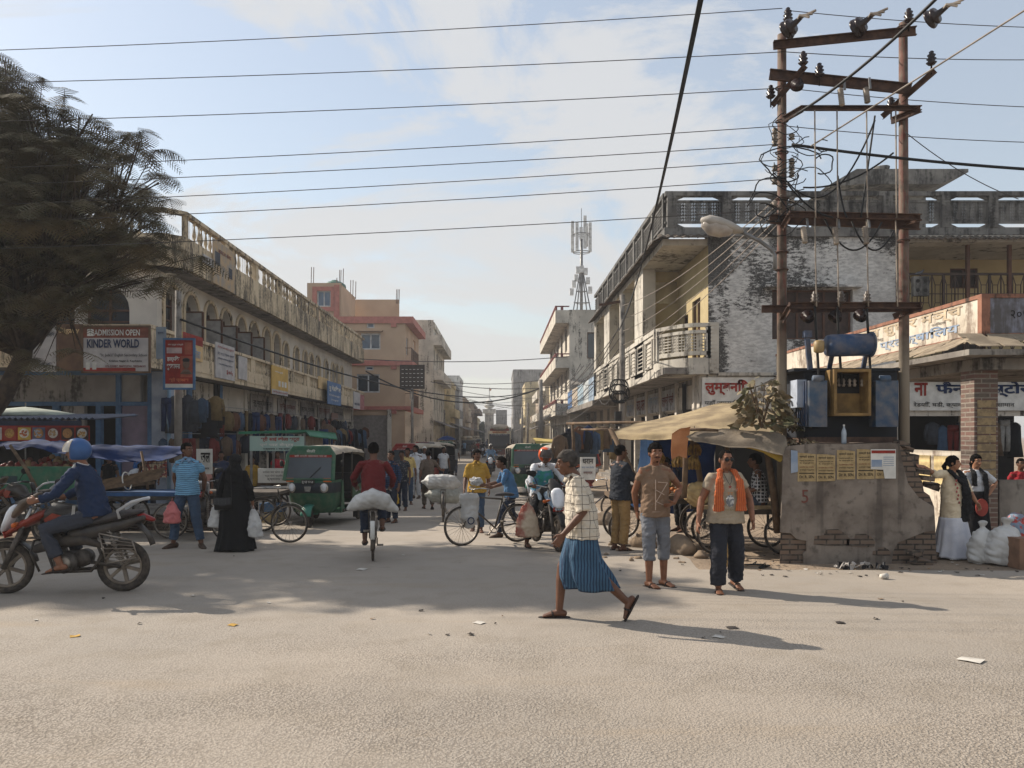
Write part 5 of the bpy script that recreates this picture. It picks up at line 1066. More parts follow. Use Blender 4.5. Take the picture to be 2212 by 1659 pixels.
    for s in (-1,1):
        q=MB(); q.lathe([(.001,.05),(.06,.04),(.085,.02)],(s*.4,1.21,.83),(0,1,0),16); hl=q.build('headlight',HL,o,True); q=MB(); q.lathe([(.082,-.03),(.1,-.03),(.1,.03),(.085,.035)],(s*.4,1.21,.83),(0,1,0),18); q.build('bezel',CHR,hl,True)
        MB().box(s*.46-.09,s*.46+.09,1.12,1.19,.98-.03,1.03).build('indicator',AMB,o)
        q=MB(); q.tube([(s*.62,.95,1.25),(s*.74,.98,1.3)],.01,5); q.ball((s*.76,.97,1.32),(.05,.03,.07),10,8); q.build('mirror',BLACKP,o,True)
    MB().box(-.16,.16,1.17,1.235,.895,1.0).build('number_plate',BLACKP,o); letters(text[1],.28,.06,WINK,o,(0,1.245,.945),math.pi,.01)
    q=MB(); q.prism([(-.09,1.225,.86),(.09,1.225,.86),(.065,1.225,.76),(-.065,1.225,.76)],(0,.02,0)); q.build('badge',CHR,o)
    wheel(o,0,1.12,.2,.2,.045,0,0,FRM,24,rt=.05)
    for s in (-.58,.58): wheel(o,s,-.85,.2,.2,.045,0,0,FRM,20,rt=.05)
    q=MB(); pts=[(0,1.12+math.cos(R(a))*.25,.22+math.sin(R(a))*.25) for a in range(10,171,16)]; q.tube(pts,[(.13,.03)]*len(pts),8,side=(1,0,0)); q.build('front_mudguard',mat('fender_green',(58,122,106),.5,bump=0) if body is GRN else body,o,True)
    for s in (-1,1): MB().box(s*.6-.06,s*.6+.06,-.55,-.53,.08,.4).build('mud_flap',BLACKP,o)
    return o
def cart(label,loc,rz,L=1.9,W=1.05,H=.85,board=WOOD,nw=3,group='handcarts and barrows',Rr=.34):
    o=thing('handcart',label,'cart',loc,rz,group); MB().box(-W/2,W/2,-L/2,L/2,H,H+.06).build('platform',board,o)
    q=MB()
    for s in (-1,1): q.bar((s*W/2,-L/2,H-.04),(s*W/2,L/2,H-.04),.05,.07)
    for y in (-L*.35,L*.35):
        for s in (-1,1): q.bar((s*(W/2-.06),y,H-.05),(s*(W/2-.06),y,Rr),.035)
        q.bar((-W/2,y,Rr),(W/2,y,Rr),.03)
    q.build('undercarriage',FRM,o)
    for y in (-L*.35,L*.35):
        for s in (-1,1): wheel(o,s*(W/2-.02),y,Rr,Rr,.02,20)
    return o
# --- placed vehicles
g0=G(685,1141)
A1=auto('green auto rickshaw facing the camera at the left kerb with dusty cream canopy',(px(688,17.4)-.1,18.6,gz(18)),R(180-6),GRN,('मेजी','लु १ह ९२५४'))
A1.scale=(.9,1,1.06)
def cp_auto(u,v,rz,label,swap=None,s=1):
    p=G(u,v); return copy_tree(A1,(p.x,p.y+1.1,p.z),rz,label,swap=swap)
SW={'auto_green':ARED,'fender_green':ARED}
cp_auto(963,1010,R(180),'green auto rickshaw standing far back on the left side of the road')
cp_auto(898,1060,R(180-25),'red auto rickshaw nearest in the left queue behind the man in a yellow shirt',SW)
cp_auto(935,1035,R(180-20),'dark canopied auto rickshaw in the left queue behind the white shirted men',{'auto_green':GRD,'fender_green':GRD})
cp_auto(925,1022,R(180-20),'red auto rickshaw farther back in the left queue',SW)
cp_auto(1136,1072,R(180+4),'green auto rickshaw facing the camera behind the boy in the blue shirt')
cp_auto(1192,1066,R(180+4),'green and red auto rickshaw behind the rider in the orange helmet',{'fender_green':ARED})
cp_auto(1232,1072,R(180+30),'red auto rickshaw partly hidden behind the walking old man',SW)
# small white signboard behind right autos etc. later. bus
BUS=thing('bus','cream and maroon bus with covered luggage on its roof coming down the street','bus',(px(1079,80),83,gz(82)),R(180)); BC=mat('bus_cream',(226,214,188),.4,bump=0); BM=mat('bus_maroon',(110,48,36),.5,bump=0); BG=glassmat('bus_glass',(34,38,48),.5)
q=MB(); q.box(-1.13,1.13,-6,2.9,.95,2.75); q.prism([(-1.13,2.9,.95),(1.13,2.9,.95),(1.13,3.05,1.3),(1.05,2.85,2.75),(-1.05,2.85,2.75),(-1.13,3.05,1.3)],(0,-.02,0)); b_=q.build('body',BC,BUS)
q=MB(); q.box(-1.14,1.14,-6.01,3.02,.4,.95); q.build('lower_panel',BM,BUS); q=MB(); q.prism([(-1.0,3.08,1.3),(1.0,3.08,1.3),(1.02,2.96,2.45),(-1.02,2.96,2.45)],(0,.03,0)); wn_=q.build('windscreen',BG,BUS)
MB().prism([(-1.02,3.1,1.3),(1.02,3.1,1.3),(.98,3.12,1.1),(.5,3.13,1.0),(-.5,3.13,1.0),(-.98,3.12,1.1)],(0,.02,0)).build('black_grille',BLACKP,BUS); MB().box(-.95,.95,2.95,3.02,2.3,2.45).build('sun_visor_strip',NAVY,wn_); letters('SRI DURGA MATA TRAVELS',1.7,.1,WINK,wn_,(0,3.05,2.375),math.pi,.01)
MB().box(-.7,.7,2.88,2.95,2.58,2.7).build('route_board',mat('route_orange',(190,110,50),.6,bump=0),BUS); MB().box(-.95,.95,-4,2.4,2.78,3.0).build('roof_rack',mat('rack_red',(140,56,36),.7),BUS)
q=MB(); q.tube([(0,-4,3.1),(0,-2,3.2),(0,.5,3.15),(0,2.3,3.05)],[(.8,.25),(.9,.3),(.9,.32),(.75,.2)],12,side=(1,0,0),round=True); q.build('tarpaulin',CANV,BUS,True,jit=.08)
for s in (-1,1):
    wheel(BUS,s*.95,1.9,.45,.45,.1,0,0,FRM,20,rt=.13); wheel(BUS,s*.95,-3.6,.45,.45,.1,0,0,FRM,20,rt=.13); MB().lathe([(.09,0),(.07,.04),(.001,.05)],(s*.8,3.02,.78),(0,1,0),12).build('headlight',HL,BUS,True); MB().box(s*1.2-.06,s*1.2+.06,3.0,3.1,1.5,1.95).build('mirror',BLACKP,BUS); MB().prism([(s*1.136,2.5,1.2),(s*1.136,-5.6,1.2),(s*1.136,-5.6,2.4),(s*1.136,2.5,2.4)],(s*.008,0,0)).build('side_window',BG,BUS)
MB().box(-.25,.25,3.02,3.06,.72,.88).build('number_plate',BLACKP,BUS); letters('लु ४०५८',.4,.12,WINK,BUS,(0,3.07,.8),math.pi,.01)
for i in range(3): MB().box(-.5,.5,3.03,3.05,1.0-.001-.06*i-.02,.98-.06*i).build('grille_slat',BM,BUS)
# far jeep on the left
JP=thing('pickup_truck','distant grey loaded pickup truck on the left of the street beyond the pedestrians','pickup truck',(px(1012,95),95,gz(95)),R(180)); q=MB(); q.box(-.8,.8,-3,1.2,.5,1.1); q.box(-.78,.78,-.2,1.0,1.1,1.75); q.box(-.78,.78,1.0,1.8,.5,1.15); q.build('body',mat('jeep_grey',(86,92,96),.5),JP); MB().box(-.7,.7,1.0,1.02,1.2,1.65).build('windscreen',GLASS,JP); q=MB(); q.box(-.85,.85,-3,.8,1.76,1.85); [q.ball((rnd.uniform(-.6,.6),rnd.uniform(-2.6,.5),2.0),(.35,.4,.25),8,6) for i in range(8)]; q.build('roof_load',CANV,JP)
for s in (-.7,.7): wheel(JP,s,1.1,.33,.33,.07,0,0,FRM,16,rt=.1); wheel(JP,s,-2.2,.33,.33,.07,0,0,FRM,16,rt=.1)
for s in (-.55,.55): MB().ball((s,1.8,.85),(.1,.05,.1),8,6).build('headlight',HL,JP,True)
copy_tree(JP,(px(1030,140),140,gz(140)),R(180),'small pale vehicle far down the left of the street near the monument',swap={'jeep_grey':PAL[3]})
# motorcycles
gm=G(135,1262)
pF=G(30,1302); pB=G(250,1262); gy=(pF.y+pB.y)/2
M1=motorbike('dusty black and red motorcycle ridden across the junction at the left edge',(px(146,9.3),9.3,gz(9.3)+.0),R(90+6),BDK,REDD,plate='')
M2=motorbike('black motorcycle with silver headlamp ridden by the man in the orange helmet',(px(1185,13.0),13.6,gz(13)),R(180+14),BLACKP,mat('bike_blue_grey',(120,140,158),.4,bump=0),plate='लु १२ प',guardrail=False)
MC3=copy_tree(M2,(px(1060,42),42,gz(42)),R(180),'dark motorcycle in front of the bus ridden by the man in pale blue')
MC4=copy_tree(M2,(px(1024,72),72,gz(72)),R(180),'distant motorcycle with bright headlamp on the left half of the street')
MC5=copy_tree(M2,(px(1043,84),84,gz(84)),R(180),'very distant motorcycle beside the bus')
M6=copy_tree(M1,(px(40,14.5),14.5,gz(14)),R(70),'parked dark motorcycle behind the moving one at the left edge')
M7=copy_tree(M1,(px(425,15.2),15.4,gz(15)),R(20),'parked motorcycle between the striped shirt man and the black robed woman')
# bicycles
pr=G(808,1214); BK1=bicycle('black bicycle ridden away from the camera with a white sack on its carrier',(px(793,11.8),12.4,gz(12)),R(8),(60,56,54))
BK2=bicycle('old black bicycle with a white sack on its handlebar pushed by a boy',(px(1060,13.6),14.1,gz(14)),R(118),(52,46,42))
BK3=bicycle('dark bicycle under two bulging white sacks pushed up the street',(px(953,18.5),19.3,gz(19)),R(3),(56,52,50))
BK4=bicycle('red and blue bicycle parked on the dirt at the right side',(px(1283,18.5),19,gz(19)),R(-110),(40,44,70))
BK5=bicycle('bicycle with big spoked wheels standing behind the black robed woman',(px(540,13.8),14.3,gz(14)),R(-95),(50,46,44))
# carts under the right tarp
C1=cart('fruit barrow with bicycle wheels under the canvas awning',(px(1440,14),14.2,gz(14)),R(88),2.0,1.1,.82)
C2=cart('wooden plank barrow where the man in the plaid shirt sits',(px(1610,12.9),13.0,gz(13)),R(90),1.5,.9,.72,mat('plank_yellow',(160,140,106),.9,(130,112,84),6))
C3=cart('blue rimmed handcart with bundled wood at the left',(px(250,14.5),15.5,gz(15)),R(90),2.2,1.0,.8,mat('cart_blue',(54,88,130),.8,(44,72,108),4))
C4=cart('grey barrow with baskets behind the black robed woman',(px(492,16.4),16.9,gz(16)),R(90),2.0,1.0,.74,mat('grey_planks',(92,84,76),.9,(70,62,56),6))
C5=cart('low barrow with metal basins beside the food stall',(px(596,19),20.3,gz(20)),R(90),1.4,.9,.8)
C6=cart('green panelled vegetable cart at the left edge',(px(110,15.5),16.2,gz(16)),R(86),2.9,1.2,.95,WOOD)
q=MB(); q.tube([(0,-.86,.62),(0,-.9,.5),(0,-.91,.36)],[(.032,.006)]*3,8,side=(1,0,0)); q.build('white_mudguard_tail',WHITE,BK1,True)
# ---------------- tarps, stalls, goods ----------------
TARP=mat('dirty_canvas',(158,140,108),.95,(122,106,82),2.5,bump=.4,bs=9); TARPY=mat('yellow_tarp',(178,150,62),.8,(150,124,52),3,bump=.2); BTARP=mat('blue_tarp',(18,48,98),.9,(12,34,72),2.5,bump=.4,bs=7); BTL=mat('pale_blue_tarp',(120,156,196),.7,(70,112,168),1.5,bump=.3)
def canopy(name,label,rows,m_,th=.012,jit=.035,sub=4,cat='tarpaulin',group=None):
    """rows of control points (u,v,Y), back row first; resampled into a sagging sheet"""
    pts=[[V((px(u,Y),Y,pz(v,Y))) for u,v,Y in r_] for r_ in rows]; A=[]
    def ip(l,t):
        f=t*(len(l)-1); i=min(int(f),len(l)-2); return l[i].lerp(l[i+1],f-i)
    nr=(len(pts)-1)*sub; ncl=28
    for i in range(nr+1):
        f=i/nr*(len(pts)-1); k_=min(int(f),len(pts)-2); t=f-k_; r_=[]
        for j in range(ncl+1):
            s=j/ncl; p=ip(pts[k_],s).lerp(ip(pts[k_+1],s),t); p=p+noise.noise_vector(p*2.3)*jit+V((0,0,noise.noise(p*6)*jit*.5)); r_.append(p)
        A.append(r_)
    cen=sum((p for r_ in A for p in r_),V((0,0,0)))/(len(A)*len(A[0])); o=thing(name,label,cat,cen,0,group,world=True); MB().sheet(A,th).build('sheet',m_,o,True); return o
CN=canopy('canvas_awning','large dirty canvas awning sagging over the right hand barrows',[[(1425,905,15.6),(1500,885,15.8),(1560,868,15.8),(1600,868,15.6),(1650,884,15.4),(1690,905,15)],[(1350,920,14.4),(1440,912,14.2),(1520,898,14),(1590,890,13.8),(1640,905,13.6),(1690,922,13.2)],[(1318,937,13.6),(1380,940,13.2),(1440,940,12.9),(1490,945,12.6),(1600,945,12.3),(1690,945,12.0)],[(1320,945,13.5),(1380,951,13.15),(1440,950,12.85),(1490,952,12.5),(1600,962,12.1),(1697,968,11.8)]],TARP)
canopy('canvas_awning','grey folded canvas flap with yellow hem along the front edge of the awning',[[(1500,932,12.25),(1560,925,12.15),(1620,930,12.0),(1680,930,11.8),(1697,940,11.75)],[(1482,942,12.2),(1550,946,12.0),(1620,950,11.8),(1680,958,11.65),(1700,962,11.6)],[(1500,955,12.15),(1560,962,11.95),(1620,968,11.75),(1665,978,11.6),(1700,985,11.55)]],mat('grey_canvas',(132,120,104),.95,(104,94,82),3,bump=.4),group=None)
canopy('yellow_tarp_edge','yellow lining hanging below the right corner of the grey canvas flap',[[(1600,962,11.9),(1640,968,11.8),(1672,975,11.7),(1700,965,11.65)],[(1610,966,11.9),(1650,976,11.8),(1685,1000,11.7),(1698,985,11.65)]],TARPY)
canopy('orange_cloth','faded orange cloth draped over the awning edge beside its middle post',[[(1452,935,12.35),(1470,925,12.35),(1490,922,12.35)],[(1450,970,12.3),(1468,960,12.3),(1486,965,12.3)],[(1452,992,12.3),(1466,985,12.3),(1483,990,12.3)]],mat('faded_orange',(184,126,84),.9,(160,104,66),3),cat='cloth')
canopy('blue_backdrop','bright blue plastic sheet hanging behind the fruit barrow',[[(1385,950,16),(1440,945,16),(1500,945,16),(1550,955,16)],[(1370,1100,15.8),(1440,1105,15.8),(1500,1105,15.8),(1545,1095,15.8)]],BTARP,jit=.09)
canopy('blue_backdrop','pale blue faded plastic sheet at the left end of the blue backdrop',[[(1385,950,15.9),(1400,950,15.9),(1412,955,15.8)],[(1360,1095,15.6),(1390,1100,15.6),(1404,1102,15.6)]],BTL,jit=.08)
def wpost(label,a,b,r=.035,m_=WOOD,group='wooden awning posts'): o=thing('wooden_post',label,'post',a,0,group,world=True); MB().tube([a,V(a).lerp(V(b),.5)+V((.02,0,.01)),b],[r,r*.95,r*.8],7).build('timber',m_,o,True); return o
wpost('long dark pole leaning at the left end of the canvas awning',P(1400,1100,13.2),P(1318,925,13.4),.05)
wpost('upright timber post in the middle of the awning front',P(1478,1075,12.6),P(1478,930,12.4),.045); wpost('slanting dark timber behind the man with the orange scarf',P(1520,1090,13.4),P(1492,935,13),.05); wpost('dark upright timber left of the seated plaid man',P(1572,1110,13.4),P(1570,945,13.2),.05); wpost('slanting grey post at the right end of the awning beside the plinth',P(1680,1150,12.4),P(1655,960,12.2),.06); wpost('thin crosswise stick lying on the canvas awning edge',P(1490,928,12.2),P(1552,930,12.1),.025)
wpost('thin horizontal bamboo rail left of the awning',P(1225,915,18),P(1440,912,15),.03); wpost('second bamboo rail just below the first',P(1250,928,18),P(1400,930,15.5),.025); wpost('upright bamboo at the end of the bamboo rails',P(1238,1000,18),P(1236,912,18),.04)
# bananas, sacks, fruit
def bananas(u,v,Y,label): 
    o=thing('banana_bunch',label,'bananas',P(u,v,Y),0,'banana bunches hanging under the awning'); q=MB()
    for i in range(12):
        a=i*.55; d=V((math.cos(a)*.1,math.sin(a)*.1,0)); q.tube([(0,0,.05),d*.7+V((0,0,-.02)),d+V((0,0,-.1)),d*.9+V((0,0,-.18))],[.012,.022,.022,.01],6)
    q.build('fruit',mat('old_banana',(150,120,60),.7,(96,72,40),12),o,True); MB().tube([(0,0,.05),(0,0,.3)],.005,4).build('string',CABLE,o)
for u,v,Y in ((1422,978,13.6),(1466,985,12.9),(1497,990,12.8),(1500,960,13.1)): bananas(u,v,Y,{1422:'brownish banana bunch above the bending fruit seller',1466:'banana bunch under the hanging orange cloth',1497:'large banana bunch right of the middle post',1500:'small banana bunch hung high right of the middle post'}[u])
def pile(name,label,cen,rad,n,r,mats,cat='produce',group=None,base=None):
    o=thing(name,label,cat,cen,0,group); 
    for k_,m_ in enumerate(mats):
        q=MB()
        for i in range(n//len(mats)):
            a=rnd.random()*6.28; s=rnd.random()**.5; q.ball((math.cos(a)*s*rad[0],math.sin(a)*s*rad[1],rad[2]*(1-s)*rnd.uniform(.4,1)+r),(r*rnd.uniform(.8,1.2),)*3 if 0 else (r,r,r*.9),8,6)
        q.build('produce_heap',m_,o,True)
    return o
F1=mat('apple_red',(130,40,34),.5,bump=0);F2=mat('orange_fruit',(186,110,44),.6,bump=0);F3=mat('guava',(150,160,84),.6,bump=0);F4=mat('potato',(136,110,80),.8,bump=0)
pile('fruit_pile','mixed fruit heaped on the barrow under the awning',(px(1440,14),14.2,gz(14)+.88),(.85,.45,.22),120,.045,[F2,F4,F3])
pile('vegetable_pile','heap of brown and red produce on the green vegetable cart',(px(90,16.2),16.2,gz(16)+1.15),(1.1,.5,.45),150,.06,[F4,F1,mat('onion',(120,70,62),.6,bump=0)])
for lb,p,s,rz_ in (('pale round sack slung at the side of the fruit barrow beside the scarfed man',P(1508,1068,12.9),(.22,.2,.2),0),): 
    o=thing('sack',lb,'sack',p,0,'sacks'); wrinkled('sack_cloth',MB().ball((0,0,0),s,14,10),mat('sack_straw',(184,158,112),.9,(150,124,84),5,bump=.3),o,.014,.04)
def sack(name,label,u,v,w_,h_,m_,cat='sack',group=None,knot=True,lean=0,d=None):
    p=G(u,v); o=thing(name,label,cat,p,0,group); q=MB(); n=9; pr=[(.82,0),(.98,.12),(1,.3),(.95,.5),(.8,.7),(.55,.86),(.2,.95),(.12,1.0),(.25,1.08),(.3,1.14)] if knot else [(.85,0),(1,.15),(1,.45),(.8,.75),(.5,.95),(.35,1.0)]
    pts=[(lean*z,0,z*h_) for r_,z in pr]; q.tube(pts,[(r_*w_/2,(d or w_*.8)/2*r_) for r_,z in pr],20,side=(1,0,0)); wrinkled('sack_cloth',q,m_,o,.014,.035,3.2)
    return o
WSK=mat('white_plastic_sack',(190,189,186),.6,(158,155,150),3,bump=.5,bs=7)
sack('garbage_sack','smaller tied white plastic sack next to the woman in the white skirt',2122,1216,.42,.52,WSK,'sack','white sacks at the right edge'); sack('garbage_sack','bigger tied white plastic sack right of the smaller one',2168,1220,.56,.58,WSK,'sack','white sacks at the right edge',lean=.05)
sack('garbage_sack','grey blue sack full of crushed bottles behind the white sacks',2195,1195,.5,.62,mat('bottle_heap',(120,134,150),.4,(170,60,50),14,.5,.55,bump=.6,bs=16),'sack',None,False)
sack('gunny_sack','yellowish gunny sack leaning on the ground behind the scarfed man',1585,1222,.32,.6,mat('gunny',(160,134,86),.95,(130,108,70),8,bump=.4),'sack',None,False,-.2)
o=thing('cardboard_box','brown and red box edge behind the white sacks at the right border','box',G(2205,1228)); MB().box(-.08,.3,-.1,.2,0,.42).build('carton',mat('carton',(134,104,84),.9,bump=0),o)
# food stall with banner, left centre
ST=thing('food_stall','street food stall with green roof and printed banner behind the auto rickshaw','stall',(px(620,19.5),19.6,gz(19)),world=True)
Y=19.0; xa,xb=px(552,Y),px(694,Y)
q=MB(); q.prism([(px(530,Y),Y-.5,pz(938,Y)),(px(672,Y),Y-.5,pz(934,Y)),(px(725,20.6),20.6,pz(940,20.6)),(px(600,20.6),20.6,pz(936,20.6))],(0,0,.06)); q.prism([(px(672,Y),Y-.5,pz(934,Y)),(px(725,20.6),20.6,pz(940,20.6)),(px(729,20.4),20.4,pz(950,20.4)),(px(682,Y),Y-.6,pz(943,Y))],(0,0,.03)); q.build('green_roof',mat('green_sheet',(44,112,86),.7,(36,92,72),3),ST)
q=MB(); q.box(xa,xb-.3,Y-.45,Y-.42,pz(974,Y-.4),pz(942,Y-.4)); bn=q.build('banner',mat('banner_mint',(150,172,166),.8,(130,156,150),1.5,bump=0),ST)
for t,cx,cz,w_,h_,m_ in (('श्री साईं छोला भटूरा',.08,.28,.72,.34,RINK),('एवं चाट सेन्टर',.0,-.08,.62,.26,WINK),('कृष्णनगर २ बस पार्क',0,-.36,.5,.14,BINK)): letters(t,w_*(xb-.3-xa),h_*.37,m_,bn if 0 else ST,((xa+xb-.3)/2+cx,Y-.46,pz(958,Y)+cz*.36),0,.025)
q=MB(); q.prism([(xb-.3,Y-.43,pz(974,Y)),(px(697,20.3),20.3,pz(973,20.3)),(px(697,20.3),20.3,pz(944,20.3)),(xb-.3,Y-.43,pz(941,Y))],(0,.02,0)); q.build('side_banner',mat('banner_tan',(150,140,124),.8,(128,112,96),6,bump=0),ST)
q=MB()
for x,y in ((xa+.03,Y-.42),(xb-.3,Y-.4),(xa+.03,20.4),(xb-.1,20.4)): q.bar((x,y,gz(Y)),(x,y,pz(936,Y)),.05)
q.build('post',STEEL,ST); q=MB(); q.box(xa,xb-.2,Y-.4,Y+.5,gz(Y)+.75,gz(Y)+.8); q.build('counter',STEEL,ST)
q=MB(); q.box(px(557,Y-.5),px(634,Y-.5),Y-.5,Y-.3,pz(1043,Y-.5),pz(1012,Y-.5)); q.build('sign_panel',WHITE,ST)
for i,t in enumerate(('समोसा चाट छोला पानी पुरी','भटूरा मोमो चाउमीन >>>','कृष्णनगर >>')): letters(t,.62-.1*i,.065,BINK,ST,(px(597,Y-.5),Y-.51,pz(1020+8*i,Y-.5)),0,.0)
# left stalls
MS=thing('menu_stall','snack stall with corrugated roof and a strip of food pictures at the left edge','stall',(px(80,18.5),18.6,gz(18)),world=True); Y=18.5
q=MB(); n=44; a,b=px(-40,Y),px(232,Y); row=lambda yy,zz:[(a+(b-a)*i/(n*2),yy,zz+.025*math.sin(i*math.pi/2)) for i in range(2*n+1)]
q.sheet([row(Y-.5,pz(906,Y)),row(Y+1.6,pz(898,Y)+.05)],.015); q.build('corrugated_roof',mat('blue_tin',(62,74,96),.6,(48,58,78),3),MS); MB().box(a,b-.4,Y-.4,Y-.36,pz(921,Y),pz(909,Y)).build('fascia',mat('navy_board',(36,48,74),.7,bump=0),MS)
q=MB(); q.box(a,px(213,Y),Y-.42,Y-.40,pz(952,Y),pz(920,Y)); q.build('menu_board',REDP,MS)
FC=[(190,150,90),(176,160,120),(196,160,90),(190,110,70),(170,176,186),(180,150,110),(186,140,90)]; FB=[(60,40,36),(190,190,190),(150,60,50),(196,170,80),(90,100,130),(120,40,36),(60,44,44)]
for i in range(8):
    u0=-30+i*30.5; cx=px(u0+15,Y); cz=pz(936,Y); t=MB().box(cx-.14,cx+.14,Y-.435,Y-.425,cz-.145,cz+.13).build('food_tile',mat('tile_%d'%(i%7),FB[i%7],.7,bump=0),MS)
    p=MB(); p.tube([(cx,Y-.44,cz),(cx,Y-.455,cz)],[(.11,.11),(.1,.1)],14,side=(1,0,0)); p.build('plate_picture',WINK if i%2 else mat('bun',(176,130,80),.7),t); p=MB()
    for j in range(14): p.ball((cx+rnd.uniform(-.07,.07),Y-.46,cz+rnd.uniform(-.06,.06)),(.025,.006,.02),6,4)
    p.build('food_picture',mat('food_%d'%(i%7),FC[i%7],.7,[x*.7 for x in FC[i%7]],30,bump=0),t)
q=MB(); 
for x in (a+.1,b-.5): q.bar((x,Y-.3,gz(Y)),(x,Y-.3,pz(905,Y)),.06)
q.build('post',BLUEP,MS); MB().box(a,b-.6,Y-.2,Y+.6,gz(Y),gz(Y)+.9).build('counter',BLUEP,MS)
o=thing('umbrella','pale flat umbrella top rising behind the corrugated stall roof','umbrella',(px(55,20),20,pz(896,20))); MB().lathe([(.001,.2),(.1,.19),(.7,.11),(1.3,0),(1.3,-.04)],n=16).build('canopy',mat('umbrella_mint',(170,178,166),.8),o,True); MB().tube([(0,0,-2.6),(0,0,.3)],.02,6).build('pole',STEEL,o)
canopy('blue_tarp_roof','long sagging blue tarp roof over the left side stalls',[[(60,955,17.5),(150,962,17.5),(260,962,17.5),(405,963,17.5)],[(60,962,16.3),(150,965,16.2),(260,966,16.2),(405,966,16)],[(100,975,16.1),(170,985,16.0),(260,996,16.0),(340,995,15.9),(385,985,15.9),(404,968,15.9)]],BTARP,jit=.05)
canopy('blue_tarp_roof','crumpled bright blue tarp edge over the vegetable cart',[[(0,958,17),(60,950,17),(110,952,17),(190,956,17)],[(5,965,15.9),(60,962,15.9),(110,966,15.9),(190,972,15.9)],[(10,972,15.8),(60,966,15.8),(110,974,15.8),(190,990,15.8)]],BTARP,jit=.07)
q=thing('green_panel','flat green board forming the front of the vegetable cart','panel',P(75,1035,15.3)); MB().box(-1.3,.95,-.02,.02,-.26,.24).build('board',mat('cart_green',(46,108,82),.8,(38,92,70),3,dust=.2),q); MB().box(-.62,-.32,-.03,-.02,-.06,.06).build('paint_patch',mat('slate_patch',(50,66,70),.8,bump=0),q)
wpost('bare wooden pole leaning across the green vegetable cart',P(85,1065,14.8),P(22,962,15),.035); wpost('pole holding up the right corner of the blue tarp roof',P(322,1080,15.8),P(305,975,15.9),.03)
o=thing('timber_bundle','weathered timber bundle tied with white rope on the blue handcart','timber',P(260,1045,15.2)); q=MB()
for i in range(6): q.bar((-.75,-.1+.06*i,-.18+.03*i),(.75,-.1+.06*i,.1+.03*i+.02*rnd.random()),.06,.05)
q.build('timber',WOOD,o); MB().torus((.1,.05,.05),(1,0,.2),.17,.012,16,5).build('rope',WHITE,o)
o=thing('snack_strip_rack','rack of hanging red and brown snack packets beside the left stall','display rack',P(335,1000,16.2)); q=MB()
for i in range(5):
    for j in range(8): q.box(-.25+.1*i,-.17+.1*i,-.02,.02,.2-.07*j,.26-.07*j)
q.build('packets',mat('packet_mix',(130,50,42),.5,(190,170,140),11,.45,.55,bump=0),o); MB().box(-.28,.28,0,.03,.28,.31).build('rail',STEEL,o)
# brick kerb of left side & plinths
o=thing('brick_plinth','low broken brick and stone plinth behind the left side carts','plinth',(px(320,16.8),17,gz(17))); MB().box(-3.5,1.2,-.2,2.5,0,.32).build('masonry',BRK,o); MB().box(-3.5,1.2,-.2,2.5,.322,.34).build('top_screed',CONC,o)
o=thing('yellow_crate','worn yellow and blue crate under the barrow behind the robed woman','crate',G(590,1128)); MB().box(-.25,.25,-.15,.15,0,.25).build('crate_body',YELP,o); MB().box(-.27,.27,-.17,.17,.253,.45).build('blue_tin',BLUEP,o)
# boulders and rubble on the right
STONE=mat('boulder',(136,118,98),.95,(108,94,80),3,bump=.5,bs=8)
def rock(label,u,v,s,name='boulder',group='stones on the dirt'):
    p=G(u,v); o=thing(name,label,'stone',p,rnd.random()*6,group); q=MB().ball((0,0,s[2]*.35),s,14,10).build('stone',STONE,o,True)
    for vv in q.data.vertices: vv.co+=noise.noise_vector(V(vv.co)/max(s)*1.1+p)*max(s)*.3
rock('big round boulder at the foot of the bicycle on the right',1305,1133,(.3,.24,.2)); rock('long pale boulder beneath the fruit barrow left side',1395,1180,(.34,.3,.18)); rock('dark elongated rock under the barrow between the two standing men',1472,1195,(.32,.22,.2)); rock('round stone right of the dark elongated rock',1500,1192,(.13,.12,.1)); rock('small angular stone beside the scarfed man',1515,1205,(.12,.1,.08)); rock('little flat stone near the gunny sack',1560,1208,(.08,.08,.05))
for i in range(34):
    u=rnd.uniform(1260,1690); v=rnd.uniform(1120,1225); rock('small rubble stone scattered on the dirt below the barrows',u,v,(rnd.uniform(.02,.06),)*2+(rnd.uniform(.015,.04),),'rubble_stone','rubble on the dirt')
# paper litter
LW=mat('paper_scrap',(206,200,190),.9,bump=0); LY=mat('yellow_scrap',(190,150,70),.9,bump=0); LD=mat('dark_scrap',(60,54,50),.9,bump=0)
big=[(2097,1428,.085,LW,'largest white paper square lying on the road at the right'),(782,1231,.07,LW,'white paper strip lying behind the cyclist'),(1035,1347,.05,LW,'small white paper left of the walking man'),(162,1376,.04,LY,'yellow scrap on the sunlit road at the left'),(503,1352,.04,LY,'pale yellow scrap in the middle left of the road'),(1552,1377,.05,LW,'white scrap in the shadow of the walking man'),(1815,1347,.04,LD,'dark leaf scrap right of the walking man shadow'),(1582,1358,.05,LD,'dark crumpled leaf on the road near the shadow')]
for i,(u,v,s,m_,lb) in enumerate(big):
    p=G(u,v); o=thing('paper_scrap',lb,'litter',(p.x,p.y,p.z+.006),rnd.random()*3,'litter on the road'); q=MB(); n=3; q.sheet([[(s*(i_-1),s*.8*(j-1),.012*rnd.random()) for j in range(3)] for i_ in range(3)],.002); q.build('paper',m_,o)
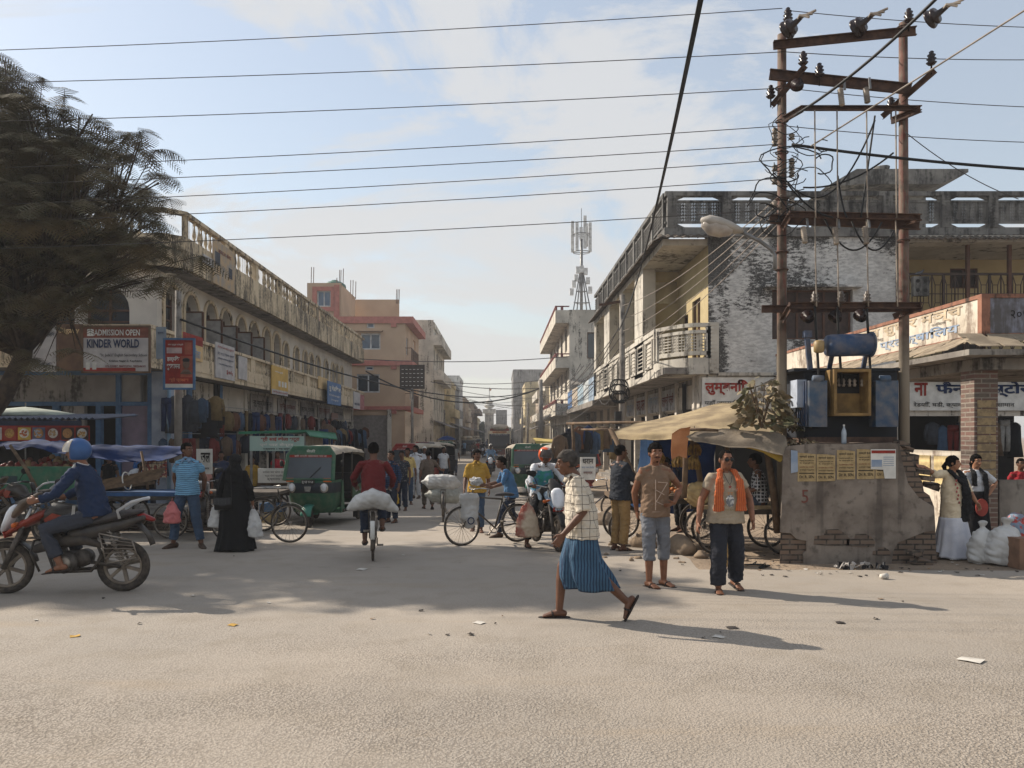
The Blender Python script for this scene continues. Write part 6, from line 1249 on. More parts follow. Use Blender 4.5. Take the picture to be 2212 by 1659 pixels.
for i in range(118):
    if i<60: u,v=rnd.uniform(1640,2212),rnd.uniform(1208,1250)
    elif i<90: u,v=rnd.uniform(1260,1700),rnd.uniform(1150,1240)
    else: u,v=rnd.uniform(0,2200),rnd.uniform(1150,1380)
    p=G(u,v); s=rnd.uniform(.008,.03); o=MB().sheet([[(s*(i_-1),s*.8*(j-1),.015*rnd.random()+.004) for j in range(3)] for i_ in range(3)],.002).build('litter_scrap',rnd.choice((LW,LD,LD,LD,mat('carton_bit',(150,120,90),.9,bump=0))),None)
    o.location=(p.x,p.y,p.z+.004); o.rotation_euler.z=rnd.random()*6; tag(o,'small scrap of paper or plastic lying among the litter on the ground','litter','small litter scraps')
o=thing('paper_cup','white paper cup lying in front of the plinth','cup',G(1903,1252)); MB().lathe([(.03,0),(.04,.09)],(0,0,.04),(1,.3,0),12).build('cup',LW,o,True)
o=thing('trash_heap','dark and white rubbish heap at the foot of the plinth','rubbish',G(1860,1228)); q=MB()
for i in range(26): x=rnd.uniform(-.35,.35); M_=Matrix.Translation((x,rnd.uniform(-.08,.08),.02+.06*rnd.random()*(1-abs(x)*2)))@Euler((rnd.random()*3,rnd.random()*3,rnd.random()*3)).to_matrix().to_4x4(); q.box(-.05,.05,-.03,.03,-.004,.004,M_)
q.build('rubbish',mat('rubbish_mix',(170,164,158),.9,(40,38,40),9,.48,.52,bump=0),o)
for u,v,lb in ((1628,1222,'black rubber sandal lying sole up near the barrow wheel'),(1650,1226,'its partner sandal lying closer to the plinth')):
    o=thing('sandal',lb,'sandal',G(u,v),rnd.random()); MB().tube([(-.11,0,.015),(0,.01,.015),(.12,0,.015)],[(.03,.012),(.035,.012),(.045,.012)],10,side=(0,1,0),round=True).build('sole',BLACKP,o,True); MB().tube([(-.0,-.035,.02),(.04,0,.06),(.0,.035,.02)],.008,5).build('strap',BLACKP,o,True)
canopy('yellow_awning','pale yellow cloth awning stretched in front of the right side shops',[[(1150,946,34),(1195,948,34),(1240,946,34)],[(1155,952,33),(1200,955,33),(1236,952,33)],[(1160,962,33),(1200,963,33),(1234,960,33)]],mat('awning_yellow',(190,170,100),.9,(166,146,84),3),jit=.05)
o=thing('umbrella','blue street umbrella open over a left side vendor far down the road','umbrella',(px(966,50),50,pz(948,50))); MB().lathe([(.001,.2),(.3,.13),(.62,-.06)],n=10).build('canopy',BTARP,o); MB().tube([(0,0,-2.2),(0,0,.4)],.03,6).build('pole',STEEL,o)
# folded banners / signs on the arcade
def bs(label,u0,u1,v0,v1,m_,lines=(),extra=None,dx=.06,group='banners on the arcade balcony'):
    X_=LX+dx; y0=X_*F/(u0-CU); y1=X_*F/(u1-CU); ym=(y0+y1)/2; z1_=pz(v0,y0); z0_=pz(v1,y0); return sign(label,(X_,ym,(z0_+z1_)/2),abs(y1-y0),z1_-z0_,math.pi/2,m_,lines,group=group,name='banner',extra=extra,cat='banner')
CRM=mat('banner_cream',(206,176,130),.85,(190,160,112),3,bump=0); BWH=mat('banner_white',(184,180,178),.85,(164,160,160),3,bump=0); BGR=mat('banner_grey_blue',(130,140,150),.85,(112,124,136),3,bump=0); BYL=mat('banner_yellow',(204,168,92),.85,(184,150,80),2,bump=0)
bs('cream banner with red heading hanging at the near end of the arcade balcony',395,438,716,772,CRM,[('शुभ दीपावली',0,.3,.9,.2,RINK,.02),('नेता',.2,-.2,.3,.4,INKB,.02)],[(-.5,.5,.12,.5,REDP)])
bs('white printed notice banner with red title on the arcade balcony',466,507,738,815,BWH,[('नेपाल सरकार सूचना',0,.38,.85,.1,RINK,.01),('ईट भट्टा नेकपा एमाले',0,.2,.85,.1,NAVY,.01),('सम्पर्क कार्यालय कृष्णनगर',0,.05,.8,.06,NAVY),('कपिलवस्तु नेपाल',0,-.1,.7,.06,NAVY),('३०५',.2,-.3,.35,.14,RINK)])
bs('narrow tilted white board beside the printed notice banner',516,534,768,818,BWH)
bs('yellow banner with small pictures and white foot strip on the arcade',587,622,788,850,BYL,[('नमस्ते',-.1,.3,.5,.08,WINK),('सेवा केन्द्र सम्पर्क कार्यालय',0,-.42,.9,.08,RINK)],[(-.5,.5,-.5,-.33,BWH),(-.1,.02,-.2,.0,WHITE),(.1,.22,-.2,.0,WHITE),(.28,.4,-.2,.0,WHITE)])
bs('blue boxed shop sign with white letters on the arcade balcony',708,737,822,872,mat('sign_blue',(86,116,156),.7,(74,102,140),2,bump=0),[('नु मेडिकल',0,.2,.85,.3,WINK,.04),('Krishnanagar',0,-.1,.8,.12,WINK,.01),('Nepal',0,-.3,.5,.1,WINK,.01)],dx=.35)
bs('small white sign with grey emblem near the far end of the arcade',764,778,845,882,BWH,[('बस सेवा',0,-.2,.8,.2,NAVY)]); bs('faded pink board at the far end of the arcade',778,787,852,884,mat('faded_pink',(176,120,120),.9)); bs('tan board above the blue boxed shop sign',688,708,812,838,CRM)
bs('torn faded banner with portraits hanging from the arcade roof parapet',461,507,515,610,mat('banner_aged',(176,150,116),.9,(140,136,130),3,.35,.7,bump=0),[('समाज सेवा',0,.3,.6,.12,MAR,.01)],[(-.42,-.2,-.05,.25,mat('portrait_grey',(70,74,84),.9)),(.2,.38,-.2,.05,MC['portrait_grey'])],group=None)
bs('white crumpled sheet stuck on the upper parapet beside the torn banner',440,462,548,566,BWH,group=None)
# front facing banners (along the camera facing balcony)
def fs(label,u0,u1,v0,v1,Y,m_,lines=(),extra=None,group='banners facing the junction',frame=None): return sign(label,(px((u0+u1)/2,Y),Y,pz((v0+v1)/2,Y)),px(u1,Y)-px(u0,Y),pz(v0,Y)-pz(v1,Y),0,m_,lines,group=group,name='banner',extra=extra,frame=frame,cat='banner')
fs('school admission banner with blue and red words at the arcade corner',180,321,707,802,22.35,BWH,[('ADMISSION OPEN',.02,.38,.7,.14,WINK,.02),('KINDER WORLD',-.04,.13,.8,.2,NAVY,.03),('"St. Jude\'s" English Secondary School',.12,-.14,.72,.085,BINK,.01),('Krishna Nagar-3, Kapilvastu',.15,-.27,.5,.06,BINK),('076-520987, 9847020741, 9802646301',.15,-.39,.62,.06,MAR)],[(-.5,.5,.26,.5,mat('banner_brown_red',(130,74,58),.85,bump=0)),(-.5,.3,-.5,-.42,REDP),(-.44,-.34,.3,.46,WINK,1),(-.46,-.4,-.46,-.3,WHITE,1),(-.36,-.3,-.46,-.3,WHITE,1)],frame=mat('wood_frame',(110,84,62),.8))
fs('brown banner with slanted pale words under the tree',122,178,700,800,22.38,mat('banner_dark_brown',(86,62,50),.85,(110,84,62),3,bump=0),[('Digaby',0,.35,.8,.15,CRM,.02)]); fs('white banner with blue words half hidden by the tree trunk',66,121,702,803,22.4,BWH,[('विज्ञान',.2,.3,.5,.12,NAVY),('प्रा लि',.1,-.35,.5,.1,NAVY)])
fs('grey blue notice board right of the school banner',337,358,706,775,22.3,BGR,[('सूचना',0,.3,.6,.08,NAVY)])
o=sign('red election banner with a portrait and greeting in Nepali on the pole',(px(387,20.2),20.2,pz(786,20.2)),px(417,20)-px(358,20),pz(734,20)-pz(838,20),R(4),REDP,[('नगर प्रमुख राजेश्वरी',-.12,.4,.55,.05,WINK,.01),('हार्दिक',-.2,.1,.45,.13,WINK,.035),('शुभकामना',-.2,-.07,.48,.13,WINK,.03),('श्री प्रकाश',.0,-.34,.7,.1,mat('orange_ink',(220,120,80),.8),.02)],frame=BLUEP,name='banner',cat='banner',extra=[(-.45,.1,.22,.34,mat('pale_strip',(190,170,170),.8)),(.2,.45,.2,.45,mat('orange_bg',(170,90,70),.8)),(.05,.48,-.28,.16,MC['orange_bg']),(-.5,.5,-.5,-.42,WHITE)])
q=MB(); q.ball((.18,-.03,-.0),(.085,.01,.13),14,10); q.tube([(.18,-.025,-.14),(.18,-.025,-.26)],[(.06,.01),(.16,.01)],10,side=(1,0,0)); q.build('portrait',mat('portrait_skin',(120,96,84),.8),o,True); MB().ball((.18,-.032,.09),(.09,.01,.06),12,8).build('portrait_hair',BLACKP,o,True)
# signs above left shops (shop lintel)
y=29.0
for i,(t,lb) in enumerate((('न्यू म्यूजिकल सेन्टर','faded shop sign with brown letters over the third shop of the arcade'),('प्रिन्स कलेक्शन','faded shop sign over the fourth shop of the arcade'),('स्टार टेलर्स','faded shop sign over the middle shop of the arcade'),('गुप्ता वस्त्रालय','faded shop sign over the far shops of the arcade'),('लक्ष्मी फेन्सी','last faded shop sign near the end of the arcade'))):
    sign(lb,(WX+.05,36+i*4.2,3.2),3.4,.75,math.pi/2,mat('lintel_grey',(150,144,138),.9,(132,126,122),2,streak=.4),[(t,0,0,.85,.5,MAR if i%2 else BINK,.01)],group='faded shop signs under the arcade',name='shop_sign')
sign('red and yellow shop poster board in the arcade',(WX+.2,51,2.6),1.9,1.2,math.pi/2,mat('poster_brown',(120,92,84),.8,(140,112,100),4,bump=0),[],extra=[(-.5,.5,-.5,-.25,mat('poster_orange',(190,96,52),.8,bump=0))],name='shop_sign')
sign('white notice board with black Nepali letters behind the pink shirted man',(px(441,18.6),18.6,pz(997,18.6)),.36,.58,0,WHITE,[('जल',.1,.15,.6,.4,BINK,.03),('कृष्णनगर',0,-.3,.7,.12,BINK)],name='notice_board')
sign('small white street board covered in Nepali writing behind the walking old man',(px(1270,22),22,pz(1012,22)),.42,.62,0,WHITE,[('धरान',0,.32,.7,.22,BINK,.02),('कपडा पसल होलसेल',0,.05,.8,.12,INKB),('सम्पर्क',0,-.2,.6,.12,MAR)],name='notice_board')
# ---------------- garments ----------------
def garment(kind,m_,name='hanging_garment'):
    q=MB()
    if kind=='shirt':
        q.tube([(0,0,0),(0,0,-.08),(0,0,-.4),(0,0,-.72)],[(.06,.04),(.2,.06),(.18,.07),(.2,.06)],12,side=(1,0,0))
        for s in (-1,1): q.tube([(s*.17,0,-.1),(s*.24,0,-.35),(s*.23,0,-.6)],[(.06,.04),(.05,.035),(.045,.03)],8,side=(1,0,0))
    elif kind=='jeans':
        q.tube([(0,0,0),(0,0,-.2)],[(.17,.06),(.19,.07)],12,side=(1,0,0))
        for s in (-1,1): q.tube([(s*.09,0,-.18),(s*.1,0,-.6),(s*.1,0,-1.0)],[(.1,.06),(.08,.05),(.075,.05)],8,side=(1,0,0))
    else: q.tube([(0,0,0),(0,0,-.1),(0,0,-.6),(0,0,-1.1)],[(.05,.03),(.17,.05),(.19,.05),(.26,.08)],14,side=(1,0,0))
    for i,vv in enumerate(q.v): n_=noise.noise_vector(V(vv)*5+V((len(MC),0,0)))*.02; q.v[i]=(vv[0]+n_.x,vv[1]+n_.y*1.6,vv[2]+n_.z)
    o=q.build(name,m_,None,True); MB().tube([(-.16,0,-.06),(0,0,.02),(.16,0,-.06)],.006,4).build('hanger',BLACKP,o); return o
GC=[((30,34,48),'dark navy'),((24,24,28),'black'),((32,50,88),'bright blue'),((60,64,72),'grey'),((106,40,36),'brick red'),((96,78,62),'brown'),((112,94,62),'mustard'),((60,80,104),'denim blue'),((142,140,136),'off white'),((96,62,44),'rust orange')]
PROT=[]
for j,(col,nm) in enumerate(GC):
    for kd in ('shirt','jeans' if j%2==0 else 'dress'):
        m_=cloth('garment_%s_%s'%(nm.replace(' ','_'),kd) if 0 else 'garment_'+nm.replace(' ','_'),col,.6); PROT.append((kd,nm,garment(kd,m_)))
used=set(); KN={'shirt':'jacket or shirt','jeans':'pair of trousers','dress':'long dress'}
def hang(x,y,z,rz,where,grp):
    i=rnd.choice([0,0,1,2,2,3,4,6,6,8,9,10,12,14,15,16,18]+list(range(20))); kd,nm,pr=PROT[i]; lb='%s %s hanging %s'%(nm,KN[kd],where)
    if i in used: o=copy_tree(pr,(x,y,z),rz,lb)
    else: o=pr; used.add(i); o.location=(x,y,z); o.rotation_euler=(0,0,rz); 
    tag(o,lb,'garment',grp); return o
for k_ in range(46):
    y=25.4+k_*.62; 
    if any(abs(y-g_-.17)<.2 for g_ in gs): continue
    hang(LX-.45+rnd.uniform(-.1,.1),y,2.75+rnd.uniform(-.1,.1),math.pi/2+rnd.uniform(-.8,.3),'in the upper row under the arcade balcony','clothes hung along the arcade shops')
for k_ in range(40):
    y=25.6+k_*.74; hang(LX-.5+rnd.uniform(-.15,.15),y,1.75+rnd.uniform(-.15,.1),math.pi/2+rnd.uniform(-1,.3),'in the lower row under the arcade balcony','clothes hung along the arcade shops')
for k_ in range(22): hang(px(700+k_*4.2,30+k_*.9),30+k_*.9+rnd.uniform(-.2,.2),rnd.uniform(1.9,2.3),rnd.uniform(-.6,.6),'on the rack above the auto rickshaws','clothes on racks behind the auto rickshaws')
for k_ in range(16): hang(px(352+k_*6.3,24-.05*k_),24.0,2.9+rnd.uniform(-.1,.1) if k_%2 else 1.7,rnd.uniform(-.5,.3),'at the corner shop beside the blue pillar','clothes at the corner shop')
for k_ in range(12): hang(px(1215+k_*10,24+k_*.2),25+k_*.1,pz(925,25)+rnd.uniform(-.3,.1),rnd.uniform(-.8,.8),'outside the right side shops','clothes outside the right side shops')
for k_ in range(9): hang(px(2000+k_*22,26),25.6,2.2+rnd.uniform(-.1,.1),rnd.uniform(-.3,.3),'in the dark shop behind the porch','clothes in the shop behind the porch')
for i,(kd,nm,pr) in enumerate(PROT):
    if i not in used: 
        for ch in list(pr.children): bpy.data.objects.remove(ch)
        bpy.data.objects.remove(pr)
MB_=MB(); 
for z in (2.85,1.85): MB_.tube([(LX-.47,24.6,z),(LX-.47,57,z)],.012,5)
tag(MB_.build('garment_rail',STEEL,None),'long thin rails holding clothes along the arcade shops','rail')
# ---------------- people ----------------
def skinmat(nm,col):
    if nm in MC: return MC[nm]
    k=NT(nm); MC[nm]=k.fin(k.mix(k.rng(k.noise(14,3),.3,.7),c(col),c([x*.86 for x in col])),.55); return MC[nm]
SK=skinmat('skin_brown',(134,90,66)); SKD=skinmat('skin_dark',(104,70,52)); SKL=skinmat('skin_light',(162,116,88))
HAIR=mat('black_hair',(13,11,10),.95,(22,18,16),30,bump=.8,bs=120); HAIR.node_tree.nodes['Principled BSDF'].inputs['Specular IOR Level'].default_value=.08; EYEW=mat('eye_white',(190,182,172),.3,bump=0); EYED=mat('eye_dark',(22,16,14),.2,bump=0); LIP=mat('lips',(112,62,54),.5,bump=0); SOLE=mat('sandal_dark',(48,40,36),.8,bump=0); SHOE=mat('shoe_brown',(74,56,44),.7)
def lv(l,t):
    t=max(0,min(t,len(l)-1.0001)); i=int(t); return V(l[i]).lerp(V(l[i+1]),t-i)
DEF=dict(pel=(0,0,.93),che=(0,0,1.23),nb=(0,-.015,1.435),hd=(0,.015,1.585),sL=(-.165,-.01,1.36),sR=(.165,-.01,1.36),eL=(-.235,-.03,1.11),eR=(.235,-.03,1.11),wL=(-.255,.04,.865),wR=(.255,.04,.865),kL=(-.1,.02,.49),kR=(.1,.02,.49),aL=(-.105,-.03,.085),aR=(.105,-.03,.085),fyL=8,fyR=-8,fpL=0,fpR=0,hy=0,hp=0,cuL=.4,cuR=.4,hdL=None,hdR=None)
def walk(a=.2,b=.15): return dict(aL=(-.09,a,.09),kL=(-.09,a*.7+.04,.5),aR=(.09,-a,.13),kR=(.09,-a*.3,.5),fpR=-25,wL=(-.25,-b,.88),eL=(-.23,-b*.6-.03,1.12),wR=(.25,b+.05,.9),eR=(.23,b*.3,1.12))
def person(label,pos,rz,h=1.66,pose=None,skin=SK,top=None,sleeve=.5,hem=.8,bot=None,leg=1.93,lr=(.095,.075,.066),shoes='sandal',hair=HAIR,hs='short',fat=1,lod=1,group=None,collar=None,beard=None,face=True,toploose=0):
    J=dict(DEF); J.update(pose or {}); s=h/1.7; vox={2:.0068,1:.012,0:.02}[lod]
    J={k_:(V(v_)*s if isinstance(v_,(tuple,Vector)) else v_) for k_,v_ in J.items()}
    side=(J['sR']-J['sL']).normalized(); m=MB(); f=s*fat
    pel,che,nb,hd=J['pel'],J['che'],J['nb'],J['hd']; sp=[pel-V((0,0,.05))*s,pel,pel.lerp(che,.5),che,che.lerp(nb,.6),nb]
    m.tube(sp,[(a*f,b*f) for a,b in ((.12,.09),(.14,.1),(.125,.095),(.15,.105),(.12,.085),(.06,.055))],16,side,False)
    m.tube([nb-V((0,0,.05*s)),nb,hd-V((0,.01,.05))*s],[.07*s,.056*s,.054*s],10)
    HM=Matrix.Translation(hd)@Euler((R(J['hp']),0,R(J['hy']))).to_matrix().to_4x4(); hs_=s*1.02
    def H(x,y,z): return HM@(V((x,y,z))*hs_)
    R3=HM.to_3x3().to_4x4()
    def hb(c_,r_,mm=None,n=14): (mm or m).ball(H(*c_),tuple(a*hs_ for a in r_),n,10,R3)
    hb((0,-.008,.02),(.074,.094,.095)); hb((0,.022,-.02),(.066,.072,.085)); hb((0,.038,-.065),(.048,.05,.05))
    if lod:
        m.tube([H(0,.088,.018),H(0,.104,-.012),H(0,.112,-.028)],[.008*s,.011*s,.013*s],8,round=True); hb((0,.098,-.03),(.018,.011,.009))
        hb((-.03,.078,.03),(.024,.014,.01)); hb((.03,.078,.03),(.024,.014,.01)); hb((0,.086,-.055),(.026,.012,.014)); hb((-.042,.055,-.018),(.018,.02,.018)); hb((.042,.055,-.018),(.018,.02,.018))
    for sg in (-1,1): hb((sg*.075,-.008,-.005),(.009,.02,.03))
    for S_ in 'LR':
        sg=-1 if S_=='L' else 1; sh,el,wr=J['s'+S_],J['e'+S_],J['w'+S_]
        m.tube([che.lerp(nb,.75),sh,sh.lerp(el,.5),el,el.lerp(wr,.3),wr],[a*f for a in (.055,.056,.046,.038,.04,.026)],10,round=True)
        # hand: palm, four fingers, thumb
        fd=(wr-el).normalized() if J['hd'+S_] is None else (J['hd'+S_]).normalized(); inn=V((-sg,0,0)); inn=(inn-fd*inn.dot(fd)); inn=(inn.normalized() if inn.length>.1 else V((0,-1,0))); th=inn.cross(fd)*(-sg); 
        if th.dot(V((0,1,0)))<-.1 and abs(fd.y)<.9: th=-th
        cu=J['cu'+S_]; k_=s*1.0; pk=wr+fd*.085*k_
        m.tube([wr-fd*.01,wr+fd*.03*k_,pk],[(.024*k_,.02*k_),(.038*k_,.016*k_),(.041*k_,.014*k_)],10,side=th,round=True)
        if lod:
            for i,(o_,L) in enumerate(((.031,.07),(.0105,.078),(-.0105,.073),(-.031,.058))):
                b=pk+th*o_*k_-fd*.005; d=fd; pts=[b]
                for q_ in (.45,.32,.23):
                    d=(d+inn*cu*(.5+.12*i)+th*(o_*2)).normalized(); b=b+d*L*q_*k_; pts.append(b)
                m.tube(pts,[.0095*k_,.009*k_,.0082*k_,.007*k_],6,round=True)
            b=wr+fd*.03*k_+th*.03*k_; m.tube([b,b+(th*.6+fd*.6+inn*.3)*.035*k_,b+(th*.45+fd*.95+inn*.5)*.06*k_],[.013*k_,.0105*k_,.008*k_],6,round=True)
        else: m.tube([pk,pk+(fd+inn*cu).normalized()*.06*k_],[(.034*k_,.012*k_),(.02*k_,.01*k_)],8,side=th,round=True)
        hp_=pel+side*(sg*.09*s)-V((0,0,.04*s)); kn,an=J['k'+S_],J['a'+S_]
        if leg>0 or bot is None or 1:
            m.tube([hp_,hp_.lerp(kn,.5),kn,kn.lerp(an,.3),an],[a*f for a in (.085,.07,.052,.053,.036)],12,round=True)
        fy=R(J['fy'+S_]); fp=R(J['fp'+S_]); FM=Matrix.Translation(an)@Euler((fp,0,fy)).to_matrix().to_4x4()
        Fp=lambda x,y,z: FM@(V((x,y,z))*s)
        m.tube([Fp(0,-.045,-.045),Fp(0,.0,-.035),Fp(0,.07,-.05),Fp(0,.125,-.062)],[(.03*s,.034*s),(.034*s,.04*s),(.04*s,.026*s),(.046*s,.016*s)],10,side=FM.to_3x3()@V((1,0,0)),round=True)
        if lod==2:
            for i in range(5): m.tube([Fp(-.036+.018*i,.125,-.064),Fp(-.038+.019*i,.165-.006*abs(i-(3.5 if sg<0 else .5)),-.07)],[.0095*s,.009*s],6,round=True)
        else: m.tube([Fp(0,.12,-.064),Fp(0,.16,-.068)],[(.044*s,.014*s),(.036*s,.01*s)],8,side=FM.to_3x3()@V((1,0,0)),round=True)
    me=fuse(m,vox,2 if lod else 1,sfac=.35); o=link('person',me,skin); o.location=pos; o.rotation_euler=(0,0,rz); tag(o,label,'person',group)
    sd=len(bpy.data.objects)%97
    # clothes
    cx=max(vox,.011)
    if top:
        t=MB(); hz=hem*s; lo=pel+V((0,0,hz-pel.z)); q=toploose*s
        pts=[lo,lo.lerp(pel,.6) if hz<pel.z else pel,pel.lerp(che,.5),che,che.lerp(nb,.5),nb-V((0,0,.012*s))]
        if hz>=pel.z-.02: pts=pts[2:]; rr_=[(.17,.128),(.178,.13),(.15,.105),(.072,.07)]
        else: rr_=[(.19,.145),(.186,.142),(.168,.13),(.178,.13),(.145,.105),(.07,.068)]
        t.tube(pts,[(a*f+q*(1.2 if i<3 else .4),b*f+q*(1.2 if i<3 else .4)) for i,(a,b) in enumerate(rr_)],18,side,False)
        for S_ in 'LR':
            L=[J['s'+S_],J['e'+S_],J['w'+S_]]; st=sleeve; P_=[che.lerp(nb,.7)]+[lv(L,x) for x in (0,st*.5,st)] if st<=1 else [che.lerp(nb,.7)]+[lv(L,x) for x in (0,.5,1,(1+st)/2,st)]
            r0=[.055,.062,.06,.058] if st<=1 else [.055,.062,.054,.048,.046,.04]; t.tube([nb-V((0,0,.02*s)),J['s'+S_]+V((0,0,.01*s))],[.05*f,.045*f],8,round=True)
            t.tube(P_,[a*f+q*.6 for a in r0],10,round=False)
        tm=fuse(t,cx,4,.016*s,7,sd); link('shirt',tm,top,o)
        if collar:
            q_=MB(); q_.torus(nb+V((0,.004,.012))*s,(0,-.35,1),.064*s,.008*s,16,6,.018*s)
            q_.prism([nb+V(p_)*s for p_ in ((-.062,.05,.02),(-.012,.09,-.0),(-.05,.108,-.06),(-.085,.07,-.02))],V((0,.012,.01))); q_.prism([nb+V(p_)*s for p_ in ((.062,.05,.02),(.012,.09,-.0),(.05,.108,-.06),(.085,.07,-.02))],V((0,.012,.01))); q_.build('collar',collar,o,True)
    if bot:
        t=MB(); wa=pel+V((0,0,.07*s)); t.tube([wa,pel,pel-V((0,0,.1*s))],[(.142*f,.108*f),(.158*f,.122*f),(.15*f,.11*f)],16,side,False)
        for S_ in 'LR':
            sg=-1 if S_=='L' else 1; hp_=pel+side*(sg*.085*s)-V((0,0,.05*s)); L=[hp_,J['k'+S_],J['a'+S_]]; r0=[a*f for a in lr]
            xs=[0,.5,1,(1+leg)/2,leg] if leg>1 else [0,.5,leg]; t.tube([lv(L,x) for x in xs],[(r0[0],r0[0]),((r0[0]+r0[1])/2,)*2,(r0[1],)*2,((r0[1]+r0[2])/2,)*2,(r0[2],)*2][:len(xs)],12,round=False)
        link('trousers',fuse(t,cx,2,.014*s,8,sd+1),bot,o)
    for S_ in 'LR' if shoes else '':
        an=J['a'+S_]; FM=Matrix.Translation(an)@Euler((R(J['fp'+S_]),0,R(J['fy'+S_]))).to_matrix().to_4x4(); Fp=lambda x,y,z: FM@(V((x,y,z))*s); ax=FM.to_3x3()@V((1,0,0)); q_=MB()
        if shoes=='sandal':
            q_.tube([Fp(0,-.075,-.085),Fp(0,.0,-.085),Fp(0,.1,-.085),Fp(0,.17,-.085)],[(.036*s,.012*s),(.038*s,.012*s),(.05*s,.012*s),(.042*s,.01*s)],12,side=ax,round=True); q_.tube([Fp(-.05,.06,-.08),Fp(-.028,.07,-.028),Fp(.028,.07,-.028),Fp(.05,.06,-.08)],[(.012*s,.005*s)]*4,6,side=FM.to_3x3()@V((0,1,0))); q_.build('sandal',SOLE,o,True)
        else:
            q_.tube([Fp(0,-.05,-.04),Fp(0,.0,-.035),Fp(0,.08,-.05),Fp(0,.15,-.062),Fp(0,.18,-.068)],[(.036*s,.05*s),(.042*s,.052*s),(.047*s,.036*s),(.046*s,.026*s),(.03*s,.018*s)],12,side=ax,round=True); q_.build('shoe',shoes,o,True)
    # hair
    if hs!='none' and hair:
        q_=MB(); sc={'short':(.08,.1,.096),'thick':(.085,.106,.104),'thin':(.078,.098,.095),'woman':(.085,.104,.1),'cap':(.084,.104,.09)}[hs]; q_.ball((0,0,0),sc,44,30)
        W=[]
        for p in q_.v:
            p=V(p)+V((0,-.014,.026)); 
            if (p.y>.046 and p.z<(.056 if hs!='thin' else .075)) or (p.y>-.012 and p.z<.012 and hs!='woman') or p.z<(-.05 if hs!='woman' else -.07): p=V((p.x*.8,p.y*.78-.004,p.z*.86))
            else: p=p+(noise.noise_vector(p*38+V((sd,0,0)))*.006+noise.noise_vector(p*95+V((sd,2,0)))*.006)*(1.3 if hs=='thick' else 1)*(0 if hs=='cap' else 1)
            W.append(H(*p))
        q_.v=[tuple(p) for p in W]
        if hs=='woman': q_.tube([H(0,-.1,-.0),H(0,-.135,-.06),H(0,-.11,-.16)],[.03*s,.038*s,.02*s],8,round=True)
        q_.build('hair' if hs!='cap' else 'cap',hair,o,True)
    if face and lod:
        for sg in (-1,1):
            q_=MB(); hb((sg*.031,.083,.006),(.012,.008,.0048),q_,10); e=q_.build('eye',EYEW,o,True); q_=MB(); hb((sg*.031,.0905,.006),(.006,.004,.005),q_,8); q_.build('pupil',EYED,e,True)
            q_=MB(); q_.tube([H(sg*.014,.09,.029),H(sg*.032,.09,.034),H(sg*.052,.076,.028)],[.004*s,.005*s,.003*s],6,round=True); q_.build('eyebrow',HAIR,o,True)
        q_=MB(); q_.tube([H(-.024,.088,-.052),H(0,.0985,-.052),H(.024,.088,-.052)],[(.004*s,.003*s),(.006*s,.0055*s),(.004*s,.003*s)],8,round=True); q_.build('lips',LIP,o,True)
        if beard:
            q_=MB(); q_.tube([H(-.032,.078,-.05),H(-.014,.096,-.041),H(0,.1,-.038),H(.014,.096,-.041),H(.032,.078,-.05)],[.003*s,.006*s,.006*s,.006*s,.003*s],6,round=True)
            if beard=='goatee': hb((0,.076,-.098),(.014,.008,.008),q_,8)
            q_.build('moustache',HAIR if beard!='white' else mat('grey_stubble',(150,144,138),.9),o,True)
    return o,J,H,s
def at(u,v): return G(u,v)
def drape(par,name,m_,spine,w,th=.02,side=(1,0,0),vox=.012,disp=.012,taper=None):
    t=MB(); n=len(spine); t.tube(spine,[((taper[i] if taper else w),th) for i in range(n)],12,side=side); return link(name,fuse(t,vox,2,disp,9,3),m_,par)
def skirt(par,name,m_,rings,nf=14,amp=.02,N=56,M_=18):
    """rings: (z,cx,cy,rx,ry); pleats deepen towards the hem"""
    q=MB(); rows=[]
    for i in range(M_+1):
        t=i/M_; f=t*(len(rings)-1); k_=min(int(f),len(rings)-2); a=[rings[k_][j]+(rings[k_+1][j]-rings[k_][j])*(f-k_) for j in range(5)]
        r_=[]
        for j in range(N):
            g_=2*math.pi*j/N; pl=1+amp*t/max(a[3],.05)*math.sin(g_*nf+1.3*math.sin(3*g_))+.02*noise.noise(V((g_*2,t*3,1))); r_.append(V((a[1]+a[3]*pl*math.cos(g_),a[2]+a[4]*pl*math.sin(g_),a[0]+.012*t*math.sin(g_*3+1))))
        rows.append(r_)
    q.add([p for r_ in rows for p in r_],[(i*N+j,i*N+(j+1)%N,(i+1)*N+(j+1)%N,(i+1)*N+j) for i in range(M_) for j in range(N)]); n=len(q.v)
    q.add([(rings[0][1],rings[0][2],rings[0][0]),(rings[-1][1],rings[-1][2],rings[-1][0]+.12)],[]); q.f+=[[n,(j+1)%N,j] for j in range(N)]+[[n+1,M_*N+j,M_*N+(j+1)%N] for j in range(N)]; q.mi+=[0]*(2*N)
    return q.build(name,m_,par,True)
JEANS=cloth('denim',(58,76,98)); JEAND=cloth('dark_denim',(36,44,60)); BLK=cloth('black_cloth',(24,23,26)); GRJ=cloth('grey_jeans',(116,118,124)); 
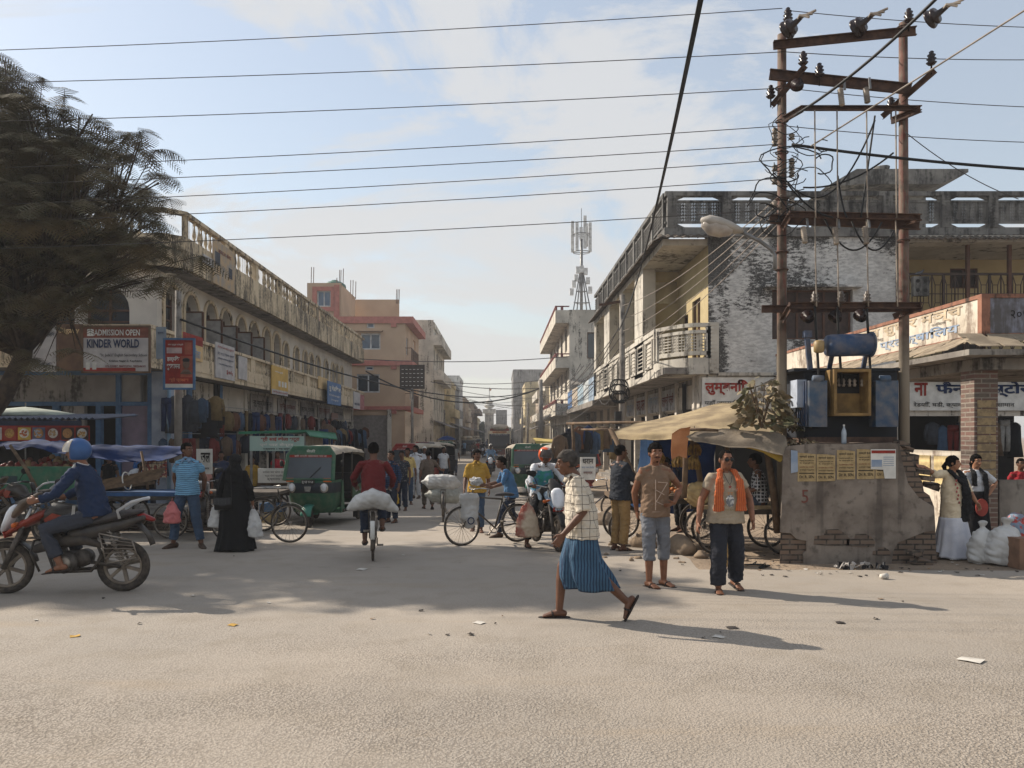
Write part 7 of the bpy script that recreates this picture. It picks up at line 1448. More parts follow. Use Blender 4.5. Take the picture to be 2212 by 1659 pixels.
# 1 walking old man in striped lungi
p=at(1258,1338)
CHK=pattern('checked_shirt',(196,186,170),(60,54,54),.08,.005,'xyz'); LUN=pattern('striped_lungi',(60,92,118),(34,52,78),.03,.012,'xy')
o,J,H,s=person('old man in white checked shirt and blue striped lungi walking left across the junction',p,R(90),1.7,dict(pel=(0,0,.9),che=(0,.035,1.2),nb=(0,.07,1.395),hd=(0,.15,1.53),hp=-8,sL=(-.165,.06,1.35),sR=(.165,.06,1.35),eL=(-.22,.01,1.07),wL=(-.22,.2,.86),eR=(.21,-.06,1.08),wR=(.2,-.02,.84),hdL=(0,.55,-.8),aR=(.07,.22,.09),kR=(.08,.19,.5),aL=(-.08,-.41,.2),kL=(-.09,-.13,.47),fpL=-62,fpR=0,fyL=0,fyR=0,cuL=.3),SKD,CHK,.98,.8,None,0,hair=mat('grey_black_hair',(84,78,72),.9,(38,34,32),12,.3,.7,bump=.8,bs=120),hs='thick',lod=2,collar=CHK,beard='white',toploose=.022)
skirt(o,'lungi',LUN,[(.92,0,0,.155,.11),(.8,0,.01,.195,.15),(.6,0,.015,.19,.195),(.42,0,-.04,.19,.25),(.3,0,-.09,.165,.245)],7,.03)
# 2 man in brown tee shirt
BT_=cloth('brown_tee',(128,104,84)); p=at(1415,1266)
o,J,H,s=person('young man in brown tee shirt and rolled grey jeans, one hand on hip',p,R(180+12),1.72,dict(eL=(-.33,-.02,1.17),wL=(-.185,.13,1.0),hdL=(.9,.25,-.3),cuL=.5,eR=(.22,-.1,1.12),wR=(.17,-.16,.9),hy=-8,aL=(-.11,.0,.085),aR=(.1,.06,.085),fyL=22,fyR=15,kR=(.1,.06,.49)),SK,BT_,.42,.83,GRJ,1.42,(.098,.078,.074),hs='thick',lod=2,beard='goatee')
WI=mat('tee_print_white',(180,160,144),.8,bump=0); q=MB(); zz=1.3*s
for a,b in (((.03,1.25),(-.09,1.24)),((-.09,1.24),(.05,1.02)),((.05,1.02),(-.04,.98)),((.06,1.28),(.06,.92)),((-.05,1.1),(.06,1.16)),((.0,.9),(.1,.9))): q.bar((a[0],.158*s-.1*abs(a[0])*0,a[1]*s),(b[0],.158*s,b[1]*s),.008,.004)
q.build('tee_print',WI,o); 
# 3 scarf man
TB=cloth('beige_tee',(160,146,126)); p=at(1567,1277); DT=cloth('charcoal_trousers',(40,42,50))
o,J,H,s=person('stout man in sunglasses and orange scarf over beige tee shirt walking forward',p,R(180+3),1.64,dict(eR=(.285,-.03,1.1),wR=(.35,.06,.84),eL=(-.30,-.02,1.13),wL=(-.29,.12,.87),cuR=.6,cuL=.8,hy=8,aR=(.12,.1,.085),kR=(.12,.12,.49),aL=(-.16,-.12,.12),kL=(-.14,.0,.5),fpL=-12,fyR=-10,fyL=14),SK,TB,.5,.83,DT,1.97,(.1,.088,.082),hs='thin',lod=2,fat=1.14,toploose=.012)
SCF=pattern('orange_scarf',(186,98,52),(150,62,40),.022,.007,'x')
drape(o,'scarf',SCF,[V(q)*s for q in ((.13,.155,.98),(.135,.17,1.15),(.12,.15,1.34),(.085,.05,1.46),(.03,-.07,1.47),(-.03,-.07,1.47),(-.085,.05,1.46),(-.12,.15,1.34),(-.135,.17,1.15),(-.13,.165,.98))],.055*s,.018,taper=[.075*s,.06*s,.05*s,.04*s,.035*s,.035*s,.04*s,.05*s,.06*s,.078*s])
for sg in (-1,1):
    q=MB(); q.ball(H(sg*.033,.097,.004),(.028*s,.008*s,.022*s),12,8); q.build('sunglass_lens',mat('dark_lens',(14,14,16),.1,bump=0),o,True)
q=MB(); q.tube([H(-.08,.0,.012),H(-.066,.085,.012),H(0,.104,.012),H(.066,.085,.012),H(.08,.0,.012)],.0035,5); q.build('sunglass_frame',BLACKP,o)
q=MB(); q.tube([V(x)*s for x in ((-.05,.09,1.42),(-.02,.15,1.33),(0,.168,1.29),(.02,.15,1.33),(.05,.09,1.42))],.003,5); nk=q.build('necklace',BLACKP,o); q=MB(); n=[]
for i in range(10): a=R(90+36*i); r_=.024 if i%2==0 else .01; n.append((math.cos(a)*r_,.172*s,1.27*s+math.sin(a)*r_))
q.prism(n,(0,-.006,0)); q.build('star_pendant',mat('pendant_red',(140,60,50),.5,bump=0),nk)
letters('E OF MA',.2,.035,WI,o,(0,.176*s,1.235*s),math.pi,.0); letters('TT',.07,.03,mat('tee_orange',(190,120,60),.8),o,(0,.177*s,1.19*s),math.pi,.0); MB().ball((0,.168*s,1.1*s),(.05,.012,.07),10,8).build('tee_motif',mat('motif_grey',(110,112,116),.8,(190,188,184),25,.45,.55,bump=0),o,True); letters('THE RACE',.13,.022,mat('tee_yellow',(150,130,80),.8),o,(0,.182*s,1.0*s),math.pi,.0)
# 4 striped polo man
POLO=pattern('striped_polo',(112,160,190),(44,66,96),.033,.009,'z'); p=at(405,1184)
o,J,H,s=person('man in blue striped polo shirt and jeans standing by the left side carts',p,R(180),1.76,dict(hy=62,aR=(.23,0,.085),kR=(.18,.03,.49),aL=(-.23,.02,.085),kL=(-.15,.03,.49),fyR=-30,fyL=35,eR=(.25,-.1,1.13),wR=(.2,-.16,.9),eL=(-.25,-.08,1.13),wL=(-.2,-.17,.92)),SKD,POLO,.55,.86,JEANS,1.85,shoes=SHOE,lod=2,collar=mat('collar_blue',(130,160,190),.9),fat=1.06)
def bag(label,pos,w_,h_,m_,rz=0,cat='bag',group=None,name='carrier_bag'):
    b=thing(name,label,cat,pos,rz,group); q=MB(); q.tube([(0,0,0),(0,0,-h_*.15),(0,0,-h_*.5),(0,0,-h_*.95),(0,0,-h_)],[(.02,.012),(w_*.25,.03),(w_*.42,w_*.2),(w_*.5,w_*.22),(w_*.4,w_*.15)],18,side=(1,0,0)); wrinkled('bag_body',q,m_,b,.012,.022,5)
    MB().tube([(-.02,0,-.02),(0,0,.06),(.02,0,-.02)],.005,5).build('handle',m_,b); return b
bag('pink plastic bag held behind the man in the striped polo',P(372,1083,13.3),.3,.36,mat('pink_plastic',(196,110,108),.4,(170,90,90),8,alpha=.92))
# 5 woman in black robe
p=at(508,1190); BR=cloth('black_robe',(14,14,15),.2)
o,J,H,s=person('woman in a long black robe and headscarf seen from behind',p,R(4),1.56,dict(eL=(-.26,-.03,1.12),wL=(-.3,.02,.86),eR=(.26,-.03,1.1),wR=(.3,.02,.84)),SK,BR,1.8,.8,None,0,hair=BR,hs='woman',lod=1,face=False,fat=1.05,toploose=.02)
skirt(o,'robe_skirt',BR,[(1.0,0,0,.19,.15),(.7,0,0,.24,.18),(.3,0,0,.27,.21),(.02,0,-.02,.33,.26)],11,.02)
q=MB(); q.ball(H(0,-.015,.015),(.1,.115,.115),16,12); q.tube([H(0,-.03,-.05),J['nb']-V((0,.03,.02)),J['nb']-V((0,.06,.22))],[(.085,.09),(.14,.11),(.15,.08)],16,side=(1,0,0)); link('headscarf',fuse(q,.014,2,.012,6),BR,o)
hb_=thing('handbag','black studded handbag hanging at the robed woman\'s left side','handbag',p+V((-.13,-.19,.78)),R(4)); MB().tube([(-.13,0,0),(.13,0,0)],[(.05,.1),(.05,.1)],12,side=(0,1,0)).build('bag_body',BLACKP,hb_,True); MB().prism([(-.14,-.06,.1),(.14,-.06,.1),(.14,-.065,.0),(0,-.07,-.03),(-.14,-.065,.0)],(0,.01,0)).build('flap',mat('bag_flap',(36,36,40),.5),hb_)
q=MB(); [q.ball((-.11+.055*i,-.075,.07-.03*j),(.006,.004,.006),6,4) for i in range(5) for j in range(3)]; q.build('studs',CHR,hb_); MB().tube([(-.12,0,.09),(-.02,.05,.5),(.1,.06,.62),(.13,0,.09)],.008,5).build('strap',BLACKP,hb_)
bag('big white plastic bag hanging from the robed woman\'s right hand',p+V((.3,-.02,.68)),.34,.46,mat('white_plastic',(190,188,184),.45,(166,164,162),8,bump=.4,bs=14)); bag('small white plastic bag hanging from the robed woman\'s left hand',p+V((-.33,.0,.72)),.24,.34,MC['white_plastic'])
# 6 cyclist
MR=cloth('maroon_sweater',(98,30,30)); L6=BK1.location
RIDE=dict(pel=(0,-.27,.95),che=(0,-.14,1.24),nb=(0,-.06,1.44),hd=(0,.0,1.6),sL=(-.185,-.06,1.38),sR=(.185,-.06,1.38),eL=(-.3,-.03,1.18),wL=(-.27,.13,1.03),eR=(.3,-.03,1.18),wR=(.27,.13,1.03),hdL=(0,1,-.2),hdR=(0,1,-.2),cuL=.9,cuR=.9)
o,J,H,s=person('cyclist in maroon sweater riding away from the camera',L6,R(8),1.72,dict(RIDE,kL=(-.13,.1,.68),aL=(-.13,-.0,.26),kR=(.13,.12,.84),aR=(.13,-.06,.47),fyL=0,fyR=0,hp=0),SKD,MR,1.85,.84,JEAND,1.8,lod=2,face=False,fat=1.05,hs='short')
q=thing('carrier_sack','white sack tied on the carrier of the cyclist\'s bicycle','sack',L6+V((.08,-.62,.85)),R(8)); x=MB(); x.tube([(-.32,0,-.06),(-.2,0,.02),(0,0,.08),(.2,0,.02),(.32,0,-.08)],[(.06,.05),(.16,.12),(.18,.15),(.16,.12),(.07,.05)],14,side=(0,1,0),round=True); wrinkled('sack_cloth',x,WSK,q)
# 7-16 group at the left of the road
def P_(label,u,v,rz,h,top,bot,pose=None,**k_):
    k_.setdefault('lod',1); k_.setdefault('sleeve',.5); return person(label,at(u,v),R(rz),h,pose,k_.pop('skin',SKD),top,k_.pop('sleeve'),k_.pop('hem',.82),bot,**k_)
PLB=pattern('blue_plaid',(28,56,92),(20,30,48),.05,.015,'xyz'); FLO=mat('floral_shirt',(40,44,54),.9,(120,118,116),26,.55,.62); YSH=cloth('pale_yellow_shirt',(196,172,110)); WSH=cloth('white_shirt',(198,200,204)); WPN=cloth('white_trousers',(176,176,178)); BST=pattern('brown_stripes',(112,98,86),(70,60,54),.028,.009,'xy'); GRT=cloth('grey_tee',(150,150,148)); 
P_('youth in blue plaid shirt standing beside the auto rickshaws holding a yellow bag',845,1129,150,1.66,PLB,JEAND,dict(hy=10),sleeve=1.7,collar=PLB); pb=at(852,1125); bag('yellow plastic bag in the hand of the youth in the blue plaid shirt',pb+V((.0,-.12,.82)),.26,.42,mat('yellow_plastic',(196,160,60),.5,(170,136,50),6))
P_('man in dark floral shirt standing barefoot behind the plaid shirted youth',868,1103,165,1.62,FLO,JEAND,dict(hy=25)); P_('man in pale yellow shirt standing behind the floral shirted man',880,1090,190,1.68,YSH,JEANS,dict(hy=-20),sleeve=1.1)
P_('tall man in full white shirt and trousers in the middle of the roadside group',898,1077,160,1.74,WSH,WPN,dict(hy=-30),sleeve=1.8,collar=WSH,shoes=SHOE); P_('old man in white shirt and cap beyond the white clad man',917,1062,180,1.68,WSH,JEAND,None,hs='cap',hair=WHITE)
P_('man in brown striped shirt pushing the sack laden bicycle up the street',925,1100,12,1.64,BST,cloth('brown_trousers',(84,74,64)),dict(walk(.2),eR=(.3,.1,1.2),wR=(.42,.28,1.1),hdR=(1,.6,0)),sleeve=.95,face=False); P_('youth in white shirt seen beyond the sack laden bicycle',958,1055,200,1.64,WSH,JEAND,dict(hy=30))
P_('man in grey tee shirt walking away up the street',982,1027,0,1.68,GRT,cloth('grey_trousers',(74,76,84)),walk(.22),face=False)
LBS=cloth('light_blue_shirt',(124,156,190)); P_('distant man in light blue shirt walking away',1003,984,0,1.7,LBS,JEAND,walk(.18),lod=0); P_('distant man in long white kurta and cap walking away',989,982,5,1.7,WSH,WPN,walk(.12),lod=0,hem=.45,sleeve=1.8,hair=WHITE,hs='cap')
for q_,(dx,z_,lb,sx_) in enumerate(((-.03,.92,'upper bulging white sack across the pushed bicycle',.33),(.05,.62,'lower grey white sack hanging on the pushed bicycle',.3))):
    q=thing('carrier_sack',lb,'sack',BK3.location+V((dx,-.35,z_)),R(5)); x=MB(); x.tube([(-.42,0,.0),(-.3,0,.0),(0,0,.0),(.3,0,-.03),(.42,0,-.06)],[(.05,.05),(.17,.17),(.2,.2),(.18,.18),(.06,.06)],14,side=(0,1,0),round=True); wrinkled('sack_cloth',x,WSK if q_==0 else mat('grey_sack',(160,160,152),.7,(138,138,130),5),q)
# 17-18 centre pair
YS2=cloth('mustard_shirt',(172,136,56)); P_('youth in mustard yellow shirt and jeans walking towards the camera in mid street',1030,1149,180,1.68,YS2,JEANS,dict(walk(.16),hy=25),sleeve=1.0,collar=YS2,lod=2,hs='thick',toploose=.01,beard='m')
BS2=cloth('sky_blue_shirt',(70,108,146)); L7=BK2.location
o,J,H,s=P_('boy in open blue shirt and jeans leaning to push the old bicycle',1105,1160,100,1.6,BS2,JEAND,dict(pel=(0,0,.9),che=(0,.07,1.19),nb=(0,.15,1.37),hd=(0,.22,1.51),sL=(-.16,.14,1.33),sR=(.16,.14,1.33),eL=(-.22,.22,1.1),wL=(-.2,.42,1.03),eR=(.22,.24,1.1),wR=(.18,.5,1.05),hdL=(0,1,-.1),hdR=(0,1,0),aL=(-.1,.28,.09),kL=(-.1,.22,.5),aR=(.1,-.26,.13),kR=(.1,-.02,.5),fpR=-25,hy=15),sleeve=1.1,hem=.8,lod=2,shoes=SHOE,hs='thick')
sk=thing('hanging_sack','white printed sack hanging from the handlebar of the pushed bicycle','sack',L7+V((-.38,-.2,.9)),R(20)); x=MB(); x.tube([(0,0,0),(0,0,-.08),(0,0,-.4),(0,0,-.6)],[(.16,.06),(.19,.1),(.17,.1),(.07,.05)],14,side=(1,0,0)); wrinkled('sack_cloth',x,WSK,sk); MB().torus((0,-.12,-.46),(0,1,0),.055,.01,16,5).build('printed_ring',NAVY,sk)
sk=thing('plastic_bag','crumpled clear plastic bag on top of the pushed bicycle\'s handlebar','bag',L7+V((-.25,-.1,1.1))); wrinkled('bag_body',MB().ball((0,0,0),(.12,.08,.08),12,10),MC['white_plastic'],sk,.01,.05,12)
# 19 rider with orange helmet
def helmet(par,H,s,m1,m2,visor=True,label=None):
    q=MB(); q.ball((0,0,0),(.122,.15,.136),24,18); W=[]
    for p_ in q.v:
        p_=V(p_)+V((0,-.01,.025))
        if p_.y>.05 and p_.z<.035: p_=V((p_.x*.96,.04+(p_.y-.04)*.1,p_.z))
        if p_.z<-.085: p_.z=-.085
        W.append(H(*p_))
    q.v=[tuple(x) for x in W]; hl=q.build('helmet',m1,par,True)
    q=MB(); rows=[]
    for i in range(7):
        a=R(-6+i*10); rows.append([H(.128*math.sin(R(b))*math.cos(a),-.01+.16*math.cos(R(b))*math.cos(a),.02+.143*math.sin(a)) for b in range(-75,76,12)])
    q.sheet(rows,.003); q.build('visor',m2,hl,True); return hl
HO=mat('helmet_orange',(196,84,40),.3,(206,196,190),3.5,.5,.56,bump=0); VS=mat('visor_silver',(170,164,156),.15,me=.3,bump=0); VD=mat('visor_dark',(70,60,56),.15,bump=0)
MRD=dict(pel=(0,-.3,.93),che=(0,-.22,1.22),nb=(0,-.13,1.42),hd=(0,-.05,1.56),sL=(-.18,-.13,1.37),sR=(.18,-.13,1.37),eL=(-.3,-.0,1.15),wL=(-.33,.16,1.07),eR=(.3,-.0,1.15),wR=(.33,.16,1.07),hdL=(.2,1,-.1),hdR=(-.2,1,-.1),cuL=1,cuR=1,kL=(-.19,.08,.74),aL=(-.19,-.06,.38),kR=(.19,.08,.74),aR=(.19,-.06,.38),fyL=0,fyR=0)
TV=mat('teal_vest',(52,134,122),.95,(86,130,170),9,.4,.6,bump=.5,bs=60)
o,J,H,s=person('rider in orange helmet and teal knitted vest sitting on the black motorcycle',M2.location,R(194),1.66,dict(MRD,aR=(.34,-.05,.09),kR=(.3,.1,.5),hp=-14),SKD,WSH,1.85,.84,BLK,1.85,lod=2,hs='none',fat=1.1,collar=WSH,beard='m')
t=MB(); pel,che,nb=J['pel'],J['che'],J['nb']; t.tube([pel,pel.lerp(che,.5),che,che.lerp(nb,.62)],[(.198*s,.152*s),(.19*s,.15*s),(.206*s,.155*s),(.15*s,.115*s)],18,(1,0,0)); link('knitted_vest',fuse(t,.012,2,.008,6),TV,o); helmet(o,H,s,HO,VD)
bag('red and white cloth shopping bag hanging at the side of the black motorcycle',M2.location+V((-.33,-.35,.78)),.42,.58,mat('printed_bag',(180,162,140),.8,(140,56,44),3,.45,.66,bump=.2))
# left rider
NV=cloth('navy_jacket',(24,42,72),.4); CT_=cloth('charcoal_jeans',(52,56,66))
o,J,H,s=person('motorcycle rider in navy jacket and blue silver helmet at the left edge',M1.location,R(96),1.72,dict(MRD,pel=(0,-.3,.94),che=(0,-.23,1.24),nb=(0,-.17,1.45),hd=(0,-.1,1.6),eL=(-.33,.0,1.14),wL=(-.36,.17,1.08),kL=(-.21,.16,.74),aL=(-.2,.0,.36),fpL=-8),SK,NV,1.88,.88,CT_,1.8,(.1,.088,.07),lod=2,hs='none',toploose=.015,collar=WHITE)
helmet(o,H,s,mat('helmet_blue',(38,70,118),.3,(46,84,134),bump=0),VS); MB().torus(J['nb'],(0,-.3,1),.072,.02,16,6).build('jacket_collar',NV,o,True)
q=MB(); q.prism([(-.06,.18,1.27),(-.1,.17,1.28),(-.12,.165,1.31),(-.085,.175,1.285)],(0,.004,0)) ; q.build('chest_mark',WINK,o)
for i in range(3): MB().bar((-.2,-.15+.012*i,.9),(-.195,-.16+.012*i,1.02),.005).build('pocket_stripe',WINK,o)
# 20-22 at the awning
BKS=cloth('black_shirt',(36,40,48)); TAN=cloth('tan_trousers',(146,116,74)); o_=P_('man in black shirt and tan trousers standing with his back turned at the fruit barrow',1340,1189,-60,1.72,BKS,TAN,dict(eR=(.22,.1,1.14),wR=(.14,.3,1.04),eL=(-.22,.08,1.14),wL=(-.1,.28,1.02),hy=-10),sleeve=1.2,skin=SKD,fat=1.12,lod=2,face=False)
person('fruit seller in dark shirt bending over behind the barrow',(px(1470,15.2),15.2,gz(15)+.12),R(110),1.6,dict(pel=(0,-.05,.9),che=(0,.1,1.16),nb=(0,.24,1.3),hd=(0,.36,1.38),sL=(-.17,.22,1.26),sR=(.17,.22,1.26),eL=(-.22,.3,1.02),wL=(-.2,.45,.98),eR=(.22,.3,1.02),wR=(.2,.45,.98)),SKD,cloth('dark_blue_shirt',(34,46,74)),.9,.8,BLK,lod=1)
SIT=dict(pel=(0,0,.9),che=(0,.02,1.2),nb=(0,.05,1.4),hd=(0,.09,1.55),kL=(-.14,.42,.93),kR=(.14,.42,.93),aL=(-.1,.3,.86),aR=(.1,.5,.86),eL=(-.24,.06,1.1),wL=(-.16,.28,1.02),eR=(.24,.06,1.1),wR=(.16,.28,1.02),sL=(-.17,.04,1.36),sR=(.17,.04,1.36))
PLW=pattern('black_white_plaid',(44,46,52),(190,190,192),.055,.017,'xyz'); person('man in black and white plaid shirt sitting on the wooden plank barrow',(px(1642,12.75),12.75,gz(12.7)+.0),R(75),1.6,SIT,SKD,PLW,1.1,.86,cloth('slate_trousers',(72,80,92)),1.8,lod=2,face=False,hs='thick',shoes=None)
# 23-25 women at the right
p=at(2058,1206); BG_=mat('beige_kurta',(214,198,170),.95,(200,182,154),3,bump=.2); 
o,J,H,s=person('woman in beige kurta, black scarf and white skirt resting a hand on the broken plinth',p,R(180+8),1.54,dict(hy=48,eR=(.36,.06,1.40),wR=(.60,.1,1.53),hdR=(1,.1,.1),sR=(.175,-.01,1.40),eL=(-.29,-.0,1.14),wL=(-.33,.14,.93),cuR=.2,cuL=.6),SKL,BG_,1.25,.55,None,0,lod=2,hs='woman',toploose=.02)
skirt(o,'skirt',mat('white_cotton',(206,206,212),.9,(186,188,198),5,bump=.2),[(.62,0,0,.2,.16),(.42,0,0,.235,.19),(.2,0,0,.27,.22),(.03,0,-.01,.33,.27)],13,.022)
BSF=cloth('black_scarf',(20,20,22),.3)
drape(o,'scarf',BSF,[V(q)*s for q in ((-.1,.16,.62),(-.1,.18,.95),(-.08,.17,1.25),(.03,.14,1.35),(.08,.04,1.46),(.03,-.08,1.46),(-.05,-.07,1.46),(-.09,.03,1.45),(-.1,.12,1.36),(-.12,.2,1.1),(-.15,.18,.75))],.06*s,.022,taper=[.09*s,.075*s,.06*s]+[.05*s]*5+[.06*s,.07*s,.085*s])
for i in range(7): MB().ball((.06-.008*i+.02*(i%2),.175*s,(1.3-.06*i)*s),(.016,.006,.02),8,6).build('embroidery',mat('rose_thread',(170,90,84),.9),o,True)
o,J,H,s=person('smiling woman in white top with black scarf and black skirt, hand on hip',at(2120,1192)+V((0,.15,0)),R(180-5),1.56,dict(eL=(-.36,-.05,1.2),wL=(-.2,.04,1.0),hdL=(.9,.1,-.3),sR=(.17,0,1.37),eR=(.23,0,1.1),wR=(.2,.12,.9),hy=8,hp=-4),SKL,cloth('white_kurta',(200,202,206)),.85,.85,None,0,lod=2,hs='woman')
skirt(o,'skirt',BLK,[(.97,0,0,.165,.13),(.6,0,0,.2,.16),(.2,0,0,.24,.19),(.05,0,0,.26,.2)],8,.012); drape(o,'scarf',BSF,[V(q)*s for q in ((-.09,.15,.8),(-.1,.17,1.1),(-.09,.13,1.36),(-.05,-.04,1.46),(.05,-.04,1.46),(.09,.13,1.36),(.1,.16,1.15))],.05*s,.02)
fb=thing('red_fan','red round hand fan held by the woman in the white top','fan',at(2120,1192)+V((-.05,-.1,.72))); MB().tube([(0,0,0),(0,.012,0)],[(.1,.14),(.1,.14)],18,side=(1,0,0)).build('fan_disc',mat('fan_red',(170,74,62),.8),fb)
P_('person in red and dark clothes sitting beyond the porch pillar',2205,1165,170,1.5,cloth('red_top',(150,36,44)),BLK,None,lod=1)
# left stall people
P_('youth in yellow tee shirt sitting behind the robed woman',545,1110,170,1.5,YS2,BLK,dict(hy=10),lod=1); P_('man in pale pink shirt sitting low behind the striped polo man',440,1122,190,1.35,cloth('pink_shirt',(190,140,132)),BLK,None,lod=1)
P_('woman in white and blue dress bending over the goods in the left stall',278,1108,-40,1.5,WSH,cloth('blue_dress',(50,84,130)),dict(che=(0,.14,1.15),nb=(0,.28,1.28),hd=(0,.38,1.36),sL=(-.16,.25,1.25),sR=(.16,.25,1.25),eL=(-.2,.3,1.0),wL=(-.15,.42,.8),eR=(.2,.3,1.0),wR=(.15,.42,.8)),lod=1)
P_('person in bright blue shirt inside the left stall',300,1105,150,1.6,BTARP if 0 else cloth('blue_shirt',(36,88,150)),BLK,None,lod=1); P_('man in black shirt with mustard shoulder stripe in the left stall',322,1110,185,1.72,BKS,JEAND,None,lod=1); P_('vendor in dark clothes hidden behind the motorcycle rider',236,1120,170,1.6,BLK,BLK,None,lod=1)
P_('woman in a red top inside the food stall',600,1085,180,1.58,cloth('red_top',(150,36,44)),BLK,None,lod=1)
P_('man in navy shirt standing among the clothes racks',478,1100,200,1.6,cloth('dark_blue_shirt',(34,46,74)),BLK,None,lod=0)
# riders far away
for mo,lb,tm,hc in ((MC3,'motorcyclist in pale blue clothes and white helmet in front of the bus',LBS,WHITE),(MC4,'distant motorcyclist in brown jacket with headlamp on',BST,mat('helmet_dark',(40,40,44),.3)),(MC5,'very distant motorcyclist beside the bus',BKS,WHITE)):
    o,J,H,s=person(lb,mo.location,R(180),1.68,MRD,SKD,tm,1.85,.84,JEAND,1.85,lod=0,hs='none',fat=1.1,face=False); helmet(o,H,s,hc,VD)
# far crowd
CC=[(150,44,36),(36,36,40),(70,90,120),(120,118,112),(200,196,186),(60,80,150),(150,120,70),(90,60,52),(50,96,90),(180,110,60)]
CN_=['red','black','slate blue','grey','white','bright blue','ochre','brown','teal','orange']
rnd.seed(11)
spots=[(1098,1018),(1104,1012),(1112,1008),(1122,1006),(1130,1004),(1138,1000),(1150,1004),(1157,998),(1168,996),(1180,998),(1195,1002),(1208,1006),(1222,1010),(1240,1015),(1085,985),(1032,985),(1038,975),(1046,972),(1020,990),(1012,976),(998,972),(992,968),(985,978),(975,990),(968,985),(1006,968),(1025,968),(1052,970),(1090,975),(1100,978),(1110,982),(1118,985),(960,996),(950,1002)]
for i,(u,v) in enumerate(spots):
    j=rnd.randrange(10); side_='right' if u>1070 else 'left'
    where='in the crowd beside the bus' if u>1070 and u<1150 else ('near the right side shopfronts' if u>=1150 else ('far down the left of the street' if v<985 else 'on the left beyond the auto rickshaws'))
    P_('distant pedestrian in %s top %s'%(CN_[j],where),u,v,rnd.choice((0,180,170,10,90)),rnd.uniform(1.55,1.72),cloth('crowd_'+CN_[j].replace(' ','_'),CC[j]),rnd.choice((JEAND,BLK,WPN,JEANS)),walk(rnd.uniform(.05,.2)),lod=0,group='distant pedestrians',sleeve=rnd.choice((.5,1.8)))
# ---------------- trees ----------------
BARK=mat('bark',(74,62,52),.95,(50,42,36),9,bump=.6,bs=20); k=NT('feather_leaf'); LF=k.fin(k.mix(k.rng(k.noise(1.3,4),.35,.65),c(80,78,56),c(100,88,64)),.8); 
def feather_tree(label,base,trunk,tips,seed,fr=9,L=.5,group=None):
    rg=random.Random(seed); o=thing('feathery_tree',label,'tree',base,0,group,world=True); q=MB(); B=V(base)
    q.tube([B]+[V(t) for t in trunk],[.26,.2,.17,.15,.12][:len(trunk)+1],12); q.build('trunk',BARK,o,True); lb=MB(); cr=MB(); rt=V(trunk[-1]); r2=V(trunk[-2])
    def frond(p,d,L):
        t,u_,n_=basis(d,(rg.uniform(-.3,.3),rg.uniform(-.3,.3),1)); s_=t.cross(V((0,0,1))); s_=s_.normalized() if s_.length>.1 else V((1,0,0)); N=11; pts=[p+t*L*i/N-V((0,0,.55*L*(i/N)**2)) for i in range(N+1)]
        for i in range(N): # pinnae pairs
            a=pts[i]; ta=(pts[i+1]-a).normalized(); w_=L*.36*math.sin(math.pi*(i+1.2)/(N+1.6))+.03; 
            for sg in (-1,1):
                d2=(s_*sg*.92+ta*.45-V((0,0,.18))).normalized(); e=a+d2*w_; h_=ta*(L*.034)
                cr.add([a-h_*.6,a+h_*.6,e+h_*.4,e-h_*.2],[(0,1,2,3)])
        cr.add([pts[0]-s_*.006,pts[0]+s_*.006,pts[-1]+s_*.003,pts[-1]-s_*.003],[(0,1,2,3)])
    for tp in tips:
        tp=V(tp); st=rt if rg.random()<.6 else r2; md=st.lerp(tp,.5)+V((rg.uniform(-.5,.5),rg.uniform(-.4,.4),rg.uniform(.1,.5)))
        lb.tube([st,st.lerp(md,.5)+V((0,0,.15)),md,tp],[.07,.05,.03,.012],5)
        for c_ in range(rg.choice((2,3,3,4))):
            cp=tp+V((rg.gauss(0,.26),rg.gauss(0,.26),rg.gauss(0,.16))); lb.tube([md,cp.lerp(md,.4)+V((0,0,.05)),cp],[.014,.01,.006],4)
            for i in range(fr):
                a=rg.random()*6.28; frond(cp,V((math.cos(a),math.sin(a),rg.uniform(-.2,.55))).normalized(),L*rg.uniform(.7,1.15))
    lb.build('limbs',BARK,o,True); cr.build('crown',LF,o); return o
rg=random.Random(3); TY=15.5
outl=[(-60,150),(0,140),(60,165),(140,200),(200,235),(290,260),(345,300),(360,360),(368,430),(370,500),(360,570),(330,640),(290,690),(230,730),(200,780),(150,800),(80,760),(0,740),(-60,700)]
def inside(u,v):
    n=len(outl); r_=False; j=n-1
    for i in range(n):
        a,b=outl[i],outl[j]
        if (a[1]>v)!=(b[1]>v) and u<(b[0]-a[0])*(v-a[1])/(b[1]-a[1])+a[0]: r_=not r_
        j=i
    return r_
tips=[]
FIT=lambda x,Y,z:(x,max(Y,8.9+.647*z),z)
while len(tips)<128:
    u=rg.uniform(-60,365); v=rg.uniform(150,790)
    if not inside(u+18,v-10): continue
    if v>560 and rg.random()<.35+.3*(u>150): continue
    if 330<v<470 and 150<u<280 and rg.random()<.55: continue
    Y=TY+rg.uniform(-2.0,2.0); Y=max(Y,(8.9+.647*1.8)/(1+.647*(v-CV)/F)); tips.append((px(u,Y),Y,pz(v,Y)))
for i in range(28):
    u=rg.uniform(-70,215); v=rg.uniform(225,470); Y=(8.9+.647*1.8)/(1+.647*(v-CV)/F)+rg.uniform(0,.6)
    tips.append((px(u,Y),Y,pz(v,Y)))
for i in range(150): # the part of the crown left of the frame
    a=rg.random()*6.28; r_=rg.random()**.5; tips.append(FIT(-12.2+r_*3.6*math.cos(a),TY+r_*3*math.sin(a),6.2+rg.uniform(-2,2.6)))
BX=px(-50,TY)
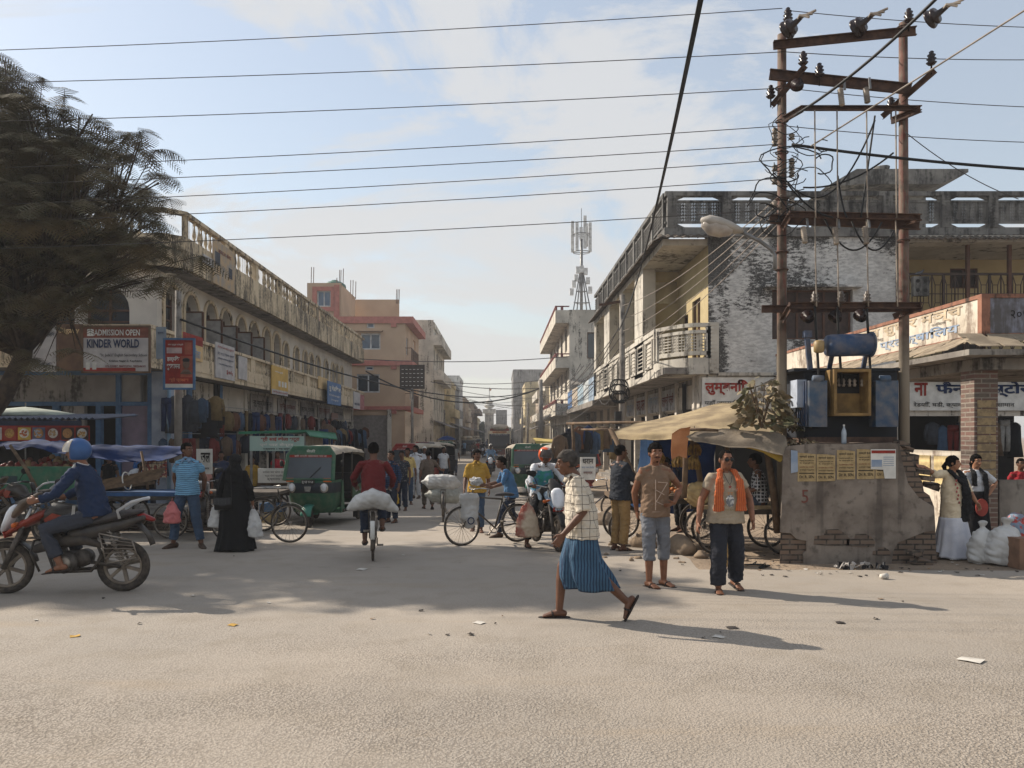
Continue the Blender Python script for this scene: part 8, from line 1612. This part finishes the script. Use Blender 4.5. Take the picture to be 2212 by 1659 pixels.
T1=feather_tree('big feathery leaved tree overhanging the arcade building at the left edge',(BX-.6,TY,gz(TY)),[(BX-.5,TY,1.2),(px(10,TY),TY,pz(850,TY)),(px(50,TY),TY,pz(770,TY)),(px(60,TY),TY+.2,pz(640,TY))],tips,5,fr=6,L=.52)
t2=[]
for i in range(400):
    a=rg.random()*6.28; r_=rg.random()**.5; t2.append(FIT(-18+r_*5*math.cos(a),14.5+r_*3*math.sin(a),6.0+rg.uniform(-2,2.6)*(1-.5*r_)))
feather_tree('second feathery tree standing outside the left of the photo that shades the junction',(-18,13,0),[(-18,13,2),(-17.9,13,3.4),(-18,13,4.6)],t2,9,fr=8,L=.85)
# far trees at the end of the street
k=NT('far_leaf'); FL=k.fin(k.mix(k.rng(k.noise(.5,4),.35,.65),c(64,70,52),c(84,86,64)),.9)
for i,(u,v,Y,r_) in enumerate(((1022,905,230,5),(1038,902,240,5.5),(1048,915,250,4),(1075,918,250,4.5),(1088,915,260,4))):
    o=thing('distant_tree',('rounded tree at the left end of the far street','tall tree beside the monument','low tree behind the monument','tree right of the monument','last tree before the far right buildings')[i],'tree',(px(u,Y),Y,-.6),0,'trees closing the far street'); q=MB(); h_=pz(v,Y)+.6
    for j in range(420):
        a=rg.random()*6.28; b=math.acos(rg.uniform(-.6,1)); R_=r_*(.6+.4*rg.random()); p=V((R_*math.sin(b)*math.cos(a),R_*math.sin(b)*math.sin(a)*.8,h_-r_+R_*math.cos(b)*.9)); t,u_,n_=basis(V((rg.gauss(0,1),rg.gauss(0,1),rg.gauss(0,1)))); s_=rg.uniform(.35,.8); q.add([p-u_*s_,p+n_*s_*.7,p+u_*s_,p-n_*s_*.7],[(0,1,2,3)])
    q.build('crown',FL,o); MB().tube([(0,0,0),(0,0,h_-r_)],[.3,.2],7).build('trunk',BARK,o,True)
# ---------------- haze ----------------
k=NT('air'); k.n.remove(k.b); pv=k.nd('VolumePrincipled'); pv.inputs['Density'].default_value=.0010; pv.inputs['Color'].default_value=(.86,.88,.92,1); pv.inputs['Anisotropy'].default_value=.3
out=[n for n in k.n if n.type=='OUTPUT_MATERIAL'][0]; k.l.new(pv.outputs[0],out.inputs['Volume'])
hz=MB().box(-520,520,-80,700,-1.7,26).build('haze',k.m,None); hz['kind']='stuff'; hz['label']='thin dusty haze over the street'
run_jobs()
LCOL.exclude=False
